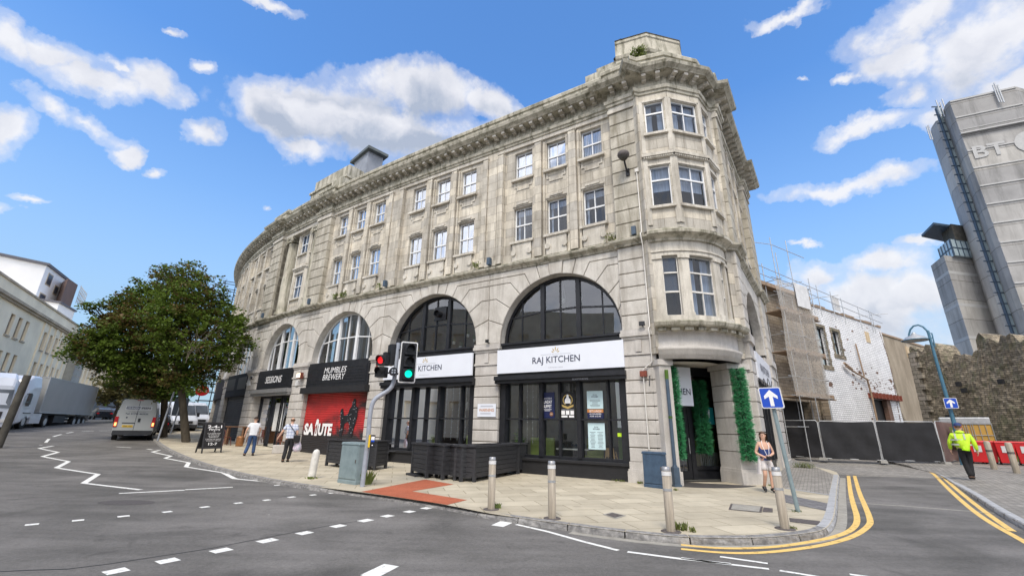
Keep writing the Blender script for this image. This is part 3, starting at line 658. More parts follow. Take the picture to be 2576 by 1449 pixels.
def slab(m,M,P,o0,o1,mi=0,g_=.012,ch=.02):
    "stone block with chamfered edge from a polygon in (s,z)"
    A=shrink(P,g_); Bp=shrink(P,g_+ch); n=len(A)
    m.face([M(p[0],o1,p[1]) for p in Bp],[(p[0],p[1]) for p in Bp],mi)
    for i in range(n):
        j=(i+1)%n
        m.face([M(A[i][0],o1-ch,A[i][1]),M(A[j][0],o1-ch,A[j][1]),M(Bp[j][0],o1,Bp[j][1]),M(Bp[i][0],o1,Bp[i][1])],None,mi)
        m.face([M(A[i][0],o0,A[i][1]),M(A[j][0],o0,A[j][1]),M(A[j][0],o1-ch,A[j][1]),M(A[i][0],o1-ch,A[i][1])],None,mi)
def rust(m,M,s0,s1,o0,o1,z0,z1,h,mi=0,half=False,g_=.014,ch=.02):
    "rusticated pier: core and blocks with open joints on three sides"
    m.fb(M,s0+.03,s1-.03,o0,o1-.04,z0,z1,None,1)
    n=max(1,round((z1-z0)/h)); hh=(z1-z0)/n
    for i in range(n):
        a,b=z0+i*hh+g_,z0+(i+1)*hh-g_
        if i==0: a=z0
        c=ch; S=[(s0,s1)]
        for (p,q) in S:
            m.face([M(p+c,o1,a+c),M(q-c,o1,a+c),M(q-c,o1,b-c),M(p+c,o1,b-c)],[(p+i*7.3,a),(q+i*7.3,a),(q+i*7.3,b),(p+i*7.3,b)],mi)
            m.face([M(p,o1-c,a),M(q,o1-c,a),M(q-c,o1,a+c),M(p+c,o1,a+c)],None,mi); m.face([M(p,o1-c,b),M(p+c,o1,b-c),M(q-c,o1,b-c),M(q,o1-c,b)],None,mi)
            for (x,y) in ((p,p+c),(q,q-c)):
                m.face([M(x,o1-c,a),M(y,o1,a+c),M(y,o1,b-c),M(x,o1-c,b)],None,mi); m.face([M(x,o0,a),M(x,o1-c,a),M(x,o1-c,b),M(x,o0,b)],[(o0,a),(o1,a),(o1,b),(o0,b)],mi)
            m.face([M(p,o0,a),M(q,o0,a),M(q,o1-c,a),M(p,o1-c,a)],None,mi); m.face([M(p,o0,b),M(q,o0,b),M(q,o1-c,b),M(p,o1-c,b)],None,mi)
def wallo(m,M,s0,s1,z0,z1,o,dp,ops,mi=0):
    "wall face with rectangular openings and their reveals"
    xs=sorted(set([s0,s1]+[v for q in ops for v in q[:2]])); zs_=sorted(set([z0,z1]+[v for q in ops for v in q[2:]]))
    for a,b in zip(xs,xs[1:]):
        for c,d in zip(zs_,zs_[1:]):
            if any(q[0]<=(a+b)/2<=q[1] and q[2]<=(c+d)/2<=q[3] for q in ops): continue
            m.face([M(a,o,c),M(b,o,c),M(b,o,d),M(a,o,d)],[(a,c),(b,c),(b,d),(a,d)],mi)
    for (a,b,c,d) in ops:
        for P in ([(a,c),(b,c)],[(b,c),(b,d)],[(b,d),(a,d)],[(a,d),(a,c)]):
            m.face([M(P[0][0],o,P[0][1]),M(P[1][0],o,P[1][1]),M(P[1][0],o-dp,P[1][1]),M(P[0][0],o-dp,P[0][1])],[(P[0][0],P[0][1]),(P[1][0],P[1][1]),(P[1][0]+dp,P[1][1]),(P[0][0]+dp,P[0][1])],mi)
def window(M,s0,s1,z0,z1,o,parent,style=0,frame='white_paint',name='window',bars=True,blind='curtain',rail=.5,f=.045):
    m=MB(); d=.07
    for (a,b,c,e) in ((s0,s0+f,z0,z1),(s1-f,s1,z0,z1),(s0+f,s1-f,z0,z0+f*1.3),(s0+f,s1-f,z1-f,z1)): m.fb(M,a,b,o-d,o+.02,c,e,1)
    zm=z0+(z1-z0)*rail; m.fb(M,s0+f,s1-f,o-d,o+.03,zm-.03,zm+.03,1); sm=(s0+s1)/2
    if bars: m.fb(M,sm-.018,sm+.018,o-d,o+.012,z0+f,zm-.03,1); m.fb(M,sm-.018,sm+.018,o-d,o+.012,zm+.03,z1-f,1)
    w_=m.build(name,mt[frame],parent)
    p=MB(); p.face([M(s0+f,o-.02,z0+f),M(s1-f,o-.02,z0+f),M(s1-f,o-.02,z1-f),M(s0+f,o-.02,z1-f)]); p.build('pane',mt['glass_upper'],w_)
    q=MB(); rnd=random.Random(int(s0*97+z0*31))
    # room behind and blind or curtain
    q.face([M(s0-.25,o-.9,z0-.3),M(s1+.25,o-.9,z0-.3),M(s1+.25,o-.9,z1+.1),M(s0-.25,o-.9,z1+.1)],None,1)
    if style==0:
        n=11; 
        for i in range(n):
            a=s0+f+(s1-s0-2*f)*i/n; b=a+(s1-s0-2*f)/n*.84; q.face([M(a,o-.10,z0+.08),M(b,o-.13,z0+.08),M(b,o-.13,z1-.04),M(a,o-.10,z1-.04)])
    elif style==1:
        for i in range(5): zt=z1-.06-i*.055; q.fb(M,s0+f,s1-f,o-.15,o-.12,zt-.035,zt,1)
        for (a,b) in ((s0+f,s0+f+.09),(s1-f-.09,s1-f)): q.face([M(a,o-.2,z0),M(b,o-.2,z0),M(b,o-.2,z1),M(a,o-.2,z1)])
    elif style==2:
        k=8
        for (a,b) in ((s0+f,s0+(s1-s0)*.36),(s1-(s1-s0)*.36,s1-f)):
            rows=[[M(a+(b-a)*i/k,o-.15-.03*(i%2),z) for i in range(k+1)] for z in (z0+.05,z1-.04)]; q.grid(rows,0,True)
    else: q.face([M(s0+f,o-.14,z0+(z1-z0)*.42),M(s1-f,o-.14,z0+(z1-z0)*.42),M(s1-f,o-.14,z1),M(s0+f,o-.14,z1)])
    q.build('blind',[mt[blind],mt['room_dark']],w_)
    return w_
wall=MB(); trim=MB(); blocks=MB(); archm=MB(); gran=MB()
# --- ground floor piers (granite) and their caps
for i,(a,b) in enumerate(PIER):
    o=.10 if i in BIG or i==0 else 0.
    gran.fb(FR,a-.07,b+.07,-.5,.12+o,-.3,.34,1); gran.fb(FR,a-.05,b+.05,-.5,.09+o,.34,.40,1); gran.fb(FR,a-.02,b+.02,-.5,.05+o,.40,.62,1)
    rust(gran,FR,a,b,-.5,.03+o,.62,4.02,.425)
    gran.fb(FR,a-.03,b+.03,-.5,.07+o,4.02,4.10,1); gran.fb(FR,a,b,-.5,.03+o,4.10,4.56,1)
    gran.fb(FR,a-.03,b+.03,-.5,.07+o,4.56,4.66,1); gran.fb(FR,a-.07,b+.07,-.5,.13+o,4.66,4.78,1); gran.fb(FR,a-.05,b+.05,-.5,.09+o,4.78,4.90,1)
    gran.fb(FR,(a+b)/2-.10,(a+b)/2+.10,-.3,.10+o,4.12,4.52,1)
# --- arches
for i,(a,b) in enumerate(BAY):
    c=(a+b)/2; r=(b-a)/2-.02; zs_=ZS if b-a>4.8 else 5.25
    if abs(b-a-4.65)<.1: r=2.25; zs_=5.30
    ps=(PIER[i][0]+PIER[i][1])/2 if i else .15; pe=(PIER[i+1][0]+PIER[i+1][1])/2
    N_=28
    for k in range(N_):
        t0,t1=PI*k/N_,PI*(k+1)/N_; x0,x1=c-r*math.cos(t0),c-r*math.cos(t1); y0,y1=zs_+r*math.sin(t0),zs_+r*math.sin(t1)
        archm.face([FR(x0,-.03,y0),FR(x1,-.03,y1),FR(x1,-.03,ZT),FR(x0,-.03,ZT)],None,1)
        archm.face([FR(x0,0,y0),FR(x1,0,y1),FR(x1,-.45,y1),FR(x0,-.45,y0)],[(0,k*.4),(0,k*.4+.4),(.45,k*.4+.4),(.45,k*.4)],0)
    for (x0,x1) in ((ps,c-r),(c+r,pe)):
        archm.face([FR(x0,-.03,4.9),FR(x1,-.03,4.9),FR(x1,-.03,ZT),FR(x0,-.03,ZT)],None,1)
        e=x1 if x0==ps else x0; archm.face([FR(e,0,4.9),FR(e,0,zs_),FR(e,-.45,zs_),FR(e,-.45,4.9)],None,0)
    # courses beside and voussoirs: angles measured from the springing
    angs=[0,17,34,50,63,74,84]; ext=[0,.55,.55,.62,.72,.85,.9]
    zc=[4.9 if zs_<5 else 4.9,5.55,6.15,6.72,7.22,7.62]
    for side in (-1,1):
        edge=ps if side<0 else pe
        def inner(d): return (c+side*r*math.cos(rad(d)),zs_+r*math.sin(rad(d)))
        def outer(j):
            d=angs[j]; p=inner(d)
            if j==0: return p
            if j<=4:
                z=zs_+(.1 if zs_<5 else 0)+(ZT-zs_-.25)*math.sin(rad(d*1.04))/math.sin(rad(66)); z=min(z,ZT-.28*(5-j)) ; k=(z-p[1])/max(.05,math.sin(rad(d))); k=min(k,.95)
                return (p[0]+side*k*math.cos(rad(d)),p[1]+k*math.sin(rad(d)))
            k=(ZT-p[1])/math.sin(rad(d)); return (p[0]+side*k*math.cos(rad(d)),ZT)
        for j in range(len(angs)-1):
            ia=[inner(angs[j]+(angs[j+1]-angs[j])*q/3) for q in range(4)]
            oa,ob_=outer(j),outer(j+1)
            def lim(p): return (max(p[0],edge) if side<0 else min(p[0],edge),p[1])
            oa,ob_=lim(oa),lim(ob_)
            P=list(ia)
            if j+1<=4: P+=[ob_,(edge,ob_[1]),(edge,oa[1] if j else 4.9)]
            elif j+1==5: P+=[ob_,(edge,ZT),(edge,oa[1])]
            else: P+=[ob_]
            if j==0: P+=[(ia[0][0],4.9)]
            else: P+=[oa]
            Q=[]
            for p in P:
                if not Q or (abs(p[0]-Q[-1][0])+abs(p[1]-Q[-1][1]))>.02: Q.append(p)
            if abs(Q[0][0]-Q[-1][0])+abs(Q[0][1]-Q[-1][1])<.02: Q.pop()
            slab(archm,FR,Q,-.03,.03 if j+1<5 or True else .05,0)
    ia=[(c+r*math.cos(rad(84+12*q/2)),zs_+r*math.sin(rad(84+12*q/2))) for q in range(3)]
    k0=(ZT-ia[0][1])/math.sin(rad(84)); P=ia+[(ia[-1][0]-k0*math.cos(rad(84)),ZT),(ia[0][0]+k0*math.cos(rad(84)),ZT)]
    slab(archm,FR,P,-.03,.07,0)
# pier A above the arches' springing
rust(archm,FR,-.95,.15,-.4,.13,4.9,ZT,.52)
# --- string course and everything swept round the building
def sweep(m,P,prof,mi=0,sm=False):
    "P: 2-D path, outward on its right; prof: (out,z)"
    P=[Vector(p[:2]) for p in P]; n=len(P); rows=[]; L=0; U=[]
    for i,p in enumerate(P):
        a=(p-P[i-1]).normalized() if i else None; b=(P[i+1]-p).normalized() if i<n-1 else None
        a=a or b; b=b or a; na=Vector((a.y,-a.x)); nb=Vector((b.y,-b.x)); k=(na+nb).normalized(); k=k/max(.35,k.dot(na))
        if i: L+=(p-P[i-1]).length
        rows.append([Vector((p.x+k.x*o,p.y+k.y*o,z)) for (o,z) in prof]); U.append([(L,z+o) for (o,z) in prof])
    m.grid(rows,mi,sm,False,U)
def pathF(extra):
    "front path from the far end to the corner, stepping out at the big piers"
    P=[]; s=56.
    st_=[(25.9,24.3),(19.65,18.2),(.15,-.97)]
    S=sorted(set([round(x,2) for x in np.arange(56,-.9,-1.5)]),reverse=True); 
    pts=[]
    for x in S:
        if any(q-.3<x<p+.3 for p,q in st_): continue
        pts.append((x,0.))
    for p,q in st_: pts+=[(p+.001,0.),(p,extra),(q,extra)]+([(q-.001,0.)] if q>0 else [])
    pts.sort(key=lambda t:-t[0]); return [FR(s_,o,0) for s_,o in pts]
LS=3.45
def pathL(extra):
    pts=[(0.,extra),(1.0,extra),(1.001,0.),(6.9,0.),(6.901,extra),(8.8,extra)]; return [LA(s_,o,0) for s_,o in pts]+[LA(8.8,-3,0)]
BC=1.65
def bowp(half,sag,n=16,c=BC):
    R_=(half*half+sag*sag)/(2*sag); th=math.asin(half/R_); return [CO(c+R_*math.sin(t),-(R_-sag)+R_*math.cos(t),0) for t in np.linspace(-th,th,n)]
bayp=[CO(.1,.05,0),CO(1.0,.62,0),CO(2.42,.62,0),CO(3.3,.05,0)]
corner_flat=[CO(-.05,.0,0),CO(.05,.0,0)]
PF,PL=pathF(.16)+[CO(.25,.02,0)],[CO(3.0,.05,0)]+pathL(.16)
bow=bowp(1.6,.62)
# string course z 8.02-8.36 : front, bow, lane
prS=[(-.2,8.02),(.06,8.02),(.08,8.08),(.16,8.14),(.22,8.18),(.24,8.26),(.10,8.30),(0,8.40),(-.2,8.40)]
sc_=MB(); sweep(sc_,PF,prS); sweep(sc_,PL,prS)
prB=[(-.4,7.95),(.04,7.95),(.06,8.02),(.14,8.08),(.24,8.13),(.30,8.16),(.31,8.26),(.20,8.32),(.05,8.42),(-.6,8.46)]
sweep(sc_,bow,prB,0,False); sc_.face([p+Vector((0,0,8.45)) for p in bow],None,0)
sc_.build('string_course',mt['corn'],B)
# cornice
prC=[(0,14.28),(.05,14.30),(.06,14.40),(.11,14.42),(.13,14.56),(.02,14.60),(.0,14.76),(.0,14.98),(.05,15.0),(.44,15.02),(.47,15.06),(.52,15.10),(.60,15.16),(.64,15.28),(.60,15.31),(.30,15.38),(.14,15.40)]
prA=[(.14,15.42),(.12,15.9),(.18,15.92),(.20,16.05),(.16,16.12),(-.45,16.14)]
PFc,PLc=pathF(.22),pathL(.22)
full=PFc+[CO(-.02,.06,0)]+bayp+[CO(3.42,.05,0)]+PLc
cn=MB(); sweep(cn,full,prC); sweep(cn,full,prA)
cn.build('cornice',mt['corn'],B)
# modillions along the same path
md=MB(); P2=[Vector(p[:2]) for p in full]
for a,b in zip(P2,P2[1:]):
    L=(b-a).length
    if L<.5: continue
    t=(b-a)/L; n_=Vector((t.y,-t.x)); k=max(1,round((L-.1)/.43))
    for q in range(k):
        c=a+t*(L*(q+.5)/k); M=lambda s,o,z,c=c,t=t,n_=n_:Vector((c.x+t.x*s+n_.x*o,c.y+t.y*s+n_.y*o,z))
        md.fb(M,-.085,.085,0,.40,14.90,15.01,1); md.fb(M,-.08,.08,0,.20,14.84,14.90,1)
md.build('modillions',mt['carved'],B)
# frieze / architrave wall above the windows
# --- upper walls, bays with three window axes
WZ=((9.33,11.0),(12.45,13.9))
def topaxis(M,s,w_,par,st0,st1,blockz=True,o=-.10):
    for zi,(z0,z1) in enumerate(WZ):
        window(M,s-w_/2,s+w_/2,z0,z1,o-.17,par,(st0,st1)[zi])
        trim.fb(M,s-w_/2-.12,s+w_/2+.12,o-.1,o+.16,z0-.11,z0,1)
    # hood over lower window, apron panel, ears below the upper sill, discs
    z=WZ[0][1]; trim.fb(M,s-w_/2-.04,s+w_/2+.04,o-.02,o+.05,z+.06,z+.12,1); trim.fb(M,s-w_*.33,s+w_*.33,o-.02,o+.09,z+.12,z+.20,1)
    z=WZ[1][0]-.11
    for (a,b,c,d) in ((-w_/2,-w_/2+.06,z-.26,z),(w_/2-.06,w_/2,z-.26,z),(-w_/2,-w_/2+.2,z-.32,z-.26),(w_/2-.2,w_/2,z-.32,z-.26),(-w_/2+.14,-w_/2+.2,z-.42,z-.32),(w_/2-.2,w_/2-.14,z-.42,z-.32),(-w_/2+.14,w_/2-.14,z-.47,z-.42)): trim.fb(M,s+a,s+b,o-.02,o+.035,c,d,1)
    trim.fb(M,s-w_/2,s+w_/2,o-.02,o+.10,8.42,9.22,1)
    for k in (-1,1):
        cs=s+k*w_*.42; pts=arc((cs,8.78),.12,0,2*PI,12)[:-1]; trim.prism([M(x,o+.16,z) for x,z in pts],[M(x,o+.1,z) for x,z in pts])
def upper_bay(M,a,b,axes,w_=.92,st=(1,0)):
    o=-.10; ops=[(s-w_/2,s+w_/2,z0,z1) for s in axes for (z0,z1) in WZ]
    wallo(wall,M,a,b,8.38,14.3,o,.24,ops)
    for k,s in enumerate(axes): topaxis(M,s,w_,B,*( (1,2) if k%2 else st))
    # slim pilaster strips between the axes
    ed=[a]+[(p+q)/2 for p,q in zip(axes,axes[1:])]+[b]
    for x in ed[1:-1]:
        pm=MB(); pm.fb(M,x-.16,x+.16,o-.02,o+.17,8.42,14.02,1); pm.build('pilaster',mt['ashlar'],B); trim.fb(M,x-.19,x+.19,o-.02,o+.20,14.02,14.10,1)
        for q in (-.26,.26): trim2.fb(M,x+q-.045,x+q+.045,o-.02,o+.07,8.42,13.98,1)
    trim.fb(M,a,b,o-.3,.0,14.10,14.30,None)
trim2=MB()
def flush():
    global wall,trim2,trim
    for m_,nme,mm in ((wall,'upper_wall','ashlar'),(trim2,'recessed_panel','ashlar'),(trim,'window_trim','carved')):
        if m_.f: m_.build(nme,mt[mm],B)
    wall,trim2,trim=MB(),MB(),MB()
for i in (0,1,2,4,5,6):
    flush()
    a,b=BAY[i]; c=(a+b)/2-.03; st=[(1,0),(1,2),(2,2),None,(2,2),(0,2),(2,0)][i]
    upper_bay(FR,a,b,[c-1.65,c,c+1.65],.92,st)
# flat paired pilasters
for i in (1,2,5,6,7):
    a,b=PIER[i]; wall.fb(FR,a,b,-.3,0.0,8.38,14.3,1)
    flush()
    for (p,q) in ((a+.02,a+.30),(b-.30,b-.02)): pm=MB(); pm.fb(FR,p,q,-.05,.10,8.42,14.0,1); pm.build('pilaster',mt['ashlar'],B); trim.fb(FR,p-.03,q+.03,-.05,.13,14.0,14.1,1)
    trim2.fb(FR,a+.36,b-.36,-.05,.05,8.42,13.7,1); trim.fb(FR,a+.3,b-.3,-.05,.08,8.38,8.62,1)
# big rusticated piers, full height
for i in (3,4):
    blocks=MB(); rust(blocks,FR,*PIER[i],-.6,.18,8.38,13.98,.56); blocks.build('rusticated_pier',[mt['block'],mt['jointdark']],B); trim.fb(FR,PIER[i][0]-.04,PIER[i][1]+.04,-.3,.24,13.98,14.14,1); trim.fb(FR,PIER[i][0],PIER[i][1],-.3,.20,14.14,14.30,1)
blocks=MB(); rust(blocks,FR,-.95,.15,-.4,.18,8.38,13.98,.56); blocks.build('rusticated_pier',[mt['block'],mt['jointdark']],B); trim.fb(FR,-.99,.19,-.3,.24,13.98,14.14,1); trim.fb(FR,-.95,.15,-.3,.20,14.14,14.3,1)
flush()
# --- column pavilion (bay 4): recessed wall, canted two storey bay between two columns
a,b=BAY[3]; RO=-.95; wallo(wall,FR,a,b,8.38,14.3,RO,.2,[]); trim.fb(FR,a,b,-1.0,.0,14.02,14.3,1); trim.fb(FR,a,b,-1.,.05,8.3,8.42,1)
for e in (a,b): wall.face([FR(e,0,8.38),FR(e,RO,8.38),FR(e,RO,14.3),FR(e,0,14.3)],[(0,8.38),(1,8.38),(1,14.3),(0,14.3)],0)
for s in (a+.62,b-.62):
    p=FR(s,-.42,0); col=MB(); prof=[(.52,8.42),(.52,8.52),(.48,8.56),(.50,8.64),(.42,8.70),(.415,8.80),(.42,10.5),(.38,12.8),(.35,13.45),(.39,13.50),(.36,13.56)]
    col.lathe(prof,(p.x,p.y,0),20); o_=col.build('column',mt['corn'],B)
    cp=MB(); cp.fb(FR,s-.46,s+.46,-.86,.02,13.86,14.02,1)
    for k in (-1,1):
        for oo in (-.02,-.84):
            c0=(s+k*.36,13.70); pts=arc(c0,.17,0,2*PI,14)[:-1]; cp.prism([FR(x,oo+.04,z) for x,z in pts],[FR(x,oo-.04,z) for x,z in pts])
            pts=arc(c0,.07,0,2*PI,10)[:-1]; cp.prism([FR(x,oo+.08,z) for x,z in pts],[FR(x,oo,z) for x,z in pts])
        cp.lathe([(.14,0),(.14,.01)],FR(s+k*.36,-.42,13.7),8)
    cp.fb(FR,s-.34,s+.34,-.80,-.04,13.66,13.86,1); cp.build('capital',mt['corn'],o_)
cc_=(a+b)/2
flush()
def canted(M,c,hw,fw,pr,o,ztop,zb,par,rl=.5):
    pts=[(c-hw,o),(c-fw,o+pr),(c+fw,o+pr),(c+hw,o)]
    for (p,q) in zip(pts,pts[1:]):
        A_,B_=M(q[0],q[1],0),M(p[0],p[1],0)
        if (M(c,1,0)-M(c,0,0)).to_2d().dot(Vector((B_.y-A_.y,A_.x-B_.x)))<0: A_,B_=B_,A_
        Mf=lin(A_,B_); L=(B_-A_).length; wd=L*(.40 if L>1.2 and rl>.5 else .33)
        ops=[(L/2-wd,L/2+wd,z0,z1) for z0,z1 in WZ]; wallo(wall,Mf,0,L,zb,ztop,0,.15,ops)
        for k,(z0,z1) in enumerate(WZ):
            window(Mf,L/2-wd,L/2+wd,z0,z1,-.1,par,(3,2)[k] if rl>.5 else (2 if k else 0),bars=L>1.2,rail=rl,blind='curtain'); trim.fb(Mf,L/2-wd-.1,L/2+wd+.1,-.05,.12,z0-.1,z0,1)
            trim.fb(Mf,L/2-wd-.1,L/2+wd+.1,-.02,.04,z1+.03,z1+.10,1)
        trim.fb(Mf,-.06,L+.06,-.05,.14,11.40,11.52,1); trim.fb(Mf,-.03,L+.03,-.05,.07,11.30,11.40,1)
        for x in (0.05,L-.05): trim.fb(Mf,x-.08,x+.08,-.05,.05,8.6,11.3,1); trim.fb(Mf,x-.07,x+.07,-.05,.04,11.6,14.0,1)
canted(FR,cc_,1.35,.75,.65,RO,14.1,8.42,B)
# --- corner bay: entrance, bow, canted upper storeys
gp=MB()
gp.fb(CO,.02,.46,-.6,.02,-.2,3.62,1,0); gp.fb(CO,-.03,.50,-.6,.08,-.2,.40,1,0); gp.fb(CO,-.03,.52,-.6,.07,3.62,3.80,1,0)
rust(gp,CO,2.66,3.42,-.9,.04,.45,3.62,.53,0); gp.fb(CO,2.60,3.50,-.9,.10,-.3,.38,1,0); gp.fb(CO,2.62,3.46,-.9,.07,.38,.46,1,0); gp.fb(CO,2.56,3.50,-.9,.10,3.62,3.80,1,0)
gp.build('entrance_pier',[mt['granite'],mt['jointdark']],B)
lt=MB(); prL=[(-.6,3.80),(.0,3.80),(.0,3.92),(.04,3.94),(.04,4.05),(.09,4.10),(.11,4.18),(.0,4.22),(.0,4.66),(.03,4.70),(.06,4.74)]
bw=bowp(1.58,.58,20); sweep(lt,bw,prL,0,True); lt.face([p+Vector((0,0,3.80)) for p in bw]+[CO(3.2,-1.3,3.8),CO(.1,-1.3,3.8)],None,1)
lt.build('lintel',[mt['granite'],mt['soffit']],B)
bk=MB(); sweep(bk,bw,[(0,4.74),(.10,4.76),(.14,4.80),(.36,4.82),(.40,4.86),(.44,4.96),(.42,5.0),(.1,5.04),(.0,5.10),(-.5,5.12)],0,False); bk.face([p+Vector((0,0,5.11)) for p in bw],None,0)
for i in range(9):
    th=rad(-36+9*i); R_=2.45; c=CO(BC+R_*math.sin(th),-1.86+R_*math.cos(th),0); t=CO(1,0,0)-CO(0,0,0); nrm=CO(0,1,0)-CO(0,0,0)
    tt=t*math.cos(th)-nrm*math.sin(th); nn_=nrm*math.cos(th)+t*math.sin(th); M=lambda s,o,z,c=c,tt=tt,nn_=nn_:Vector((c.x+tt.x*s+nn_.x*o,c.y+tt.y*s+nn_.y*o,z)); bk.fb(M,-.13,.13,-.1,.26,4.70,4.80,1)
bk.build('balcony_cornice',mt['corn'],B)
# bow window storey
R_=(1.55**2+.58**2)/(2*.58)
def BW(th): 
    t=rad(th); return (BC+R_*math.sin(t),-(R_-.58)+R_*math.cos(t))
bwm=MB()
def bowseg(m,t0,t1,o0,o1,z0,z1,n=4,mi=0):
    T=[t0+(t1-t0)*i/n for i in range(n+1)]
    f=lambda th,o,z:CO(BC+(R_+o)*math.sin(rad(th)),-(R_-.58)+(R_+o)*math.cos(rad(th)),z)
    for a_,b_ in zip(T,T[1:]):
        m.face([f(a_,o1,z0),f(b_,o1,z0),f(b_,o1,z1),f(a_,o1,z1)],[(a_*.05,z0),(b_*.05,z0),(b_*.05,z1),(a_*.05,z1)],mi); m.face([f(a_,o1,z1),f(b_,o1,z1),f(b_,o0,z1),f(a_,o0,z1)],None,mi); m.face([f(a_,o1,z0),f(b_,o1,z0),f(b_,o0,z0),f(a_,o0,z0)],None,mi)
    for a_ in (t0,t1): m.face([f(a_,o1,z0),f(a_,o1,z1),f(a_,o0,z1),f(a_,o0,z0)],[(o1,z0),(o1,z1),(o0,z1),(o0,z0)],mi)
bowseg(bwm,-41,41,-.3,.0,7.42,7.96,12); bowseg(bwm,-41,41,-.3,.04,7.56,7.62,12); bowseg(bwm,-41,41,-.3,.02,5.10,5.26,12)
for (p,q) in ((-41,-33),(-19.5,-10.5),(14.5,24),(35,41)):
    bowseg(bwm,p,q,-.3,-.02,5.24,7.44,3); bowseg(bwm,p-.4,q+.4,-.3,.03,7.30,7.42,3); bowseg(bwm,p-.3,q+.3,-.3,.02,5.24,5.36,3)
bwm.build('bow_wall',mt['carved'],B)
for (p,q) in ((-33,-19.5),(-10.5,14.5),(24,35)):
    A_,B_=BW(p),BW(q); Mf=lin(CO(A_[0],A_[1],0),CO(B_[0],B_[1],0)); L=(CO(A_[0],A_[1],0)-CO(B_[0],B_[1],0)).length
    wn=window(Mf,0.02,L-.02,5.26,7.40,-.14,B,3 if p<-20 else 2,bars=False,blind='pane_dark' if p<-20 else 'curtain',rail=.40,f=.03,frame='pipe_white')
    tb=MB(); tb.fb(Mf,.06,L-.06,-.2,-.10,6.78,6.83,1)
    if q-p>15: tb.fb(Mf,L/2-.015,L/2+.015,-.2,-.11,5.3,6.78,1)
    tb.build('transom',mt['pipe_white'],wn)
# behind the bow: floor plates and dark room
canted(CO,1.71,1.6,.71,.57,.05,14.3,8.42,B,.66)
rm=MB()
for z in (5.1,8.2,11.4): rm.face([CO(.1,-.2,z),CO(3.3,-.2,z),CO(3.3,-3,z),CO(.1,-3,z)])
rm.face([CO(-.1,-1.2,5.1),CO(3.6,-1.2,5.1),CO(3.6,-1.2,14.3),CO(-.1,-1.2,14.3)]); rm.build('inner_wall',mt['room_dark'],B)
# dentil band on the corner bay
dn=MB()
for p,q in zip(bayp,bayp[1:]):
    Mf=lin(p,q); L=(q-p).length; n=int(L/.075)
    for i in range(n): dn.fb(Mf,L*(i+.2)/n,L*(i+.8)/n,.05,.115,11.32,11.39,1)
dn.build('dentils',mt['carved'],B)
cl_=MB(); 
for (t0,t1) in ((-.02,.12),(3.22,3.5)): cl_.fb(CO,t0,t1,-.7,.06,8.38,14.3,1); cl_.fb(CO,t0,t1,-.6,.02,4.0,8.05,1)
cl_.build('corner_wall',mt['ashlar'],B)
# attic over the corner
tu=MB(); TP=[(-.08,-1.15),(1.05,-.35),(2.75,-.35),(3.7,-1.5),(3.9,-4.2),(2.2,-4.2)]
P_=[CO(x,y,0) for x,y in TP]; P_=[Vector((p.x,p.y)) for p in P_]
sweep(tu,P_+[P_[0]],[(.0,15.3),(.0,17.2),(.06,17.25),(.10,17.38),(.03,17.45),(0,17.5),(-.06,18.15),(-.02,18.2),(-.04,18.36),(-.3,18.4)],0); tu.face([Vector((p.x,p.y,18.38)) for p in P_])
tu.build('corner_turret',mt['corn'],B)
tb=MB(); tb.fb(FR,-.6,1.2,-2.0,-.1,15.3,16.72,1); tb.fb(FR,-.66,1.26,-2.0,-.04,16.05,16.25,1); tb.fb(FR,-.3,.8,-2.,-.5,16.7,17.3,1)
tb.fb(CO,.95,1.3,-.35,-.1,15.4,16.55,1); tb.fb(CO,2.5,2.85,-.35,-.1,15.4,16.55,1); tb.fb(CO,.95,2.85,-.3,-.15,15.4,15.9,1)
for k in range(3):
    c0=(1.6+k*.3,16.15); A1=arc(c0,.14,0,2*PI,14); A2=arc(c0,.09,0,2*PI,14)
    for i in range(14): tb.face([CO(A1[i][0],-.12,A1[i][1]),CO(A1[i+1][0],-.12,A1[i+1][1]),CO(A2[i+1][0],-.12,A2[i+1][1]),CO(A2[i][0],-.12,A2[i][1])])
tb.fb(CO,1.3,2.5,-.3,-.12,16.3,16.42,1)
tb.fb(CO,3.1,3.9,-2.,-.4,15.3,16.5,1)
tb.build('parapet',mt['corn'],B)
# attic over the column pavilion and stair hut on the roof
ab=MB(); ab.fb(FR,18.0,24.6,-2.2,-.15,15.35,16.4,None); ab.fb(FR,18.0,22.3,-2.6,-.3,16.4,17.25,None); ab.fb(FR,17.9,22.4,-2.7,-.2,17.0,17.15,None); ab.fb(FR,18.0,22.1,-2.4,-.4,17.25,18.0,None); ab.fb(FR,24.6,26.1,-1.6,.1,15.35,16.5,1); ab.fb(FR,17.7,18.9,-1.6,.12,15.35,16.7,1); ab.fb(FR,27.,31.,-1.6,.0,16.,16.4,2)
ab.build('parapet',mt['corn'],B)
def WPZ(x,y,z): d=ray(x,y); return Vector((d.x,d.y,d.z))*((z-EYE)/d.z)+Vector((0,0,EYE))
A_,L1,R1=WPZ(927,371,19.6),WPZ(880,411,19.6),WPZ(977,396,19.6); X1=L1+R1-A_; c_=(A_+X1)/2; up=Vector((0,0,.2))
Q_=[c_+(p-c_)*.74 for p in (A_,L1,X1,R1)]; ht=MB(); ht.hexa([Vector((p.x,p.y,15.4)) for p in Q_]+[p-Vector((0,0,.0)) for p in Q_]); hw_=ht.build('roof_hut',mt['hut_wall'],B)
hr=MB(); hr.hexa([A_,L1,X1,R1]+[p+up for p in (A_,L1,X1,R1)]); hr.build('hut_roof',mt['hut_roof'],hw_)
flush()
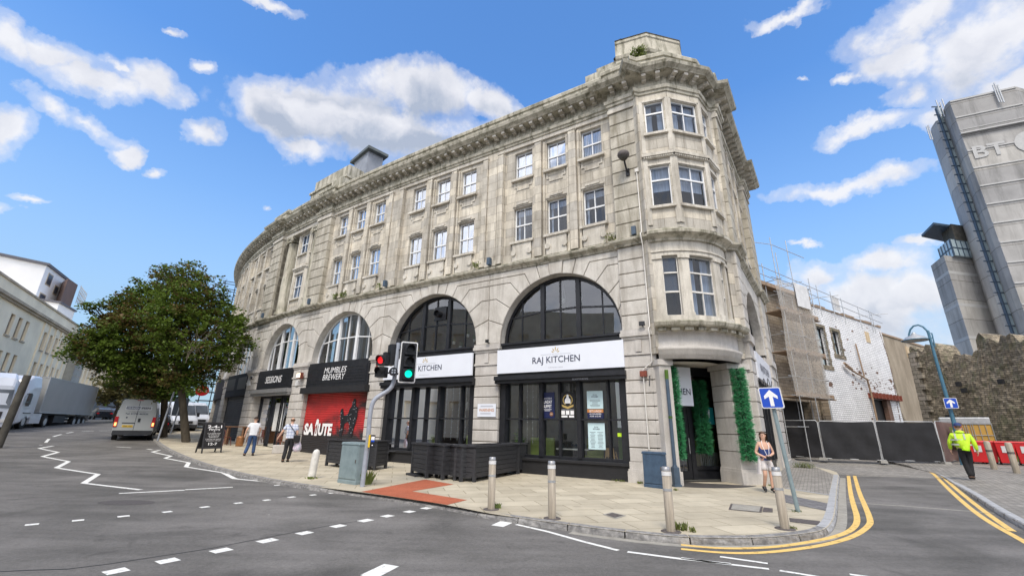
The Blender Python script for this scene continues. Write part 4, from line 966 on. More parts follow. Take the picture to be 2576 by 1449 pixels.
# --- lane side
a,b=1.0,6.9; c=3.95; r=2.35; zs_=5.0
for k in range(24):
    t0,t1=PI*k/24,PI*(k+1)/24; x0,x1=c-r*math.cos(t0),c-r*math.cos(t1); y0,y1=zs_+r*math.sin(t0),zs_+r*math.sin(t1)
    archm.face([LA(x0,0,y0),LA(x1,0,y1),LA(x1,0,ZT),LA(x0,0,ZT)],None,1); archm.face([LA(x0,.02,y0),LA(x1,.02,y1),LA(x1,-.6,y1),LA(x0,-.6,y0)],None,0)
for side in (-1,1):
    edge=a if side<0 else b
    for j,(d0,d1) in enumerate(((0,18),(18,36),(36,54),(54,72),(72,90))):
        P=[(c+side*r*math.cos(rad(d0+(d1-d0)*q/3)),zs_+r*math.sin(rad(d0+(d1-d0)*q/3))) for q in range(4)]
        z0,z1=zs_+(ZT-zs_)*j/5,zs_+(ZT-zs_)*(j+1)/5
        if j<4: P+=[(edge,z1),(edge,z0)]
        else: P+=[(c,ZT),(edge,ZT),(edge,z0)]
        if j==0: P=P[:-1]+[(edge,zs_)]
        slab(archm,LA,P,0,.04,0)
for (p,q) in ((-.05,1.),(6.9,8.8)):
    rust(gran,LA,p,q,-.5,.14,.62,4.02,.485); gran.fb(LA,p-.05,q+.06,-.5,.22,-.3,.40,1); gran.fb(LA,p-.03,q+.03,-.5,.18,.40,.62,1)
    gran.fb(LA,p-.03,q+.03,-.5,.18,4.02,4.1,1); gran.fb(LA,p,q,-.5,.14,4.1,4.56,1); gran.fb(LA,p-.05,q+.05,-.5,.22,4.6,4.9,1); gran.fb(LA,p-.02,q+.02,-.5,.16,4.56,4.6,1)
    rust(archm,LA,p,q,-.4,.14,4.9,ZT,.52); blocks=MB(); rust(blocks,LA,p,q,-.4,.18,8.38,13.98,.56); blocks.build('rusticated_pier',[mt['block'],mt['jointdark']],B); trim.fb(LA,p-.04,q+.04,-.3,.24,13.98,14.14,1); trim.fb(LA,p,q,-.3,.2,14.14,14.3,1)
for (p,q) in ((1.,1.6),(6.3,6.9)): gran.fb(LA,p,q,-.5,.0,-.3,4.9,1)
upper_bay(LA,1.0,6.9,[2.3,3.95,5.6],.92,(1,2))
wall.fb(LA,8.8,8.81,-9,.1,4.9,15.3,1)
# assemble the big meshes
wall.build('upper_wall',mt['ashlar'],B); trim2.build('recessed_panel',mt['ashlar'],B); trim.build('window_trim',mt['carved'],B)
archm.build('arch_wall',[mt['archstone'],mt['jointdark']],B); gran.build('granite_pier',[mt['granite'],mt['jointdark']],B)
rf=MB(); P=[FR(s,-.4,0) for s in np.arange(56,-1,-2)]; Q=[FR(s,-11,0) for s in np.arange(56,-1,-2)]
rf.grid([[Vector((p.x,p.y,15.35)) for p in P],[Vector((p.x,p.y,15.35)) for p in Q]],0,False)
rf.grid([[Vector((p.x,p.y,15.35)) for p in Q],[Vector((p.x,p.y,-.5)) for p in Q]],0,False)
rf.face([CO(-.2,.0,15.35),CO(3.5,.0,15.35),LA(8.8,-.3,15.35),FR(3,-11,15.35),FR(-.9,-.2,15.35)],None,0)
rf.build('roof',mt['roof_grey'],B)
# ------------------------------------------------------------------ arched windows
def archwin(M,a,b,zs_,r,col,par,style):
    c=(a+b)/2; o=-.38; m=MB(); z0=4.72; rr=r-.02
    def zt(x): return zs_+math.sqrt(max(.0001,rr*rr-(x-c)**2))
    N_=26; wdt=.10 if col=='black_paint' else .07
    for k in range(N_):
        t0,t1=PI*k/N_,PI*(k+1)/N_; q=[(c-R_*math.cos(t),zs_+R_*math.sin(t)) for t,R_ in ((t0,rr),(t1,rr),(t1,rr-wdt),(t0,rr-wdt))]
        m.face([M(x,o+.06,z) for x,z in q]); m.face([M(q[2][0],o+.06,q[2][1]),M(q[3][0],o+.06,q[3][1]),M(q[3][0],o-.06,q[3][1]),M(q[2][0],o-.06,q[2][1])])
    for k in (-1,1): m.fb(M,c+k*(rr-wdt/2)-wdt/2,c+k*(rr-wdt/2)+wdt/2,o-.05,o+.06,z0,zs_+.02,1)
    m.fb(M,c-rr,c+rr,o-.08,o+.10,z0-.02,z0+.10,2)
    for x,w_ in ((c-.78,.085),(c+.78,.085),(c,.03),(c-1.75,.02),(c+1.75,.02)):
        m.fb(M,x-w_,x+w_,o-.06,o+(.08 if w_>.05 else .03),z0+.05,min(zt(x-w_),zt(x+w_))-.03,1)
    # transom, rising slightly to the middle
    zt_=zs_+1.22
    xl=c-math.sqrt(max(0,rr*rr-(zt_-zs_-.15)**2)); xr=2*c-xl
    for (p,q,za,zb) in ((xl,c-.78,zt_-.16,zt_),(c-.78,c+.78,zt_,zt_),(c+.78,xr,zt_,zt_-.16)):
        m.hexa([M(p,o+.04,za-.03),M(q,o+.04,zb-.03),M(q,o-.04,zb-.03),M(p,o-.04,za-.03),M(p,o+.04,za+.03),M(q,o+.04,zb+.03),M(q,o-.04,zb+.03),M(p,o-.04,za+.03)])
    w_=m.build('arch_window',mt[col],par)
    g=MB(); P=[(c-rr*math.cos(PI*k/20),zs_+rr*math.sin(PI*k/20)) for k in range(21)]+[(c+rr,z0),(c-rr,z0)]
    g.face([M(x,o-.01,z) for x,z in P]); g.build('pane',mt['glass_shop' if col=='black_paint' else 'glass_dark'],w_)
    if style:
        q=MB(); q.face([M(c-rr,o-1.6,4.6),M(c+rr,o-1.6,4.6),M(c+rr,o-1.6,7.9),M(c-rr,o-1.6,7.9)],None,0)
        for k in range(9):
            if style==2 and k in (3,4,5): continue
            x=c-rr+.1+(2*rr-.2)*k/9; q.face([M(x,o-.35,4.75),M(x+.3,o-.35,4.75),M(x+.3,o-.35,6.6 if abs(k-4)>2 else 7.2),M(x,o-.35,6.6 if abs(k-4)>2 else 7.2)],None,1)
        q.build('blind',[mt['room_dark'],mt['curtain']],w_)
    return w_
for i,(a,b) in enumerate(BAY[:7]):
    sm_=abs(b-a-4.65)<.1; archwin(FR,a,b,5.30 if sm_ else ZS,2.25 if sm_ else (b-a)/2-.02,'black_paint' if i<2 else 'white_paint',B,0 if i<2 else 1+(i%2))
archwin(LA,1.6,6.3,5.0,2.33,'black_paint',B,1)
# ------------------------------------------------------------------ restaurant rooms behind the two black shopfronts
R_m=MB(); s0,s1=.0,12.
for (z,mi) in ((.12,1),(8.0,0)): R_m.grid([[FR(s,-.5,z) for s in np.linspace(s0,s1,9)],[FR(s,-7,z) for s in np.linspace(s0,s1,9)]],mi,False)
R_m.grid([[FR(s,-4.2,4.35) for s in np.linspace(s0,s1,9)],[FR(s,-7,4.35) for s in np.linspace(s0,s1,9)]],0,False)
R_m.grid([[FR(s,-7,.1) for s in np.linspace(s0,s1,9)],[FR(s,-7,8) for s in np.linspace(s0,s1,9)]],2,False)
for s in (s0,s1): R_m.face([FR(s,-.5,.1),FR(s,-7,.1),FR(s,-7,8),FR(s,-.5,8)],[(0,0),(6.5,0),(6.5,8),(0,8)],3)
R_m.build('dining_room',[mt['room_dark'],mt['wood_floor'],mt['room_wall'],mt['old_brick']],B)
for (a_,b_,o_,mm,nm) in ((.35,1.05,-1.5,'green_paint','green_partition'),(10.9,11.8,-1.1,'old_brick','brick_pier'),(5.0,7.0,-2.6,'room_wall','inner_pier')):
    pm=MB(); pm.fb(FR,a_,b_,o_-.1,o_,.1,4.3,1); pm.build(nm,mt[mm],B)
rl=MB()
for z in (4.7,4.95,5.2,5.42): rl.tube([FR(s,-4.1,z) for s in np.linspace(.2,11.8,8)],.018,6)
for s in np.arange(.4,12,1.4): rl.tube([FR(s,-4.1,4.35),FR(s,-4.1,5.42)],.025,6)
rl.build('mezzanine_railing',mt['galv'],B)
def shopfront(a,b,first):
    "black timber shopfront"
    r=MB(); r.fb(FR,a,b,-.42,.04,-.3,.50,2); r.fb(FR,a,b,-.42,.10,.46,.54,2); r.build('stall_riser',mt['black_matt'],B)
    f=MB(); f.fb(FR,a,b,-.42,-.20,.54,.64,2); f.fb(FR,a,b,-.42,-.18,3.24,3.40,2); f.fb(FR,a,a+.30,-.45,-.10,.54,3.4,1); f.fb(FR,b-.26,b,-.45,-.10,.54,3.4,1)
    A,Bq=a+.30,b-.26; L=Bq-A; third=[A+L*.335,A+L*.665] if first else [A+L*.36,A+L*.69]
    for x in third: f.fb(FR,x-.075,x+.075,-.42,-.14,.6,3.3,1)
    ed=[A]+third+[Bq]
    for k,(p,q) in enumerate(zip(ed,ed[1:])):
        x=p+(q-p)*(.30 if k==0 else .52 if k==1 else .62); f.fb(FR,x-.035,x+.035,-.40,-.2,.6,3.3,1); f.fb(FR,p,q,-.40,-.19,1.88,1.94,1)
    f.fb(FR,a,b,-.42,-.05,4.58,4.84,2); f.fb(FR,a,b,-.42,.02,4.80,4.88,2)
    fo=f.build('shopfront',mt['black_paint'],B)
    g=MB(); g.face([FR(A,-.32,.6),FR(Bq,-.32,.6),FR(Bq,-.32,3.3),FR(A,-.32,3.3)]); g.build('pane',mt['glass_shop'],fo)
    w_=MB(); w_.fb(FR,a-.06,b+.06,-.05,.30,3.36,3.52,2); w_.fb(FR,a-.06,b+.06,-.05,.22,3.24,3.36,2); w_.fb(FR,a,b,-.2,.10,3.52,3.62,2); w_.build('awning_box',mt['black_paint'],B)
shopfront(*BAY[0],True); shopfront(*BAY[1],False)
def emblem(m,M,xc,z,sc,mi,off):
    for k,an in enumerate((-66,-34,0,34,66)):
        l=.17 if k==2 else .145 if k in(1,3) else .11; an=rad(an); d=(math.sin(an),math.cos(an)); n_=(math.cos(an),-math.sin(an)); base=.055
        P=[(xc+sc*(d[0]*base),z+sc*d[1]*base),(xc+sc*(d[0]*(base+l*.5)+n_[0]*.02),z+sc*(d[1]*(base+l*.5)+n_[1]*.02)),(xc+sc*d[0]*(base+l),z+sc*d[1]*(base+l)),(xc+sc*(d[0]*(base+l*.5)-n_[0]*.02),z+sc*(d[1]*(base+l*.5)-n_[1]*.02))]
        m.face([M(x,off,zz_) for x,zz_ in P],None,mi)
def rajsign(M,a,b,z0,z1,o,label,L=-1):
    "L=-1: s grows to the left"
    m=MB(); m.fb(M,a,b,o-.08,o,z0,z1,3)
    s=m.build('shop_sign',mt['sign_white']); tag(s,label,'sign','white restaurant signs')
    c=(a+b)/2+L*.0; t=MB(); e=o+.006; X=lambda d:c+L*d; H_=z1-z0
    txt(t,'RAJ KITCHEN',M,X(-.98),X(.98),z0+H_*.24,z0+H_*.58,e,0,bold=.006)
    emblem(t,M,c,z0+H_*.70,1.25*H_,1,e)
    txt(t,'EST 2022',M,X(-.13),X(.13),z0+H_*.645,z0+H_*.675,e,2); txt(t,'PURE INDIAN CUISINE',M,X(-.30),X(.30),z0+H_*.12,z0+H_*.155,e,2)
    for k in (-1,1): t.fb(M,*sorted((X(k*.17),X(k*.62))),o,e,z0+H_*.655,z0+H_*.663,1,2)
    t.build('lettering',[mt['navy_ink'],mt['gold_ink'],mt['grey_ink']],s); return s
rajsign(FR,.12,5.33,3.63,4.57,.20,'white RAJ KITCHEN fascia sign nearest the street corner, under the largest arch')
rajsign(FR,6.58,11.82,3.63,4.57,.20,'white RAJ KITCHEN fascia sign partly hidden behind the traffic light')
sg=MB(); sg.fb(LA,1.5,6.2,.0,.14,3.5,4.5,1); s_=sg.build('shop_sign',mt['sign_white']); tag(s_,'white restaurant sign on the lane side wall above the one way sign','sign','white restaurant signs')
t=MB(); txt(t,'RAJ KITCHEN',LA,2.4,5.2,3.75,4.15,.146,0,bold=.01); t.build('lettering',mt['navy_ink'],s_)
sf=MB(); sf.fb(LA,1.6,6.3,-.5,-.2,-.2,.5,1); sf.fb(LA,1.6,6.3,-.3,-.12,3.3,4.8,1)
for x in (1.62,2.8,3.95,5.1,6.2): sf.fb(LA,x,x+.1,-.3,-.12,.5,3.3,1)
so_=sf.build('shopfront',mt['black_paint'],B); g=MB(); g.face([LA(1.6,-.22,.4),LA(6.3,-.22,.4),LA(6.3,-.22,3.4),LA(1.6,-.22,3.4)]); g.build('pane',mt['glass_dark'],so_)
t=MB(); txt(t,'EXPRESS',FR,2.05,1.45,3.26,3.32,.226,0); t.build('lettering',mt['grey_ink'],B)
# --- sign brackets / small things on the front
def sign3(name,M,a,b,z0,z1,o,material,label,cat='sign',th=.02,grp=None):
    m=MB(); m.fb(M,a,b,o-th,o,z0,z1,1); s=m.build(name,mt[material]); return tag(s,label,cat,grp)
s=sign3('warning_sign',FR,5.42,6.30,1.98,2.48,.075,'sign_white','white WARNING notice with purple letters fixed to the granite pier')
t=MB(); txt(t,'WARNING',FR,6.22,5.50,2.18,2.30,.08,0,bold=.012)
for k,z in enumerate((2.40,2.37,2.12,2.085)): t.fb(FR,5.55+(k>1)*.1,6.15,.075,.08,z,z+.012,1,1)
t.build('lettering',[mt['poster_orange'],mt['grey_ink']],s)
# --- brewery bay
a,b=BAY[2]; m=MB(); m.fb(FR,a+.02,b+.05,-.3,.10,3.46,4.78,2); 
for k in range(6): m.fb(FR,a+.14,b-.1,.10,.115,3.66+.15*k,3.79+.15*k,2)
s=m.build('shop_sign',mt['black_paint']); tag(s,'black boarded sign reading MUMBLES BREWERY above the red shutter','sign','black shop signs')
t=MB(); txt(t,'MUMBLES',FR,16.62,14.72,4.18,4.48,.125,0,shear=.2,bold=.0); txt(t,'BREWERY',FR,16.68,14.78,3.82,4.12,.125,0,shear=.2,bold=.0)
t.build('lettering',mt['white_ink'],s)
sh=MB(); sh.fb(FR,a-.12,b+.1,-.1,.34,3.14,3.46,2); sh.build('shutter_box',mt['black_matt'],B)
def shutter(M,a,b,z0,z1,o,material,name='roller_shutter',rows=36):
    m=MB(); R=[];U=[]
    for k in range(rows*2+1):
        z=z0+(z1-z0)*k/(rows*2); oo=o+(.022 if k%2 else 0.); R.append([M(x,oo,z) for x in np.linspace(a,b,7)]); U.append([(x,z) for x in np.linspace(a,b,7)])
    m.grid(R,0,False,False,U); return m.build(name,mt[material],B)
ms_=shutter(FR,a+.05,b-.02,.08,3.2,-.12,'mural')
t=MB()
txt(t,'SA',FR,18.02,17.12,1.02,1.62,-.088,0,bold=.05,shear=.05); txt(t,'UTE',FR,16.72,15.55,1.02,1.62,-.088,0,bold=.05,shear=.05)
t.face([FR(x,-.09,z) for x,z in ((17.02,1.0),(16.78,1.0),(16.80,1.45),(16.74,1.5),(16.78,1.78),(16.88,1.86),(16.98,1.78),(17.04,1.5),(16.97,1.45))],None,0)
t.face([FR(x,-.088,z) for x,z in ((16.93,1.1),(16.86,1.1),(16.84,1.5),(16.88,1.6),(16.95,1.5))],None,1)
fig=[(14.95,1.02),(14.9,1.4),(14.98,1.85),(15.0,2.02),(15.06,2.22),(14.98,2.35),(14.86,2.36),(14.8,2.2),(14.74,2.02),(14.5,2.05),(14.42,2.12),(14.34,2.35),(14.22,2.44),(14.16,2.72),(14.10,2.82),(14.0,2.84),(13.93,2.76),(13.90,2.5),(13.74,2.38),(13.68,2.0),(13.78,1.6),(13.86,1.35),(13.92,1.02),(14.18,1.02),(14.22,1.6),(14.38,1.72),(14.6,1.62),(14.7,1.02)]
t.face([FR(x,-.092,z) for x,z in fig],None,2)
rnd=random.Random(5)
for k in range(70):
    x,z=rnd.uniform(13.8,15.0),rnd.uniform(1.1,2.7)
    ins=False
    for (x1,z1),(x2,z2) in zip(fig,fig[1:]+fig[:1]):
        if (z1>z)!=(z2>z) and x<(x2-x1)*(z-z1)/(z2-z1)+x1: ins=not ins
    if ins: t.face([FR(x+dx,-.089,z+dz) for dx,dz in ((0,0),(.05,.01),(.04,.035),(.0,.03))],None,3)
t.build('mural_painting',[mt['white_ink'],mt['rust'],mt['black_paint'],mt['grey_ink']],ms_)
# --- SESSIONS bay
a,b=BAY[3]; m=MB(); m.fb(FR,a,b,-.3,.08,3.58,4.72,2); 
for k in range(6): m.fb(FR,a+.05,b-.05,.08,.092,3.66+.16*k,3.80+.16*k,2)
s=m.build('shop_sign',mt['black_paint']); tag(s,'black boarded sign reading SESSIONS above the open bar front','sign','black shop signs')
t=MB(); txt(t,'SESSIONS',FR,23.1,21.0,3.92,4.32,.10,0,shear=.2,bold=.006); t.build('lettering',mt['white_ink'],s)
m=MB(); m.fb(FR,a-.1,b+.12,-.1,.42,3.30,3.52,2); m.fb(FR,a-.05,b+.1,-.1,.32,3.16,3.30,2); m.build('shutter_box',mt['alu'],B)
m=MB()
for x in (a+.02,a+1.55,a+1.75,a+3.0,b-.1): m.fb(FR,x,x+.08,-.45,-.3,.1,3.2,1)
m.fb(FR,a,b,-.45,-.3,3.05,3.2,1); m.fb(FR,a,b,-.45,-.25,-.2,.2,1); fo=m.build('shopfront',mt['black_paint'],B)
g=MB(); g.face([FR(a,-.38,.1),FR(b,-.38,.1),FR(b,-.38,3.2),FR(a,-.38,3.2)]); g.build('pane',mt['glass_dark'],fo)
m=MB(); m.face([FR(a,-3,.1),FR(b,-3,.1),FR(b,-3,3.6),FR(a,-3,3.6)],None,0); m.face([FR(a,-.4,3.4),FR(b,-.4,3.4),FR(b,-3,3.4),FR(a,-3,3.4)],None,1); m.face([FR(a,-.4,.12),FR(b,-.4,.12),FR(b,-3,.12),FR(a,-3,.12)],None,1)
for x in (a,b): m.face([FR(x,-.4,.1),FR(x,-3,.1),FR(x,-3,3.5),FR(x,-.4,3.5)],None,0)
m.build('bar_room',[mt['room_wall'],mt['room_dark']],B)
s=sign3('window_poster',FR,21.1,22.1,1.15,2.75,-.35,'sheet_white','pale panel hanging inside the glass of the bar front','poster',grp=None)
for i,(x,z,h_) in enumerate(((23.0,2.1,.28),(23.05,1.7,.2))):
    q=sign3('window_sticker',FR,x,x+.5,z,z+h_,-.30,'grey_ink','grey menu sticker on the bar window, '+('upper' if i==0 else 'lower')+' of the two','sticker')
def board(x0,x1,z0,z1,o,lines,label):
    s=sign3('menu_board',FR,x0,x1,z0,z1,o,'black_matt',label,'menu board',th=.03); t=MB(); n=len(lines)
    for k,l in enumerate(lines):
        zt=z1-.06-(z1-z0-.1)*k/n; w_=(x1-x0)*.42*min(1,.5+len(l)*.05); c=(x0+x1)/2; txt(t,l,FR,c+w_,c-w_,zt-(z1-z0)/n*.5,zt,o+.005,0,bold=.01)
    t.build('lettering',mt['white_ink'],s); return s
board(18.75,19.15,1.95,3.35,.10,['LIVE','MUSIC','FRI 8PM','QUIZ','THURS','OPEN','MIC'],'tall black event board on the pier between the bar and the red shutter')
board(18.85,19.22,.9,1.85,.12,['WHATS ON','FOOD','DRINK'],'short black board below the tall event board on the pier')
# --- bays further along: closed dark shutters
for i in (4,5,6,7):
    a,b=BAY[i]; m=MB(); m.fb(FR,a,b,-.3,.05,3.3,4.8,2); m.build('fascia',mt['black_matt'],B); shutter(FR,a,b,-.2,3.35,-.2,'grey_shutter',rows=26)
s=sign3('fascia_sign',FR,26.2,30.7,3.75,4.55,.09,'black_paint','unlit black fascia sign under the tree leaves','sign')
# --- fittings on the wall
def fit(name,label,cat,fn,material,grp=None,parts=()):
    m=MB(); fn(m); o=m.build(name,mt[material]); tag(o,label,cat,grp); return o
def flood(M,s,z,label,lit=False,sc=1.,o0=.2,mt_='black_paint',le='lens_dark'):
    m=MB(); m.fb(M,s-.16*sc,s+.16*sc,o0+.05,o0+.18*sc,z-.12*sc,z+.12*sc,1); m.tube([M(s,o0-.2,z-.12*sc),M(s,o0+.1,z-.12*sc)],.02,6)
    o=m.build('floodlight',mt[mt_]); tag(o,label,'floodlight'); l=MB(); l.fb(M,s-.13*sc,s+.13*sc,o0+.18*sc,o0+.19*sc+.005,z-.09*sc,z+.09*sc,1); l.build('lens',mt[le],o); return o
flood(FR,18.55,4.15,'lit square floodlight on the pier between the bar and the brewery',sc=1.25,le='lamp_warm',mt_='rust')
flood(FR,5.85,5.0,'small dark spotlight on top of the pier cap between the two white signs',sc=.5,o0=.15)
flood(FR,-.6,5.05,'small dark spotlight on the cap beside the bow window',sc=.6,o0=.2)
flood(FR,24.9,4.35,'dark spotlight at the left end of the SESSIONS sign',sc=.7)
for i,s_ in enumerate((5.9,12.4,19.1,25.2,-.55)):
    m=MB(); m.fb(FR,s_-.08,s_+.08,.12,.30,8.40,8.72,1); o=m.build('uplighter',mt['lead_blue']); tag(o,'small dark box lamp on the string course '+['over the two white signs','left of the second white sign','right of the column pavilion','left of the column pavilion','next to the bow window'][i],'lamp','box lamps on the string course')
# street lamp on the corner pier
lp=empty('wall_lamp',FR(-.48,.18,11.35),0,'old grey round street lamp with a glass bowl high on the corner pier','lamp')
c=Vector(lp.location); out=(FR(-.35,1,0)-FR(-.35,0,0)); R0=lambda v:(v[0],v[1],v[2])
def loc(m): 
    m.v=[(x-c.x,y-c.y,z-c.z) for x,y,z in m.v]; return m
m=MB(); m.tube([c+Vector((0,0,-.3)),c+out*.2+Vector((0,0,-.25)),c+out*.35+Vector((0,0,-.05)),c+out*.42+Vector((0,0,.12))],.035,8); m.fb(FR,-.55,-.41,.18,.24,10.9,11.2,1); loc(m).build('bracket',mt['black_paint'],lp)
m=MB(); hc=c+out*.46+Vector((0,0,.24)); m.ball(hc,(.23,.23,.17),n=16); loc(m).build('lamp_head',mt['iron'],lp)
m=MB(); m.ball(hc+Vector((0,0,-.09)),(.17,.17,.15),n=14); loc(m).build('bowl',mt['castle_dark'],lp)
# white pipe on the corner pier
m=MB(); m.tube([FR(-.82,.22,11.0),FR(-.83,.22,8.45),FR(-.83,.46,8.3),FR(-.83,.26,7.95),FR(-.84,.2,4.95),FR(-.82,.34,4.85),FR(-.82,.24,4.55),FR(-.82,.2,3.75),FR(-.62,.2,3.6),FR(-.5,.2,3.5),FR(-.5,.18,1.0)],.022,8)
m.fb(FR,-.9,-.76,.16,.26,10.95,11.1,1); o=tag(m.build('conduit',mt['pipe_white']),'thin white pipe running down the corner pier past the bow window','pipe')
m=MB(); m.fb(FR,-.62,-.40,.15,.27,3.28,3.46,1); m.build('junction_box',mt['rust'],o)
# downpipe left of the entrance
p0=CO(.2,.14,0); dpp=empty('downpipe',(p0.x,p0.y,0),0,'dark blue drainpipe with a square foot beside the garlanded entrance','drainpipe')
m=MB(); m.tube([(0,0,.5),(0,0,3.2)],.055,12); m.tube([(0,0,3.15),(0,0,3.2),(0,0,3.45)],[.055,.06,.06],10,1); m.tube([(0,0,1.95),(0,0,2.02)],.063,12,1); m.build('pipe',[mt['lead_blue'],mt['leaf_green']],dpp)
m=MB(); a_=math.atan2(.24,.97); m.box((0,0,.27),(.19,.16,.54),a_); m.box((0,0,.56),(.14,.12,.08),a_,taper=.7); m.box((0,0,.03),(.24,.2,.06),a_); m.build('pipe_foot',mt['lead_blue'],dpp)
# hoarding bracket etc.
m=MB(); m.tube([FR(-.72,.16,3.3),FR(-.72,.3,3.28),FR(-.70,.3,2.95)],.014,6); tag(m.build('wall_hook',mt['black_paint']),'small black iron hook on the corner pier beside the white pipe','hook')
m=MB()
for (s_,k) in ((1.0,1),):
    pts=[LA(1.05,.16+.12*t,3.25+.18*math.sin(t*6)) for t in np.linspace(0,3.2,24)]; m.tube(pts,.012,6); m.tube([LA(1.05,.15,3.0+.5*math.sin(t)) if False else LA(1.05,.2+.14*math.cos(t),3.05+.2*math.sin(t)) for t in np.linspace(0,5,18)],.012,6)
tag(m.build('scroll_bracket',mt['black_paint']),'curled black iron bracket under the lane side sign','bracket')
# alarm box, small notices
for (s_,z,w_,h_,lab,mat_) in ((18.9,3.62,.28,.3,'white alarm box on the pier right of SESSIONS','sheet_white'),(25.2,3.9,.5,.3,'pale box on the pier left of SESSIONS','sheet_white')):
    m=MB(); m.fb(FR,s_,s_+w_,.06,.2,z,z+h_,1); tag(m.build('alarm_box',mt[mat_]),lab,'alarm box')
m=MB(); m.tube([FR(12.1,.05,4.2),FR(12.1,.5,4.2)],.03,8); m.tube([FR(12.1,.4,4.35),FR(12.1,.4,4.05)],.05,8); tag(m.build('wall_bracket',mt['rust']),'rusty projecting arm on the pier right of MUMBLES BREWERY','bracket')
# ------------------------------------------------------------------ posters in the restaurant windows
PG='posters in the restaurant window'
po=-.28
s=sign3('poster',FR,3.02,3.62,1.95,2.90,po,'poster_navy','navy LAVISH SUNDAY BUFFET poster in the restaurant window','poster',th=.01,grp=PG)
t=MB(); txt(t,'LAVISH',FR,3.50,3.14,2.64,2.70,po+.004,0); txt(t,'SUNDAY',FR,3.52,3.12,2.48,2.60,po+.004,0,bold=.02); txt(t,'BUFFET',FR,3.50,3.14,2.32,2.44,po+.004,0,bold=.02); t.fb(FR,3.14,3.5,po,po+.004,2.26,2.275,1,0); t.fb(FR,3.2,3.44,po,po+.004,2.215,2.23,1,0)
pts=arc((3.15,2.10),.075,0,2*PI,16)[:-1]; t.face([FR(x,po+.004,z) for x,z in pts],None,1); txt(t,'£15',FR,3.19,3.11,2.08,2.12,po+.006,0); t.build('lettering',[mt['white_ink'],mt['copper']],s)
s=sign3('poster',FR,2.18,2.78,1.95,2.88,po,'black_matt','black poster with a golden crest and white chef figure in the restaurant window','poster',th=.01,grp=PG)
t=MB(); A1=arc((2.48,2.60),.2,rad(-60),rad(240),18); A2=arc((2.48,2.60),.165,rad(-60),rad(240),18)
for i in range(18): t.face([FR(A1[i][0],po+.004,A1[i][1]),FR(A1[i+1][0],po+.004,A1[i+1][1]),FR(A2[i+1][0],po+.004,A2[i+1][1]),FR(A2[i][0],po+.004,A2[i][1])],None,0)
t.face([FR(x,po+.005,z) for x,z in ((2.60,2.48),(2.36,2.48),(2.37,2.62),(2.43,2.68),(2.44,2.78),(2.48,2.81),(2.52,2.78),(2.53,2.68),(2.59,2.62))],None,1)
t.face([FR(x,po+.006,z) for x,z in ((2.72,2.44),(2.48,2.36),(2.24,2.44),(2.26,2.36),(2.48,2.28),(2.70,2.36))],None,0)
for k in range(3): t.fb(FR,2.24+.18*k,2.38+.18*k,po,po+.004,2.08,2.22,1,1)
t.fb(FR,2.24,2.74,po,po+.004,2.24,2.26,1,2); t.fb(FR,2.24,2.44,po,po+.004,1.98,2.05,1,1); t.fb(FR,2.5,2.74,po,po+.004,1.98,2.05,1,1); t.build('print',[mt['gold_ink'],mt['white_ink'],mt['grey_ink']],s)
for (x0,x1,z0,z1,lab) in ((1.12,1.72,2.28,2.90,'pale blue upper menu poster in the right restaurant window'),(1.10,1.72,.92,1.80,'pale blue lower menu poster in the right restaurant window')):
    s=sign3('poster',FR,x0,x1,z0,z1,po,'poster_pale',lab,'poster',th=.01,grp=PG); t=MB(); c=(x0+x1)/2
    txt(t,'RAJ',FR,c+.07,c-.07,z1-.16,z1-.12,po+.004,0,bold=.02); txt(t,'KITCHEN',FR,c+.12,c-.12,z1-.23,z1-.18,po+.004,0,bold=.02); rnd=random.Random(2)
    for k in range(int((z1-z0-.32)/.045)):
        for q in ((x0+.06,c-.03),(c+.03,x1-.06)) if z0<1.5 else ((x0+.1,x1-.1),):
            w_=(q[1]-q[0])*rnd.uniform(.5,1); t.fb(FR,(q[0]+q[1]-w_)/2,(q[0]+q[1]+w_)/2,po,po+.003,z1-.32-.045*k,z1-.308-.045*k,1,1)
    t.build('lettering',[mt['navy_ink'],mt['pane_dark']],s)
s=sign3('poster',FR,1.12,1.72,1.95,2.26,po,'poster_navy','orange and navy SET LUNCH poster strip in the right restaurant window','poster',th=.01,grp=PG)
t=MB(); t.fb(FR,1.12,1.72,po,po+.004,2.15,2.26,1,1); txt(t,'SET LUNCH',FR,1.64,1.20,2.165,2.235,po+.007,0,bold=.01); txt(t,'4 COURSES',FR,1.64,1.20,2.08,2.13,po+.005,0,bold=.01); txt(t,'FOR £15.95',FR,1.62,1.22,2.0,2.05,po+.005,0,bold=.01); t.build('lettering',[mt['white_ink'],mt['poster_orange']],s)
s=sign3('sticker',FR,.52,.66,1.36,1.48,-.29,'hivis','small bright green sticker low in the right restaurant window','sticker',th=.005)
# furniture seen through the glass
def inside(name,label,cat,s_,o_,z,grp=None): p=FR(s_,o_,z); q=FR(s_+1,o_,z); return empty(name,p,math.atan2(q.y-p.y,q.x-p.x),label,cat,grp)
pl_lab=['hanging metal pendant lamp behind the left restaurant window, leftmost','hanging metal pendant lamp behind the left restaurant window, middle','hanging metal pendant lamp behind the left restaurant window, rightmost','hanging metal pendant lamp left of the navy buffet poster','hanging pendant lamp between the chef poster and the menu poster']
pend=None
for i,(s_,o_) in enumerate(((8.9,-1.5),(8.0,-1.5),(7.2,-1.5),(4.3,-1.6),(2.0,-2.6))):
    if pend is None:
        pend=e=empty('pendant_lamp',(0,0,0)); m=MB(); m.lathe([(.05,.0),(.085,.01),(.085,.30),(.03,.36),(.0,.37)],(0,0,-.1),14); m.build('lamp_shade',mt['alu'],e); m=MB(); m.tube([(0,0,.25),(0,0,2.0)],.008,6); m.build('cord',mt['black_matt'],e)
    else: e=copy_tree(pend)
    e.location=FR(s_,o_,2.42); tag(e,pl_lab[i],'lamp','pendant lamps in the restaurant')
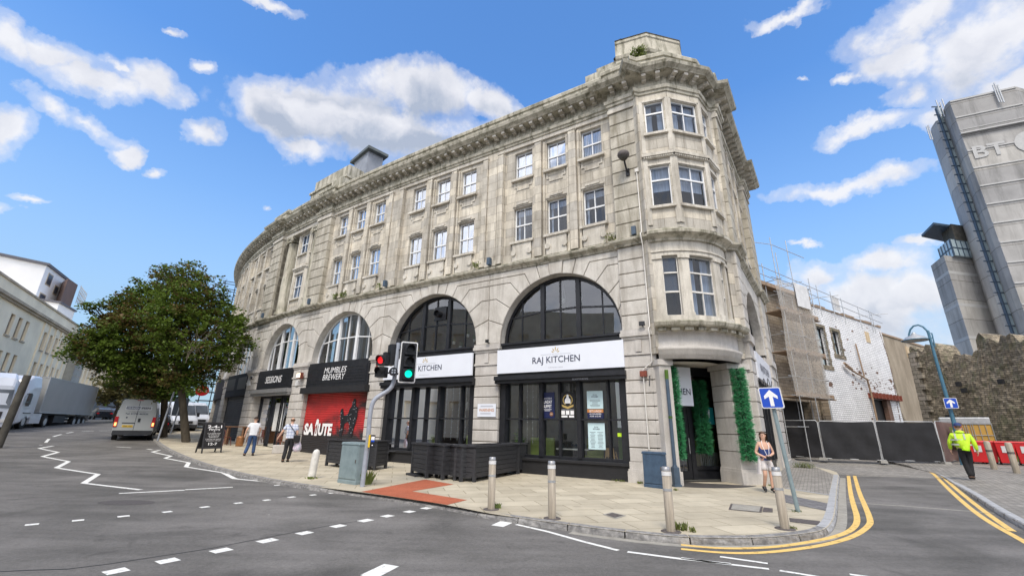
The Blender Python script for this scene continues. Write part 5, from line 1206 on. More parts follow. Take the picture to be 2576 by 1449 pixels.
def booth(s_,o_,w_,lab):
    e=inside('booth_seat',lab,'bench seat',s_,o_,.12,'green booth seats'); m=MB(); m.box((0,0,.22),(w_,.5,.44)); m.build('seat',mt['booth_green'],e,weld=True,bevel=.04); m=MB(); m.box((0,-.3,.55),(w_,.14,1.1)); m.build('backrest',mt['booth_green'],e,weld=True,bevel=.05)
booth(4.3,-1.5,1.1,'green upholstered booth seat behind the leftmost pane of the corner shopfront'); booth(10.4,-1.3,1.5,'green upholstered booth seat behind the left pane of the second shopfront'); booth(7.6,-1.6,1.3,'green upholstered booth seat behind the middle of the second shopfront'); booth(2.4,-3.0,1.2,'green upholstered booth seat deeper in the corner dining room')
e=inside('high_chair','pale wooden high chair behind the right restaurant window','chair',1.15,-.95,.12); m=MB()
for k in (-1,1):
    for y in (-1,1): m.tube([(k*.24,y*.22,0),(k*.13,y*.12,.72)],.02,6)
m.build('leg_frame',mt['pale_wood'],e); m=MB(); m.box((0,0,.56),(.3,.28,.03)); m.build('seat',mt['pale_wood'],e); m=MB(); m.box((0,.13,.72),(.34,.03,.26),taper=.85); m.build('backrest',mt['pale_wood'],e)
e=inside('dining_table','table laid with glasses behind the middle of the corner shopfront','table',2.6,-1.2,.12); m=MB(); m.box((0,0,.74),(1.3,.7,.04)); m.build('tabletop',mt['sheet_white'],e); m=MB(); m.box((0,0,.36),(.1,.1,.72)); m.build('leg',mt['black_paint'],e)
for k in range(6):
    m=MB(); p=FR(3.05-.17*k,-1.1,.88); m.lathe([(.03,0),(.008,.01),(.008,.08),(.035,.12),(.03,.19)],p,8); tag(m.build('wine_glass',mt['glass_upper']),'stemmed glass in the row on the table behind the restaurant window','glass','glasses on the restaurant table')
# strings of fairy lights / hanging leaves behind the glass
for i,s_ in enumerate((8.6,8.25,7.9,7.5,7.1,4.7,4.45,4.2,3.85)):
    m=MB(); z=3.2; 
    m.tube([FR(s_,-.75,3.3),FR(s_,-.75,1.0)],.004,4)
    for k in range(9): m.ball(FR(s_+random.uniform(-.02,.02),-.75,3.0-.24*k),.017,n=6,m=4)
    tag(m.build('bead_string',mt['white_ink']),'thin string of pale beads hanging inside the restaurant window','decoration','bead strings in the restaurant window')
def leafball(name,label,cat,cs,n,size,material,parent=None,grp=None,seed=1,droop=0):
    "cluster of small leaves; cs: list of (centre, radii)"
    rn=np.random.default_rng(seed); per=max(1,n//len(cs)); m=MB()
    for c,r in cs:
        d=rn.normal(size=(per,3)); d/=np.linalg.norm(d,axis=1)[:,None]; q=rn.random(per)**.4
        P=np.array(c)+d*np.array(r)*q[:,None]
        for p in P:
            a=Vector(rn.normal(size=3)).normalized(); a.z-=droop; a.normalize(); b=a.orthogonal().normalized(); s_=size*rn.uniform(.6,1.3); p=Vector(p)
            m.face([p,p+a*s_*.5+b*s_*.22,p+a*s_,p+a*s_*.5-b*s_*.22])
    o=m.build(name,mt[material],parent); return tag(o,label,cat,grp) if parent is None else o
leafball('hanging_plant','trailing green plant hanging in the left pane of the second shopfront','plant',[(FR(10.7,-.9,2.7),(.3,.25,.5)),(FR(10.6,-.9,2.25),(.25,.2,.4)),(FR(10.9,-.9,2.9),(.35,.2,.3))],500,.10,'leaf_green',seed=4,droop=.6)
leafball('hanging_plant','leafy pot plant low behind the leftmost pane of the corner shopfront','plant',[(FR(4.75,-.7,1.1),(.22,.2,.45))],220,.12,'leaf_green',seed=5)
for i,(s_,z) in enumerate(((2.85,6.6),(2.1,6.6),(8.9,6.55))):
    m=MB(); p=FR(s_,-.9,z); 
    for k in range(3): t_=k*2.1; m.tube([p+Vector((0,0,.75)),p+Vector((.09*math.cos(t_),.09*math.sin(t_),.05)),p+Vector((0,0,-.12))],.007,5)
    m.lathe([(.03,-.08),(.09,.0),(.10,.09)],p,10); o=tag(m.build('macrame_hanger',mt['sheet_white']),['white knotted plant hanger in the big arch, left one','white knotted plant hanger in the big arch, right one','white knotted plant hanger in the second arch'][i],'plant hanger'); leafball('foliage',None,None,[(p+Vector((0,0,-.15)),(.12,.12,.3))],70,.09,'leaf_green',o,seed=i+8,droop=1)
m=MB(); p=FR(10.75,-.7,4.85); m.lathe([(.36,0),(.30,.15),(.10,.55),(.02,.75)],p,12); tag(m.build('parasol',mt['amber_yellow']),'closed yellow parasol behind the left side of the second arch','parasol')
for i in range(5):
    m=MB(); p=FR(7.4+.42*i,-1.6,5.15+.28*(i%3)); m.lathe([(.06,0),(.08,.14)],p,10); o=tag(m.build('plant_pot',mt['white_ink']),'white plant pot on the shelf behind the second arch','plant pot','white pots on the upper shelf'); leafball('foliage',None,None,[(p+Vector((0,0,.22)),(.13,.13,.12))],40,.1,'leaf_green',o,seed=i+30)
m=MB(); p=[FR(8.98+q,-.34,z) for q,z in arc((0,6.62),.16,0,2*PI,16)[:-1]]; q=[FR(8.98+q,-.05,z) for q,z in arc((0,6.62),.16,0,2*PI,16)[:-1]]; m.grid([p,q],0,True,True); m.face([FR(8.98+q_,-.2,z) for q_,z in arc((0,6.62),.14,0,2*PI,16)[:-1]],None,0); m.fb(FR,8.62,9.32,-.36,-.33,6.35,7.0,1); tag(m.build('extractor_duct',mt['black_paint']),'round black extractor duct in the top of the second arch','duct')
# ------------------------------------------------------------------ entrance under the bow
EO=-1.35; m=MB()
m.fb(CO,.05,.95,EO-.1,EO,.0,3.6,1); m.fb(CO,1.85,2.02,EO-.1,EO+.05,.0,3.7,1); m.fb(CO,3.3,3.5,EO-.1,EO+.05,.0,3.7,1); m.fb(CO,.6,3.5,EO-.1,EO+.05,3.5,3.8,1); m.fb(CO,2.0,3.3,EO-.1,EO+.03,.34,.44,1); m.fb(CO,2.0,3.3,EO-.1,EO,1.72,1.80,1)
m.fb(CO,.92,1.0,EO-.08,EO+.04,.0,2.4,1); m.fb(CO,.92,1.9,EO-.08,EO+.04,2.32,2.42,1)
m.fb(CO,2.0,3.3,EO-.3,EO-.02,-.1,.34,1); fo=m.build('entrance_frame',mt['black_paint'],B)
g=MB(); g.face([CO(2.0,EO-.04,.4),CO(3.3,EO-.04,.4),CO(3.3,EO-.04,3.6),CO(2.0,EO-.04,3.6)]); g.build('pane',mt['glass_shop'],fo)
d=MB(); d.fb(CO,1.0,1.12,EO-.04,EO+.02,.04,2.32,1); d.fb(CO,1.72,1.85,EO-.04,EO+.02,.04,2.32,1); d.fb(CO,1.12,1.72,EO-.04,EO+.02,.04,.3,1); d.fb(CO,1.12,1.72,EO-.04,EO+.02,.95,1.03,1); do=d.build('door',mt['black_paint'],B); h_=MB(); h_.tube([CO(1.78,EO+.08,.85),CO(1.78,EO+.08,1.35)],.015,6); h_.build('handle',mt['galv'],do); g=MB(); g.face([CO(1.12,EO-.02,.3),CO(1.72,EO-.02,.3),CO(1.72,EO-.02,2.3),CO(1.12,EO-.02,2.3)]); g.build('pane',mt['glass_dark'],do)
r=MB(); r.face([CO(0,-4.2,.0),CO(4,-4.2,0),CO(4,-4.2,3.8),CO(0,-4.2,3.8)],None,1); r.face([CO(0,EO,3.7),CO(3.5,EO,3.7),CO(4,-4.2,3.7),CO(0,-4.2,3.7)],None,0); r.face([CO(0,-1.,.02),CO(3.5,-1.,.02),CO(4,-4.2,.02),CO(0,-4.2,.02)],None,0)
r.face([CO(-.05,-.3,0),CO(-.05,-4.2,0),CO(-.05,-4.2,3.8),CO(-.05,-.3,3.8)],None,0); r.face([CO(3.3,-.8,0),CO(3.6,-4.2,0),CO(3.6,-4.2,3.8),CO(3.3,-.8,3.8)],None,2); r.build('lobby',[mt['room_dark'],mt['room_wall'],mt['old_brick']],B)
p=CO(2.95,-2.2,0); e=empty('counter',(p.x,p.y,0),a_,'green fronted counter inside the entrance','counter'); m=MB(); m.box((0,0,.62),(1.3,.5,1.16)); m.build('front_panel',mt['booth_green'],e); m=MB(); m.box((0,0,1.24),(1.5,.6,.06)); m.build('tabletop',mt['pale_wood'],e)
p=CO(3.0,-1.62,0); e=empty('radiator',(p.x,p.y,.36),a_,'white column radiator behind the entrance glass','radiator'); m=MB()
for k in range(15): m.tube([(-.55+.078*k,0,.0),(-.55+.078*k,0,.52)],.028,6)
m.build('columns',mt['radiator'],e); m=MB(); m.tube([(-.56,0,.04),(.56,0,.04)],.02,6); m.tube([(-.56,0,.5),(.56,0,.5)],.02,6); m.build('rail',mt['radiator'],e)
s=sign3('poster',CO,2.3,2.9,1.82,2.4,EO+.08,'teal','teal delivery poster with a white kangaroo head on the entrance glass','poster',th=.01)
t=MB(); K=[(2.16,2.12),(2.20,2.06),(2.30,2.06),(2.36,2.12),(2.38,2.26),(2.40,2.40),(2.34,2.41),(2.32,2.28),(2.29,2.27),(2.28,2.42),(2.22,2.42),(2.21,2.24),(2.14,2.20)]
t.face([CO(x+.35,EO+.085,z-.08) for x,z in K],None,0); t.fb(CO,2.4,2.75,EO+.08,EO+.084,1.87,1.885,1); t.fb(CO,2.38,2.65,EO+.08,EO+.084,1.9,1.912,1); t.build('print',mt['white_ink'],s)
s=sign3('sticker',CO,1.2,1.5,2.0,2.28,EO+.04,'teal','small teal sticker on the entrance door','sticker',th=.01)
# hanging banner
s=sign3('banner',CO,.52,1.72,2.40,3.70,-.72,'sign_white','white RAJ KITCHEN banner hanging inside the entrance porch','banner',th=.02)
t=MB(); txt(t,'RAJ',CO,.80,1.22,3.06,3.28,-.713,0,bold=.01); txt(t,'KITCHEN',CO,.60,1.64,2.76,2.98,-.713,0,bold=.01); emblem(t,CO,1.05,3.4,.9,1,-.713); t.fb(CO,.85,1.3,-.72,-.713,2.66,2.672,1,2); t.fb(CO,.8,1.3,-.72,-.713,3.35,3.356,1,2); t.build('lettering',[mt['navy_ink'],mt['gold_ink'],mt['grey_ink']],s)
# garlands
def garland(t_,o_,z0,z1,r,label,seed):
    rn=np.random.default_rng(seed); m=MB()
    n=int((z1-z0)*5200*r)
    for _ in range(n):
        z=rn.uniform(z0,z1); an=rn.uniform(0,2*PI); rr=r*rn.uniform(.6,1.0)*(1+.14*math.sin(z*23+an*2+seed)); p=CO(t_+rr*.42*math.cos(an)+.012*math.sin(z*5),o_+rr*.4*math.sin(an),z)
        dirv=(CO(math.cos(an),math.sin(an),0)-CO(0,0,0)); d_=(dirv+Vector(rn.normal(size=3))*.55+Vector((0,0,.1))).normalized(); b=d_.orthogonal().normalized(); l=rn.uniform(.06,.16); wd=.011
        m.face([p-b*wd,p+b*wd,p+d_*l+b*.003,p+d_*l-b*.003])
    o=m.build('garland',mt['garland_green']); tag(o,label,'garland','artificial garlands round the entrance'); c_=MB(); c_.tube([CO(t_,o_,z0),CO(t_,o_,z1)],.05,6); c_.build('stem',mt['black_matt'],o)
garland(.62,-.10,.75,3.6,.20,'bright green artificial garland on the left side of the entrance',1)
garland(2.90,.16,.72,3.62,.46,'widest bright green artificial garland on the right entrance pier',2)
garland(2.28,-1.12,.85,3.3,.44,'shaded green artificial garland beside the entrance door',3)
# ------------------------------------------------------------------ street furniture
def gz(p): return Vector((p[0],p[1],h2(p[0],p[1])))
def obase(px0,px1):
    P,Q=W(*px0),W(*px1); d=(Q-P); d.z=0; return P,Q,d.length,math.atan2(d.y,d.x)
def planter(px0,px1,dep,h,label,legs=True):
    P,Q,L,an=obase(px0,px1); e=empty('planter_box',tuple(P),an,label,'planter','black slatted planters')
    t=.03; m=MB(); n=round((h-.16)/.135)
    for k in range(n):
        z0=.13+(h-.17)*k/n; z1=.13+(h-.17)*(k+1)/n-.012
        for (x0,x1,y0,y1) in ((0.02,L-.02,0,t),(0.02,L-.02,dep-t,dep),(0,t,.0,dep),(L-t,L,.0,dep)): m.box(((x0+x1)/2,(y0+y1)/2,(z0+z1)/2),(x1-x0,y1-y0,z1-z0))
    m.build('side_boards',mt['plank'],e)
    m=MB(); m.box((L/2,dep/2,.55),(L-.08,dep-.08,.85)); m.build('liner',mt['black_matt'],e)
    m=MB()
    for (x0,x1,y0,y1) in ((-.05,L+.05,-.05,.07),(-.05,L+.05,dep-.07,dep+.05),(-.05,.07,.07,dep-.07),(L-.07,L+.05,.07,dep-.07)): m.box(((x0+x1)/2,(y0+y1)/2,h),(x1-x0,y1-y0,.05))
    m.build('rim',mt['plank'],e,weld=True)
    for x in (.03,L-.03):
        for y in (.03,dep-.03):
            m=MB(); m.box((x,y,h/2-.02),(.09,.09,h-.05)); m.build('leg',mt['plank'],e)
    m=MB(); m.box((L/2,dep/2,h-.10),(L-.12,dep-.12,.05)); m.build('soil',mt['iron'],e)
    return e
pa=planter((1033,1194),(1071,1203),.42,1.02,'tall black slatted planter, first from the left in the group at the red paving')
m=MB(); m.box((.25,.2,.03),(.75,.65,.06)); m.build('base_board',mt['plank'],pa)
planter((1076,1200),(1112,1207),.50,1.02,'tall black slatted planter, second from the left in the group at the red paving')
planter((1118,1203),(1158,1212),.50,1.02,'tall black slatted planter touching the end of the long planter')
planter((1193,1213),(1303,1192),.75,1.02,'long black slatted planter nearest the steel bollards')
planter((1305,1192),(1326,1187),.55,1.02,'narrow black slatted planter at the right end of the long planter')
planter((818,1171),(900,1184),.5,.98,'wide black slatted planter left of the grey utility cabinet')
planter((942,1183),(972,1178),.75,1.0,'black slatted planter right of the traffic light pole')
def picnic(px,an,label):
    p=W(*px); e=empty('picnic_table',tuple(p),an,label,'picnic table','black picnic tables'); w=1.6
    m=MB()
    for k in range(5): m.box((0,-.3+.15*k,.74),(w,.13,.04))
    m.build('tabletop',mt['plank'],e)
    for s in (-1,1):
        m=MB(); m.box((0,s*.68,.44),(w,.12,.04)); m.box((0,s*.82,.44),(w,.12,.04)); m.build('seat',mt['plank'],e)
        m=MB(); x=s*.55
        for q in (-1,1): m.tube([(x,q*.72,0),(x,q*.25,.72)],.045,6)
        m.box((x,0,.40),(.05,1.75,.09)); m.build('leg_frame',mt['plank'],e)
picnic((1004,1158),.3,'black picnic table between the planters, the nearer one'); picnic((985,1142),.25,'black picnic table between the planters, the one against the window')
# cabinets
def cabinet(px0,px1,dep,h,material,label,doors):
    P,Q,L,an=obase(px0,px1); e=empty('utility_cabinet',tuple(P),an,label,'utility cabinet')
    m=MB(); m.box((L/2,dep/2,h/2),(L,dep,h-.08)); m.box((L/2,dep/2,.04),(L+.02,dep+.02,.1)); m.build('body',mt[material],e,weld=True,bevel=.012)
    m=MB(); m.box((L/2,dep/2,h-.03),(L+.05,dep+.05,.07),taper=.94); m.build('lid',mt[material],e,weld=True,bevel=.015)
    for k in range(doors):
        a,b=L*k/doors+.02,L*(k+1)/doors-.02; d=MB(); d.box(((a+b)/2,-.008,h*.52),(b-a,.02,h*.80)); d_=d.build('door',mt[material],e,weld=True,bevel=.006)
        q=MB(); q.box((b-.05,-.024,h*.55),(.025,.02,.09)); q.build('handle',mt['iron'],d_)
    return e
cabinet((849,1213),(893,1219.5),.36,1.10,'cab_grey','pale blue grey metal cabinet standing beside the traffic light pole',1)
c2=cabinet((1621,1224),(1673,1230),.22,.98,'cab_blue','dark blue metal cabinet against the corner pier',1)
# steel bollards
def bollard(px,label,h=1.0,lean=0.):
    p=W(*px); e=empty('steel_bollard',tuple(p),0,label,'bollard','steel bollards along the kerb'); r=.073
    m=MB(); m.lathe([(r,-.02),(r,h*.93),(r*.97,h*.93)],n=20); m.build('post',mt['steel'],e)
    m=MB(); m.lathe([(r+.004,h*.86),(r+.004,h*.925)],n=20); m.build('reflective_band',mt['reflect_white'],e)
    m=MB(); m.lathe([(r*.95,h*.925),(r*.95,h*.99),(r*.8,h),(0,h)],n=20); m.build('cap',mt['alu'],e)
    m=MB(); m.lathe([(r+.002,h*.62),(r+.002,h*.66)],n=20); m.build('band',mt['galv'],e)
    m=MB(); m.lathe([(r+.09,.004),(r+.085,.012),(r,.014)],n=20); m.build('collar',mt['iron'],e)
for px,l in (((1235.5,1281),'steel bollard with a white band, nearest the long planter'),((1389,1304),'steel bollard in front of the corner shopfront window, second from the planters'),((1688,1337),'steel bollard in front of the dark blue cabinet'),((1975,1330),'steel bollard next to the pole of the one way sign')): bollard(px,l)
p=W(783,1203); m=MB(); r=.115; m.lathe([(r,-.02),(r*.97,.62),(r*.9,.74),(r*.65,.81),(r*.3,.835),(0,.84)],n=20); m.v=[(x+p.x+.05*z,y+p.y+.02*z,z+p.z) for x,y,z in m.v]; tag(m.build('concrete_bollard',mt['bark_pale'] if False else mt['pipe_white']),'short white painted concrete bollard left of the grey cabinet','bollard')
# wooden bollards on the right
for px,h,l in (((2502,1180),1.0,'grey steel bollard between the man in the yellow jacket and the red bins'),((2559,1190),1.02,'grey steel bollard in front of the rightmost red bin')):
    p=W(*px); e=empty('steel_bollard',tuple(p),0,l,'bollard'); m=MB(); m.lathe([(.11,0),(.11,h+.12),(.07,h+.17),(0,h+.17)],n=14); m.build('post',mt['steel'],e); m=MB(); m.lathe([(.113,h*.72),(.113,h*.8)],n=14); m.build('band',mt['iron'],e)
# weeds round the feet of things
def weeds(px,n,r,h,label,seed,dzz=0.):
    p=W(*px); rn=random.Random(seed); m=MB()
    for _ in range(n):
        a=rn.uniform(0,6.28); q=p+Vector((math.cos(a)*rn.uniform(0,r),math.sin(a)*rn.uniform(0,r),dzz)); t=Vector((rn.uniform(-.6,.6),rn.uniform(-.6,.6),1)).normalized(); b=t.orthogonal().normalized(); l=h*rn.uniform(.4,1); k=rn.uniform(.006,.02)
        m.face([q-b*k,q+b*k,q+t*l*.6+b*k*1.6,q+t*l,q+t*l*.6-b*k*1.6])
    tag(m.build('weed',mt['weed']),label,'weed','weeds in the paving cracks')
weeds((922,1218),60,.12,.45,'tall weed growing against the grey cabinet',1); weeds((1249,1278),30,.10,.12,'weed at the foot of the bollard nearest the planters',2)
weeds((1712,1332),50,.12,.16,'weed at the foot of the bollard before the blue cabinet',3); weeds((1745,1338),14,.05,.12,'small weed on the slabs right of the third bollard',4); weeds((1497,1199),70,.35,.10,'weeds along the foot of the shopfront plinth',5); weeds((1560,1209),60,.3,.09,'weeds at the plinth beside the corner pier',6)
weeds((1993,1330),20,.09,.07,'weed at the foot of the rightmost bollard',7); weeds((2004,1287),26,.12,.05,'weed at the foot of the one way sign pole',8); weeds((1700,1233),24,.1,.08,'weed beside the drainpipe foot',9); weeds((783,1204),40,.2,.09,'weed round the white bollard',10)
weeds((2023,1176),140,.45,.32,'bushy weed at the far pier of the lane wall',11); weeds((1610,1216),24,.1,.10,'weed between the blue cabinet and the shopfront',12); weeds((1940,1222),24,.1,.1,'weed beside the woman at the pier',13)
for k,(s_,z) in enumerate(((.35,8.42),(6.6,8.42),(12.9,8.42),(15.9,8.42),(16.6,8.42))):
    c=FR(s_,.05,z); leafball('wall_weed','dry weed sprouting from the string course '+['beside the corner pier','above the pier between the white signs','above the pier left of the second sign','under the windows above the brewery','under the left windows above the brewery'][k],'weed',[(c+Vector((0,0,.12)),(.3,.06,.16))],70,.14,'weed',seed=50+k,grp=None)
leafball('roof_bush','grass tuft growing on the parapet of the corner turret','plant',[(CO(.38,-.2,16.75),(.22,.15,.4)),(CO(.6,-.15,16.9),(.16,.14,.35))],300,.2,'weed',seed=61)
# ------------------------------------------------------------------ traffic light
Dp=math.hypot(*W(910,1224)[:2]); base=W(911,1224)
tl=empty('traffic_light',tuple(base),0,'grey cranked traffic light pole with a white edged signal head showing green','traffic light')
def TL(px,py,d=0.): return WD(px,py,Dp+d)-base
m=MB(); pts=[Vector((0,0,-.02))]+[TL(x,y) for x,y in ((920,1150),(925.6,1106),(930,1050),(934,1022),(943,1003),(962,991),(979,981),(989,967),(993,948),(997,910),(1003,858))]
for _ in range(1):
    q=[pts[0]]
    for a_,b_ in zip(pts,pts[1:]): q+=[a_*.75+b_*.25,a_*.25+b_*.75]
    pts=q+[pts[-1]]
m.tube(pts,.062,14); m.build('pole',mt['pole_grey'],tl)
m=MB(); m.tube([TL(1003,862),TL(1003.5,852)],.07,12); m.build('pole_cap',mt['black_matt'],tl)
c=TL(1026.5,911,-.22); fw=(-(c+base)); fw.z=0; fw.normalize(); rt=Vector((-fw.y,fw.x,0)); fw=(fw+rt*.12).normalized(); rt=Vector((-fw.y,fw.x,0)); 
HM=lambda s,o,z:c+rt*s+fw*o+Vector((0,0,z))
def rrect(w_,h_,r_): return [(sx*(w_-r_)+r_*math.cos(a),sz*(h_-r_)+r_*math.sin(a)) for (sx,sz,a0) in ((1,1,0),(-1,1,PI/2),(-1,-1,PI),(1,-1,1.5*PI)) for a in (a0+PI/8*k for k in range(5))]
m=MB(); P=rrect(.245,.60,.05); m.prism([HM(x,.02,z) for x,z in P],[HM(x,0,z) for x,z in P],0); m.build('border',mt['reflect_white'],tl)
m=MB(); P=rrect(.215,.565,.03); m.prism([HM(x,.03,z) for x,z in P],[HM(x,.01,z) for x,z in P],0); bb=m.build('backing_board',mt['black_paint'],tl)
def lens(HM,s,z,r,lit,tlp,vis=.26):
    m=MB(); m.prism([HM(s+x,.16,z+y) for x,y in rrect(r+.045,r+.045,.03)],[HM(s+x,-.04,z+y) for x,y in rrect(r+.05,r+.05,.03)]); b_=m.build('signal_unit',mt['black_paint'],tlp)
    m=MB(); P=[HM(s+r*math.cos(t),.165+.02*0,z+r*math.sin(t)) for t in np.linspace(0,2*PI,20)[:-1]]; m.face(P); m.build('lens',mt[lit],b_)
    m=MB(); T=np.linspace(-.55,PI+.55,22); R0=[HM(s+(r+.012)*math.cos(t),.16,z+(r+.012)*math.sin(t)) for t in T]; R1=[HM(s+(r+.012)*math.cos(t),.16+vis*(.55+.45*math.sin(t) if math.sin(t)>0 else .4),z+(r+.012)*math.sin(t)) for t in T]; m.grid([R0,R1],0,True); m.build('visor',mt['black_matt'],b_)
for z,l in ((.355,'lens_dark'),(.0,'lens_dark'),(-.355,'lamp_green')): lens(HM,.02,z,.105,l,tl)
c2_=TL(964,922,-.05); fw2=(fw-rt*.75).normalized(); rt2=Vector((-fw2.y,fw2.x,0)); HM2=lambda s,o,z:c2_+rt2*s+fw2*o+Vector((0,0,z))
for z,l in ((.17,'lamp_red'),(-.17,'lens_dark')): lens(HM2,0,z,.105,l,tl,.16)
m=MB(); m.lathe([(0,.0),(.11,.0),(.12,.03),(.12,.1)],n=18); m2=MB(); ctr=TL(989,935,-.16)
R_l=[HM(0,0,0)]; 
P=[ctr+rt*.12*math.cos(t)+Vector((0,0,.12*math.sin(t))) for t in np.linspace(0,2*PI,20)[:-1]]; m2.prism([p+fw*.12 for p in P],P); dd=m2.build('countdown_display',mt['black_paint'],tl)
m=MB()
for i in (-1,1):
    for j in (-1,1): q=ctr+rt*.035*i+Vector((0,0,.035*j))+fw*.125; m.face([q+rt*x+Vector((0,0,z)) for x,z in ((-.022,-.022),(.022,-.022),(.022,.022),(-.022,.022))])
m.build('display_grid',mt['pole_grey'],dd)
m=MB(); q=TL(985,893,.08); m.box(tuple(q),(.16,.3,.62),.6); m.box(tuple(q+Vector((-.12,0,.02))),(.22,.18,.1),.6); m.build('rear_signal',mt['black_paint'],tl)
m=MB()
for (x,y) in ((1008,880),(1008,940)): m.tube([TL(999,y),TL(1018,y,-.1)],.03,6)
for y in (905,938): m.tube([TL(998,y),TL(972,y)],.025,6)
m.build('bracket',mt['black_paint'],tl)
pb=TL(936,1109,-.12); m=MB(); HB=lambda s,o,z:pb+rt*s+fw*o+Vector((0,0,z)); m.fb(HB,-.10,-.055,-.06,.09,-.16,.16,1); b_=m.build('push_button_box',mt['amber_yellow'],tl); m=MB(); m.fb(HB,-.055,.07,-.06,.08,-.16,.16,1); m.build('casing',mt['black_paint'],b_); m=MB(); m.fb(HB,-.035,.055,.08,.085,.03,.12,1,0); m.fb(HB,-.035,.055,.08,.085,-.02,.03,1,1); m.fb(HB,-.005,.025,.08,.1,-.12,-.09,1,0); m.build('button_plate',[mt['white_ink'],mt['sign_blue']],b_)
# ------------------------------------------------------------------ one way signs
def arrowsign(M,w_,h_,parent):
    m=MB(); P=rrect(w_/2,h_/2,.04); m.prism([M(x,.02,z) for x,z in P],[M(x,0,z) for x,z in P]); s=m.build('sign_plate',mt['reflect_white'],parent)
    m=MB(); P=rrect(w_/2-.022,h_/2-.022,.03); m.face([M(x,.023,z) for x,z in P]); m.build('blue_panel',mt['sign_blue'],s)
    k=h_*.5; A=[(-.085,-.78*k),(.085,-.78*k),(.085,.12*k),(.30,-.12*k),(.30,.18*k),(0,.76*k),(-.30,.18*k),(-.30,-.12*k),(-.085,.12*k)]
    m=MB(); m.face([M(x*w_,.026,z) for x,z in A]); m.build('arrow',mt['white_ink'],s)
p=W(2008,1287); e=empty('one_way_sign',tuple(p),0,'blue one way arrow sign on a grey blue pole nearest the corner, behind the woman','road sign','one way arrow signs')
Ds=math.hypot(p.x,p.y); top=WD(1936,984,Ds)-p; m=MB(); m.tube([(0,0,-.02),tuple(top)],.043,12); m.build('pole',mt['cab_grey'],e)
c=WD(1940,1000.5,Ds-.08)-p; fw=-(c+p); fw.z=0; fw.normalize(); fw=(fw+Vector((-fw.y,fw.x,0))*-.15).normalized(); rt=Vector((-fw.y,fw.x,0)); upv=(top).normalized(); M_=lambda s,o,z:c+rt*s+fw*o+upv*z
arrowsign(M_,.45,.47,e)
# swan neck lamp post behind the fence, with the second sign
DL=31.; p=WD(2401,1090,DL); p.z=h2(p.x,p.y); e=empty('lamp_post',tuple(p),0,'blue swan neck street lamp post in front of the castle wall','lamp post')
LPt=lambda x,y,d=0.:WD(x,y,DL+d)-p
m=MB(); m.tube([(0,0,0),tuple(LPt(2399,1060)),tuple(LPt(2366,945)),tuple(LPt(2334,832))],[.10,.09,.075,.06],12)
m.build('pole',mt['lamp_blue'],e)
m=MB(); pts=[LPt(x,y) for x,y in ((2340,850),(2332,832),(2322,822),(2310,817.5),(2298,820),(2290,829),(2286.5,842),(2286.5,850))]; m.tube(pts,.045,8); m.tube([LPt(2344,838),LPt(2352,872)],.03,6)
for t_ in (0.,.35,.7,1.): a_=LPt(2344,838).lerp(LPt(2352,872),t_); b_=LPt(2336,838).lerp(LPt(2345,872),t_); m.tube([a_,b_],.02,5)
m.build('swan_neck',mt['lamp_blue'],e)
hc=LPt(2304 if False else 2301,852); m=MB(); ax=LPt(2287,848)
m=MB(); c_=LPt(2303,856); m.lathe([(.06,.42),(.12,.30),(.40,.16),(.55,.0)],tuple(c_),16); 
m.build('lamp_hood',mt['galv'],e)
m=MB(); m.tube([c_+Vector((.56*math.cos(t),.56*math.sin(t),0)) for t in np.linspace(0,2*PI,22)],.025,6); m.tube([LPt(2286.5,850),c_+Vector((0,0,.42))],.03,6); m.build('lamp_ring',mt['lamp_blue'],e)
p2=WD(2392,1014,DL-.2); e2=empty('one_way_sign',tuple(p2),0,'blue one way arrow sign fixed to the lamp post by the castle wall','road sign','one way arrow signs')
fw=-Vector(p2); fw.z=0; fw.normalize(); rt=Vector((-fw.y,fw.x,0)); arrowsign(lambda s,o,z:rt*s+fw*o+Vector((0,0,z)),.48,.50,e2)
# ------------------------------------------------------------------ A-board, bistro chairs, keg
P=W(505,1140); Q=W(550,1138); an=math.atan2((Q-P).y,(Q-P).x); w_=.92; e=empty('chalk_board',tuple(P),an,'black folding chalk board offering 2-4-1 pints on the pavement','chalk board')
def Mt(th,y0): 
    return lambda s,o,z:Vector((s,y0+z*math.sin(th)-o*math.cos(th),z*math.cos(th)+o*math.sin(th)))
for th,y0,nm in ((.16,0.,'front_board'),(-.22,.62,'rear_board')):
    M_=Mt(th,y0); m=MB(); s1=0 if th>0 else 0
    for (x0,x1,z0,z1) in ((0,.06,0,1.45),(w_-.06,w_,0,1.45),(.06,w_-.06,1.38,1.45),(.06,w_-.06,.20,.27)): m.fb(M_,x0,x1,0,.035,z0,z1,1)
    f_=m.build(nm,mt['brown_wood' if False else 'plank'],e); m=MB(); m.fb(M_,.06,w_-.06,.005,.025,.27,1.38,1); pn=m.build('chalk_panel',mt['black_matt'],f_)
M_=Mt(.16,0.); t=MB(); c=w_/2
for (s_,z0,z1,h_,b_) in (('2-4-1',1.17,1.31,.33,.03),('PINTS',1.05,1.14,.25,.02),('&',.985,1.03,.04,.01),('£7.50 PEPPER PIZZA',.90,.94,.30,0.),('OR HOMEMADE PIES',.84,.88,.26,0.),('£5 HOMEMADE',.77,.81,.24,0.),('BURGERS £4',.71,.75,.20,0.),('2 FISH IN THE BASKET',.62,.67,.36,0.),('COCKTAILS FOR £12',.55,.60,.33,0.),('12-7',.36,.48,.2,.02)):
    txt(t,s_,M_,c-h_,c+h_,z0,z1,.03,0,bold=b_)
t.build('lettering',mt['white_ink'],pn if False else e)
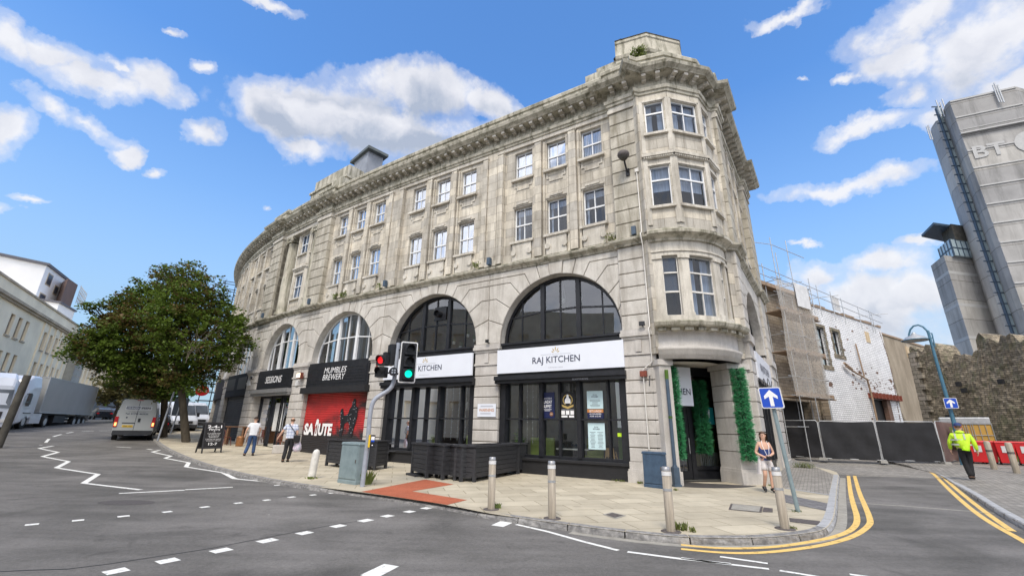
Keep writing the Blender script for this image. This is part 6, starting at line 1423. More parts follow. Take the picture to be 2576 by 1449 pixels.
def chair(px,an,label,col='bistro_red'):
    p=W(*px); e=empty('bistro_chair',tuple(p),an,label,'chair','metal bistro chairs')
    for x in (-1,1):
        for y in (-1,1): m=MB(); m.tube([(x*.21,y*.22,0),(x*.17,y*.17,.45)],.018,6); m.build('leg',mt[col],e)
    m=MB(); m.box((0,0,.455),(.38,.38,.03)); m.build('seat',mt[col],e,weld=True,bevel=.01)
    m=MB(); m.tube([(-.18,.17,.45),(-.19,.21,.8),(-.1,.23,.88),(.1,.23,.88),(.19,.21,.8),(.18,.17,.45)],.017,6); m.box((0,.22,.66),(.13,.015,.42)); m.build('backrest',mt[col],e)
chair((565,1120),2.6,'red metal bistro chair left of the table beside the beer keg'); chair((630,1118),-2.2,'red metal bistro chair right of the beer keg, behind the man in white'); chair((705,1133),1.,'red metal chair behind the man in the checked shirt'); chair((668,1112),.3,'blue grey chair inside the open bar front, left one','lamp_blue'); chair((690,1114),.5,'blue grey chair inside the open bar front, right one','lamp_blue')
p=W(588,1117); e=empty('bar_table',tuple(p),.3,'small brown outdoor table beside the beer keg','table'); m=MB(); m.box((0,0,1.02),(1.1,.7,.05)); m.build('tabletop',mt['brown_wood'],e)
for x in (-.42,.42): m=MB(); m.box((x,0,.5),(.09,.55,1.0)); m.build('leg',mt['brown_wood'],e)
p=W(601,1122); m=MB(); m.lathe([(.16,0),(.20,.02),(.195,.1),(.205,.13),(.20,.18),(.205,.22),(.20,.34),(.205,.38),(.195,.46),(.20,.52),(.17,.56),(0,.55)],tuple(p),18); tag(m.build('beer_keg',mt['copper']),'copper coloured beer keg standing beside the small table','keg')
p=W(700,1140); m=MB(); m.box(tuple(p+Vector((0,0,.2))),(.6,.5,.4),.5); tag(m.build('stone_block',mt['granite'],weld=True,bevel=.03),'low stone block on the pavement at the pier between the bar and the brewery','block')
# ------------------------------------------------------------------ fence panels, bins, site things
def fence(A,B,mesh,label,i):
    A,B=gz(A),gz(B); d=B-A; an=math.atan2(d.y,d.x); L=math.hypot(d.x,d.y); e=empty('site_fence_panel',tuple(A),an,label,'fence panel','temporary fence panels')
    hh=2.0; m=MB(); m.tube([(0.03,0,.08),(.03,0,hh-.08),(.10,0,hh),(L-.10,0,hh),(L-.03,0,hh-.08),(L-.03,0,.08)],.024,8); m.tube([(0.03,0,.12),(L-.03,0,.12)],.02,6); m.build('frame',mt['galv'],e)
    m=MB(); rn=random.Random(i); rows=[]
    for k in range(9): rows.append([Vector((.04+(L-.08)*j/12,-.03+.05*math.sin(j*1.1+k*.8+i)*.8*rn.uniform(.3,1),.10+(hh-.12)*k/8-(.03*math.sin(PI*j/12) if k==8 else 0))) for j in range(13)])
    m.grid(rows,0,True); m.build('mesh_sheet',mt[mesh],e)
    m=MB(); m.box((L-.02,0,.06),(.30,.62,.13),taper=.85); m.build('foot',mt['concrete_block'],e)
f0=(15.2,27.6);f1=(16.69,24.48);f2=(18.93,23.45);f3=(21.46,22.8)
fence((14.9,26.6),f1,'mesh_black','black sheeted fence panel nearest the stone building',0)
fence(f1,f2,'mesh_black','black sheeted fence panel in front of the white brick wall, the middle one',1); fence(f2,f3,'mesh_black','black sheeted fence panel, crumpled, left of the banner panel',2)
fence(f3,(24.6,24.6),'mesh_brown','fence panel covered by a faded brown banner behind the man in the yellow jacket',3)
m=MB(); A=gz((22.45,23.2)); d=(Vector((24.6,24.6,0))-Vector((21.46,22.8,0))).normalized(); n_=Vector((d.y,-d.x,0)); FM=lambda s,o,z:Vector((A.x,A.y,A.z))+d*s+n_*o+Vector((0,0,z))
m.fb(FM,0,.75,.05,.06,.75,1.7,1); o=tag(m.build('banner_sign',mt['leaf_green' if False else 'weed']),'pale green notice hanging on the brown banner panel','notice'); m=MB(); m.fb(FM,.3,.7,.06,.07,1.1,1.55,1); m.build('paper',mt['sheet_white'],o)
def bin_(px,label,i):
    p=W(*px); an=math.atan2(-p.x,p.y)*.0+math.atan2(p.y,p.x)-PI/2+.1; e=empty('wheelie_bin',tuple(p),an,label,'bin','red bins by the castle wall')
    m=MB(); w_,dp=.62,.6; P=[(-w_*.42,-dp*.4,.08),(w_*.42,-dp*.4,.08),(w_*.42,dp*.4,.08),(-w_*.42,dp*.4,.08),(-w_*.52,-dp*.52,1.0),(w_*.52,-dp*.52,1.0),(w_*.52,dp*.52,1.0),(-w_*.52,dp*.52,1.0)]; m.hexa([Vector(q) for q in P]); m.build('body',mt['red_bin'],e,weld=True,bevel=.02)
    m=MB(); m.box((0,0,1.03),(w_*1.12,dp*1.12,.07),taper=.92); m.build('lid',mt['red_bin'],e,weld=True,bevel=.015)
    for x in (-1,1): m=MB(); m.tube([(x*.2,.28,.1),(x*.27,.28,.1)],.10,12); m.build('wheel',mt['tyre'],e)
    m=MB(); m.fb(lambda s,o,z:Vector((s,-dp*.49+(z-.6)*-.1-o,z)),-.14,.14,-.02,.008,.55,.85,1); m.build('label_panel',mt['sheet_white'],e)
for i,(px,l) in enumerate((((2468,1166),'red wheeled bin left of the first bollard, partly behind the man in the yellow jacket'),((2493,1166),'red wheeled bin immediately behind the first bollard'),((2540,1169),'red wheeled bin between the two right hand bollards'),((2590,1171),'red wheeled bin cut by the right edge of the photo'))): bin_(px,l,i)
for i,(x,l) in enumerate(((2425,'yellow fluid tank in a wire cage right behind the man in the yellow jacket'),(2478,'yellow fluid tank in a wire cage above the leftmost red bins'))):
    p=WD(x,1150,36.); p.z=h2(p.x,p.y); e=empty('fluid_tank',tuple(p),math.atan2(p.y,p.x)-PI/2,l,'tank','caged yellow tanks'); m=MB(); m.box((0,0,1.0),(1.15,1.0,1.5)); m.build('tank',mt['tank_yellow'],e,weld=True,bevel=.06)
    m=MB(); m.box((0,0,1.95),(1.2,1.05,.36)); m.build('wrap',mt['galv'],e,weld=True,bevel=.05)
    m=MB(); 
    for k in range(6): m.tube([(-.6+.24*k,-.53,.15),(-.6+.24*k,-.53,1.8)],.015,5)
    for z in (.2,.7,1.2,1.78): m.tube([(-.6,-.53,z),(.6,-.53,z)],.015,5)
    m.build('cage',mt['galv'],e); m=MB(); m.box((0,0,.08),(1.2,1.0,.15)); m.build('pallet',mt['tan_board'],e)
m=MB(); m.grid([[gz((x_,y_))+Vector((0,0,.012)) for x_,y_ in r_] for r_ in (((23.2,24.6),(25.6,23.6),(28.5,21.5)),((26.5,27.6),(29.,26.2),(31.,23.)))],0,False); tag(m.build('grass_strip',mt['green_paint']),'','',kind='structure')
rn=random.Random(9); m=MB()
for _ in range(2600):
    a,b=rn.random(),rn.random(); q=gz(((23.2+5.3*a)*(1-b)+(26.5+4.5*a)*b,(24.6-3.1*a)*(1-b)+(27.6-4.6*a)*b)); t=Vector((rn.uniform(-.5,.5),rn.uniform(-.5,.5),1)).normalized(); o_=t.orthogonal().normalized()*.02; l=rn.uniform(.06,.2); m.face([q-o_,q+o_,q+t*l])
tag(m.build('grass',mt['weed']),'short rough grass along the foot of the castle wall','grass',kind='stuff')
# ------------------------------------------------------------------ derelict buildings, castle wall, tower (right)
PB=(19.69,28.33); BRK=lin(PB,(PB[0]+.8453,PB[1]+.5344))
e=empty('brick_building',(PB[0],PB[1],0),0,'roofless building with peeling white painted brick side behind the black fence','building'); bo=Vector(e.location)
def loc0(m,o): 
    m.v=[(x-o[0],y-o[1],z-o[2]) for x,y,z in m.v]; return m
opsw=[(1.15,2.6,5.95,8.6),(3.85,4.9,6.9,8.6),(8.1,11.6,-.5,4.1)]
m=MB(); wallo(m,BRK,0,13.3,-.5,10.05,0,.35,opsw); m.face([BRK(0,0,-.5),BRK(0,-8,-.5),BRK(0,-8,10.05),BRK(0,0,10.05)]); m.face([BRK(13.3,0,-.5),BRK(13.3,-8,-.5),BRK(13.3,-8,10.05),BRK(13.3,0,10.05)]); m.face([BRK(0,-8,-.5),BRK(13.3,-8,-.5),BRK(13.3,-8,10.0),BRK(0,-8,10.0)]); m.face([BRK(0,0,10.05),BRK(13.3,0,10.05),BRK(13.3,-8,10.05),BRK(0,-8,10.05)]); loc0(m,bo).build('wall',mt['white_brick'],e)
m=MB(); rn=random.Random(4); x=0
while x<13.2: q=rn.uniform(.5,1.4); m.fb(BRK,x,min(13.3,x+q),-.4,.06,10.05,10.05+rn.uniform(.06,.22),1); x+=q
loc0(m,bo).build('coping',mt['ginger_wood'],e)
for (a,b,c,d) in opsw[:2]:
    m=MB(); 
    for k in range(int((d-c)/.3)+1): ex=.08 if k%2 else 0; z=c+.3*k; m.fb(BRK,a-.22-ex,a,-.1,.03,z,min(z+.28,d),1); m.fb(BRK,b,b+.22+ex,-.1,.03,z,min(z+.28,d),1)
    m.fb(BRK,a-.35,b+.35,-.1,.05,c-.28,c,1); m.fb(BRK,a-.25,b+.25,-.1,.04,d,d+.22,1); s=loc0(m,bo).build('window_surround',mt['castle_stone'],e)
    m=MB(); m.fb(BRK,a,a+.1,-.3,-.2,c,d,1); m.fb(BRK,b-.1,b,-.3,-.2,c,d,1); m.fb(BRK,a,b,-.3,-.2,(c+d)/2-.05,(c+d)/2+.05,1); m.fb(BRK,a,b,-.3,-.2,d-.1,d,1); w_=loc0(m,bo).build('window',mt['black_matt'],e); m=MB(); m.face([BRK(a,-.28,c),BRK(b,-.28,c),BRK(b,-.28,d),BRK(a,-.28,d)]); loc0(m,bo).build('pane',mt['tower_win'],w_)
m=MB(); m.fb(BRK,7.7,13.4,-.1,.25,4.1,4.25,2); m.fb(BRK,7.7,13.4,-.1,.1,4.25,4.45,2)
for k in range(9): m.fb(BRK,7.8+.65*k,7.9+.65*k,.1,.35,4.12,4.5,1)
loc0(m,bo).build('lintel',mt['rust'],e)
m=MB(); m.face([BRK(8.1,-.35,-.5),BRK(11.6,-.35,-.5),BRK(11.6,-.35,4.1),BRK(8.1,-.35,4.1)]); loc0(m,bo).build('doorway',mt['black_matt'],e); m=MB(); m.fb(BRK,10.9,11.6,-.3,.0,-.5,4.1,1); loc0(m,bo).build('door_jamb',mt['old_brick'],e)
m=MB(); m.fb(BRK,9.75,10.45,-.05,.04,8.45,9.3,1); loc0(m,bo).build('boarded_opening',mt['tan_board'],e)
m=MB(); m.tube([BRK(.35,.15,9.0),BRK(.45,.15,7.4),BRK(-.9,.35,7.35)],.07,8); m.tube([BRK(.45,.15,7.4),BRK(.7,.15,5.9),BRK(.4,.15,-.3)],.065,8); loc0(m,bo).build('drainpipe',mt['tan_board'],e)
m=MB(); m.tube([BRK(7.2,.12,8.0),BRK(7.35,.15,5.6)],.05,8); m.tube([BRK(4.5,.2,6.1),BRK(5.4,.2,5.85),BRK(7.6,.2,5.4),BRK(7.75,.2,4.2),BRK(7.6,.2,-.3)],.065,8); m.tube([BRK(4.3,.2,6.3),BRK(5.3,.22,5.95)],.08,8); loc0(m,bo).build('soil_pipe',mt['ginger_wood'],e)
# flaked patches of bare brick
m=MB(); rn=random.Random(12)
for k in range(60):
    s_,z=rn.uniform(.3,13.1),rn.choice([rn.uniform(2.5,9.9),rn.uniform(4.5,6.2)])
    if any(q[0]-.3<s_<q[1]+.3 and q[2]-.3<z<q[3]+.3 for q in opsw): continue
    r_=rn.uniform(.03,.14)*(2 if rn.random()<.12 else 1); m.face([BRK(s_+r_*1.5*rn.uniform(.6,1.2)*math.cos(t),.004,z+r_*.7*rn.uniform(.5,1.2)*math.sin(t)) for t in np.linspace(0,2*PI,9)[:-1]])
for z_ in (4.9,):
    for k in range(26): s_=rn.uniform(8,13); z=5.1+rn.uniform(-.2,.35); m.face([BRK(s_+dx,.005,z+dz__) for dx,dz__ in ((0,0),(rn.uniform(.1,.35),0),(rn.uniform(.1,.35),.07),(0,.07))])
for k in range(90): 
    z=rn.uniform(2.5,9.8); m.face([BRK(13.05-.35*math.sin(z*.7)+dx,.004,z+dz__) for dx,dz__ in ((-.1,0),(rn.uniform(.02,.12),0),(rn.uniform(.02,.12),.12),(-.06,.12))])
loc0(m,bo).build('bare_patches',mt['old_brick'],e)
# rendered wall further along
p0=BRK(13.3,0,0); e=empty('rendered_wall',tuple(p0),0,'long buff rendered wall between the white brick and the castle wall','wall'); bo=Vector(e.location)
m=MB(); m.fb(BRK,13.32,25.5,-6,-.05,-.5,9.5,8); loc0(m,bo).build('wall',mt['render_wall'],e)
m=MB(); m.fb(BRK,13.3,25.5,-.5,.03,9.5,9.66,8); loc0(m,bo).build('coping',mt['ginger_wood'],e)
m=MB(); 
for (s_,z) in ((18.2,8.1),(22.8,7.3)): m.fb(BRK,s_,s_+.75,-.1,.0,z,z+.95,1)
loc0(m,bo).build('boarded_opening',mt['tan_board'],e)
m=MB(); rr=random.Random(3); m.face([BRK(13.35+abs(1.9*math.sin(z*.9)*(1-z/6.5)),-.04,z) for z in np.linspace(.0,5.6,12)]+[BRK(13.35,-.04,5.6),BRK(13.35,-.04,0)]); loc0(m,bo).build('exposed_brick',mt['castle_stone'],e)
# brown gable next to it with sheeted scaffold
q0=BRK(-5.5,0,0); e=empty('stone_building',tuple(q0),0,'brown stone fronted derelict building wrapped by scaffolding beside the corner block','building'); bo=Vector(e.location)
m=MB(); wallo(m,BRK,-6.,-.02,-.5,10.2,-.05,.5,[(-4.6,-1.2,-.5,3.4)]); m.face([BRK(-.02,-.05,-.5),BRK(-.02,-.06,10.3),BRK(-.02,.5,10.3),BRK(-.02,.5,-.5)]); m.face([BRK(-6,-.05,10.2),BRK(-.02,-.05,10.2),BRK(-.02,-8,10.2),BRK(-6,-8,10.2)]); loc0(m,bo).build('wall',mt['scaff_brick'],e)
m=MB(); m.face([BRK(-4.6,-.5,-.5),BRK(-1.2,-.5,-.5),BRK(-1.2,-.5,3.4),BRK(-4.6,-.5,3.4)]); loc0(m,bo).build('doorway',mt['black_matt'],e)
m=MB(); m.fb(BRK,-6,.6,-.5,.4,10.2,10.45,2); loc0(m,bo).build('coping',mt['ginger_wood'],e)
m=MB(); rn=random.Random(8); 
for k in range(13): z=.2+.78*k; m.fb(BRK,-.05,.35+rn.uniform(0,.35),-.05,.05+rn.uniform(0,.12),z,z+.7,1)
loc0(m,bo).build('broken_edge',mt['castle_stone'],e)
e=empty('scaffold',tuple(BRK(-4.6,1.1,0)),0,'tube scaffold with grey debris netting and boards against the brown derelict building','scaffold'); bo=Vector(e.location)
SO=1.15; xs=[-5.0,-3.2,-1.5]
for x in xs:
    for o_ in (.15,SO): m=MB(); m.tube([BRK(x,o_,0),BRK(x,o_,10.6 if x<-1 else 11.2)],.03,6); loc0(m,bo).build('standard',mt['galv'],e)
m=MB()
for z in (1.9,3.55,4.6,6.1,7.1,8.5,9.5,10.4):
    m.tube([BRK(-5.8,SO,z),BRK(-1.0,SO,z)],.025,6)
    for x in xs: m.tube([BRK(x,-.05,z),BRK(x,SO+.2,z)],.025,6)
loc0(m,bo).build('ledger',mt['galv'],e)
for z in (3.5,6.0,8.4):
    m=MB(); 
    for k in range(4): m.fb(BRK,-5.4,-.55+.1*(k%2),.2+.24*k,.42+.24*k,z,z+.05,1)
    m.fb(BRK,-5.4,-.8,SO,SO+.03,z+.05,z+.28,1); loc0(m,bo).build('boards',mt['ginger_wood'],e)
m=MB(); rows=[[BRK(x,SO+.08+.05*math.sin(x*5+z*1.3),z) for x in np.linspace(-5.6,-1.45,18)] for z in np.linspace(3.5,10.3,16)]
m.grid(rows,0,True); rows=[[BRK(-1.45+.7*math.sin((z-3.5)*1.25)**2*k/5,SO+.08-.9*k/5,z) for k in range(6)] for z in np.linspace(3.5,10.4,22)]; m.grid(rows,0,True)
nt_=loc0(m,bo).build('debris_netting',mt['net'],e)
# netting lets some light through
M2=mt['net']; t_=M2.node_tree; b_=t_.nodes['Principled BSDF']; tr=nn(t_,'ShaderNodeBsdfTransparent'); mx=nn(t_,'ShaderNodeMixShader',{0:.6}); t_.links.new(b_.outputs[0],mx.inputs[1]); t_.links.new(tr.outputs[0],mx.inputs[2]); t_.links.new(mx.outputs[0],t_.nodes['Material Output'].inputs[0])
m=MB(); m.fb(BRK,-3.6,-2.0,SO+.2,SO+.22,8.9,10.4,1); tag(m.build('site_banner',mt['sheet_white']),'white site banner hung at the top of the scaffold','banner')
e=empty('scaffold',tuple(BRK(0,.2,10)),0,'scaffold guard rail of tubes along the top of the white brick wall','scaffold'); bo=Vector(e.location)
for x,z in ((-4.9,11.7),(-3.3,13.9),(-2.9,12.9),(-1.2,14.2),(1.1,11.9),(2.1,11.6),(4.2,11.5),(5.8,11.3),(8.6,11.0),(10.7,11.1),(11.1,11.0)): m=MB(); m.tube([BRK(x,.3,9.3),BRK(x,.3,z)],.028,6); loc0(m,bo).build('standard',mt['galv'],e)
m=MB()
for z in (10.6,11.15): m.tube([BRK(-5.5,.3,z+.35),BRK(-1,.3,z+.2),BRK(13,.3,z-.25)],.025,6)
m.tube([BRK(-5.5,.3,13.0),BRK(-3.3,.3,13.4),BRK(-.4,.9,12.9)],.025,6)
for x in (10.7,2.1,-3.): m.tube([BRK(x,-1,10.8),BRK(x+.9,1.2,10.8)],.025,6)
loc0(m,bo).build('ledger',mt['galv'],e); m=MB(); m.fb(BRK,4.3,5.5,.2,.25,10.2,11.2,1); loc0(m,bo).build('debris_sheet',mt['net'],e)
# castle wall
A=WD(2338,1100,43.);Bc=WD(2576,1100,38.5); CW=lin(A,Bc); L=(Vector(Bc[:2])-Vector(A[:2])).length; LL=L*2.6
e=empty('castle_wall',(A.x,A.y,0),0,'ruined dark rubble stone castle wall with an uneven top','wall'); bo=Vector(e.location); rn=random.Random(6); m=MB()
def tz(s):
    k=s/L; z=7.35+.5*math.sin(k*9)*.4+.25*math.sin(k*23+1)+.12*math.sin(k*61)
    if k>.38: z-=.75
    if k>.80: z+=.55
    return z
nx_,nz_=120,34; rows=[]
for k in range(nz_+1): 
    r_=[]
    for j in range(nx_+1):
        s_=LL*j/nx_; zt=tz(s_); z=-.3+(zt+.3)*k/nz_; o_=.05*math.sin(s_*1.1+z*.9)+.03*math.sin(s_*5.3-z*3.1)+rn.uniform(-.045,.045)-z*.03; r_.append(CW(s_,o_,z))
    rows.append(r_)
U=[[(LL*j/nx_,-.3+(tz(LL*j/nx_)+.3)*k/nz_) for j in range(nx_+1)] for k in range(nz_+1)]
m.grid(rows,0,False,False,U); m.grid([rows[-1],[CW(LL*j/nx_,-1.6,tz(LL*j/nx_)-.2+rn.uniform(-.1,.1)) for j in range(nx_+1)]],0,False)
m.face([CW(0,.0,-.3),CW(0,-1.6,-.3),CW(0,-1.6,7.2),CW(0,-.0,7.3)],[(0,0),(1.6,0),(1.6,7),(0,7)]); loc0(m,bo).build('rubble_face',mt['castle_stone'],e)
m=MB()
for k in range(20): z=-.3+.38*k; w__=.75 if k%2 else .45; m.fb(CW,-.03,w__,-.6,.16-.01*k,z,z+.36,1)
loc0(m,bo).build('quoins',mt['quoin_stone'],e)
m=MB()
for (s_,z) in ((L*.52,4.6),(L*.56,4.2),(L*.30,2.6),(L*.66,2.1),(L*.95,4.5)): m.fb(CW,s_,s_+.28,.02,.18,z,z+.28,1)
loc0(m,bo).build('putlog_hole',mt['black_matt'],e)
# tower
def az(x,y,Dd): q=WD(x,y,Dd); return Vector((q.x,q.y))
c0=az(2450,700,90); e=empty('concrete_tower',(c0.x,c0.y,0),0,'tall grey concrete office tower rising behind the castle wall','building'); bo=Vector(e.location)
def prismz(m,P,z0,z1,mi=0):
    n=len(P); L=0
    for i in range(n):
        a,b=P[i],P[(i+1)%n]; l=(b-a).length; m.face([Vector((a.x,a.y,z0)),Vector((b.x,b.y,z0)),Vector((b.x,b.y,z1)),Vector((a.x,a.y,z1))],[(L,z0),(L+l,z0),(L+l,z1),(L,z1)],mi); L+=l
    m.face([Vector((p.x,p.y,z1)) for p in P],None,mi); m.face([Vector((p.x,p.y,z0)) for p in P[::-1]],None,mi)
lb=[az(2338,657,92),az(2385,679,87.5),az(2442,614,93)]; back=(az(2425,614,93)-az(2385,679,87.5)); lb+=[lb[0]+back*1.6]
ztl=WD(2385,640,87.5).z; m=MB(); prismz(m,lb,0,ztl); loc0(m,bo).build('lower_block',mt['tower_concrete'],e)
m=MB()
for z in (14.5,19.3,24.2):
    P=[p+(p-bo.to_2d()).normalized()*.0 for p in lb]; c_=sum((p for p in P),Vector((0,0)))/4; P=[c_+(p-c_)*1.006 for p in P]; prismz(m,P,z,z+.45)
loc0(m,bo).build('band',mt['tower_rib'],e)
col=[az(2329,330,93),az(2354,306,89.5),az(2374,300,88),az(2400,300,93),az(2380,300,98)]
col=[az(2331+57,340+200,92)]*0+[az(2395,560,93.5),az(2408,560,90),az(2440,560,88.3),az(2470,560,92),az(2440,560,98)]
# slab geometry measured along the vertical edges at mid height
zc=WD(2353,306,89).z
m=MB(); P=[az(2338,330,93.),az(2345,330,90.5),az(2362,330,88.8),az(2384,330,88.6),az(2400,330,96)]; prismz(m,P,0,WD(2350,316,90).z); loc0(m,bo).build('stair_shaft',mt['tower_pale'],e)
s0=az(2384,330,88.4); m=MB(); P=[s0,az(2400,330,86.),az(2415,330,85.2),az(2600,330,88.5),az(2640,330,92),az(2560,330,100),az(2400,330,97)]; ztop=WD(2415,244,85.2).z; prismz(m,P,0,ztop); loc0(m,bo).build('main_slab',mt['tower_concrete'],e)
TS=lin(P[2],P[3]); Lm=(P[3]-P[2]).length
m=MB()
for z in np.arange(12,ztop,2.9): m.fb(TS,0,Lm,.0,.12,z,z+.18,1)
m.fb(TS,-.2,Lm,.0,.5,ztop-6.2,ztop-6.0,1); m.fb(TS,-.2,Lm,.3,.5,ztop-5.6,ztop-5.5,1); loc0(m,bo).build('band',mt['tower_rib'],e)
m=MB(); txt(m,'BT',TS,.5,4.0,ztop-10.4,ztop-8.4,.125,0,bold=.02); m.face([TS(6.6+1.7*math.cos(t),.125,ztop-9.2+1.7*math.sin(t)) for t in np.linspace(0,2*PI,30)[:-1]]); loc0(m,bo).build('faded_lettering',mt['tower_rib'],e)
m=MB(); p_=lin(az(2372,330,87.9),s0)
LW=(s0-az(2372,330,87.9)).length; k=0
for z in np.arange(8,zc+.8,1.55):
    m.fb(p_,.0,LW,.0,.10,z+.08,z+1.45,1)
o_=loc0(m,bo).build('stair_window',mt['tower_win'],e); m=MB()
for z in np.arange(8,zc+2,1.55): m.fb(p_,-.6,LW+.1,.05,.22,z-.05,z+.06,1)
m.fb(p_,-.15,.05,.0,.3,6,zc+1.5,1); m.fb(p_,LW-.05,LW+.1,.0,.3,6,zc+1.5,1); loc0(m,bo).build('ladder_frame',mt['lead_blue'],o_)
# glazed deck with overhanging roof on the lower block
c_=sum((p for p in lb),Vector((0,0)))/4; m=MB(); P=[c_+(p-c_)*.86+Vector((.8,-.6)) for p in lb]; prismz(m,P,ztl,ztl+2.6); dk=loc0(m,bo).build('glazed_deck',mt['tower_win'],e)
m=MB(); 
for i in range(3):
    a,b=P[i],P[(i+1)%4]; Q=lin(a,b); l=(b-a).length
    for x in np.arange(0,l,1.0): m.fb(Q,x-.05,x+.05,.0,.08,ztl,ztl+2.6,1)
    m.fb(Q,0,l,0,.08,ztl+1.2,ztl+1.32,1)
loc0(m,bo).build('glazing_bar',mt['lead_blue'],dk)
m=MB(); P=[c_+(p-c_)*.72+Vector((1.2,-.9)) for p in lb]; prismz(m,P,ztl+2.6,ztl+5.2); loc0(m,bo).build('plant_room',mt['castle_dark'],e)
m=MB(); P=[c_+(p-c_)*1.02 for p in lb]; prismz(m,P,ztl+5.0,ztl+5.35); loc0(m,bo).build('canopy',mt['lead_blue'],e)
m=MB()
for x,y,dz1 in ((2362,262,1.6),(2370,262,1.2),(2378,262,1.8),(2506,225,1.6),(2512,225,2.),(2518,225,1.6),(2335,320,1.),(2340,320,1.2)): q=WD(x,y+12,87); m.tube([q-Vector((0,0,1.5)),q+Vector((0,0,dz1))],.09,5)
loc0(m,bo).build('aerial',mt['galv'],e)
# ------------------------------------------------------------------ left side of the street
PBG=(-46.56,37.84); BG=lin(PBG,(PBG[0]-.537,PBG[1]+.843))
e=empty('beige_building',(PBG[0],PBG[1],0),0,'long cream three storey building with tall narrow windows on the left side of the street','building'); bo=Vector(e.location)
ops=[(x,x+1.05,9.3,11.35) for x in (0-2.,.1,4.1,6.15,8.15)]+[(x,x+1.15,9.15,11.2) for x in (14.0,16.15,18.3,20.45,22.5)]+[(x,x+1.0,6.,7.8) for x in (-2,.1,4.3,6.2,8.1)]+[(x,x+1.1,5.4,7.75) for x in (14.,16.15,18.3,20.4,22.5)]
ops+=[(x,x+1.1,z,z+1.9) for x in np.arange(-48,-4,2.4) for z in (2.2,6.,9.4)]
m=MB(); wallo(m,BG,-50,26,0,13.95,0,.3,ops); m.face([BG(-50,0,13.95),BG(26,0,13.95),BG(26,-12,13.95),BG(-50,-12,13.95)]); m.face([BG(-50,-.28,0),BG(-4,-.28,0),BG(-4,-.28,12),BG(-50,-.28,12)]); m.face([BG(26,0,0),BG(26,-12,0),BG(26,-12,13.95),BG(26,0,13.95)]); loc0(m,bo).build('wall',mt['beige'],e)
m=MB(); m.fb(BG,-14,26,-.1,.42,12.35,12.62,1); m.fb(BG,-14,26,-.1,.25,12.15,12.35,1); m.fb(BG,-14,26.1,-.2,.12,13.85,14.05,1); m.fb(BG,-14,26,-.1,.12,4.6,4.9,1); loc0(m,bo).build('cornice',mt['beige_trim'],e)
for (a,b,c,d) in ops:
    if a<-3: continue
    m=MB(); m.fb(BG,a-.1,b+.1,-.05,.1,c-.16,c,1); m.fb(BG,a,a+.07,-.28,-.2,c,d,1); m.fb(BG,b-.07,b,-.28,-.2,c,d,1); m.fb(BG,a,b,-.28,-.2,c+(d-c)*.62,c+(d-c)*.66,1); m.fb(BG,(a+b)/2-.03,(a+b)/2+.03,-.28,-.2,c,d,1); w_=loc0(m,bo).build('window',mt['beige_trim'],e); m=MB(); m.face([BG(a,-.27,c),BG(b,-.27,c),BG(b,-.27,d),BG(a,-.27,d)]); loc0(m,bo).build('pane',mt['pane_matt'],w_)
m=MB()
for x in (13.2,15.4,17.55,19.7,21.85,24.0): m.fb(BG,x,x+.55,-.05,.12,5.,12.1,1)
loc0(m,bo).build('pilaster',mt['beige'],e)
e=empty('stone_tower_block',tuple(BG(26,0,0)),0,'grey stone projecting stair block between the two cream buildings','building'); bo=Vector(e.location)
m=MB(); m.fb(BG,26.05,30.2,-10,.9,0,11.2,1); loc0(m,bo).build('wall',mt['beige_stone'],e); m=MB(); m.fb(BG,26.,30.25,-10,1.0,11.2,11.5,1); 
for z in np.arange(1,11,.9): m.fb(BG,26.03,30.22,.9,.93,z,z+.06,1)
loc0(m,bo).build('band',mt['beige_trim'],e)
e=empty('beige_building',tuple(BG(30.2,0,0)),0,'second cream building with close set pilasters further up the street, behind the tree','building'); bo=Vector(e.location)
ops=[(x,x+1.1,7.6,9.6) for x in np.arange(32.2,66,2.35)]+[(x,x+1.0,5.0,6.5) for x in np.arange(32.25,66,2.35)]
m=MB(); wallo(m,BG,30.22,70,0,12.4,0,.35,ops); m.face([BG(30.2,0,12.4),BG(70,0,12.4),BG(70,-12,12.4),BG(30.2,-12,12.4)]); loc0(m,bo).build('wall',mt['beige'],e)
m=MB(); m.fb(BG,30.2,70,-.1,.4,11.1,11.35,1); loc0(m,bo).build('cornice',mt['beige_trim'],e); m=MB()
for x in np.arange(31,69,2.35): m.fb(BG,x,x+.6,-.05,.35,3.5,11.1,1)
loc0(m,bo).build('pilaster',mt['beige'],e)
for (a,b,c,d) in ops:
    m=MB(); m.face([BG(a,-.3,c),BG(b,-.3,c),BG(b,-.3,d),BG(a,-.3,d)]); loc0(m,bo).build('window',mt['pane_matt'],e)
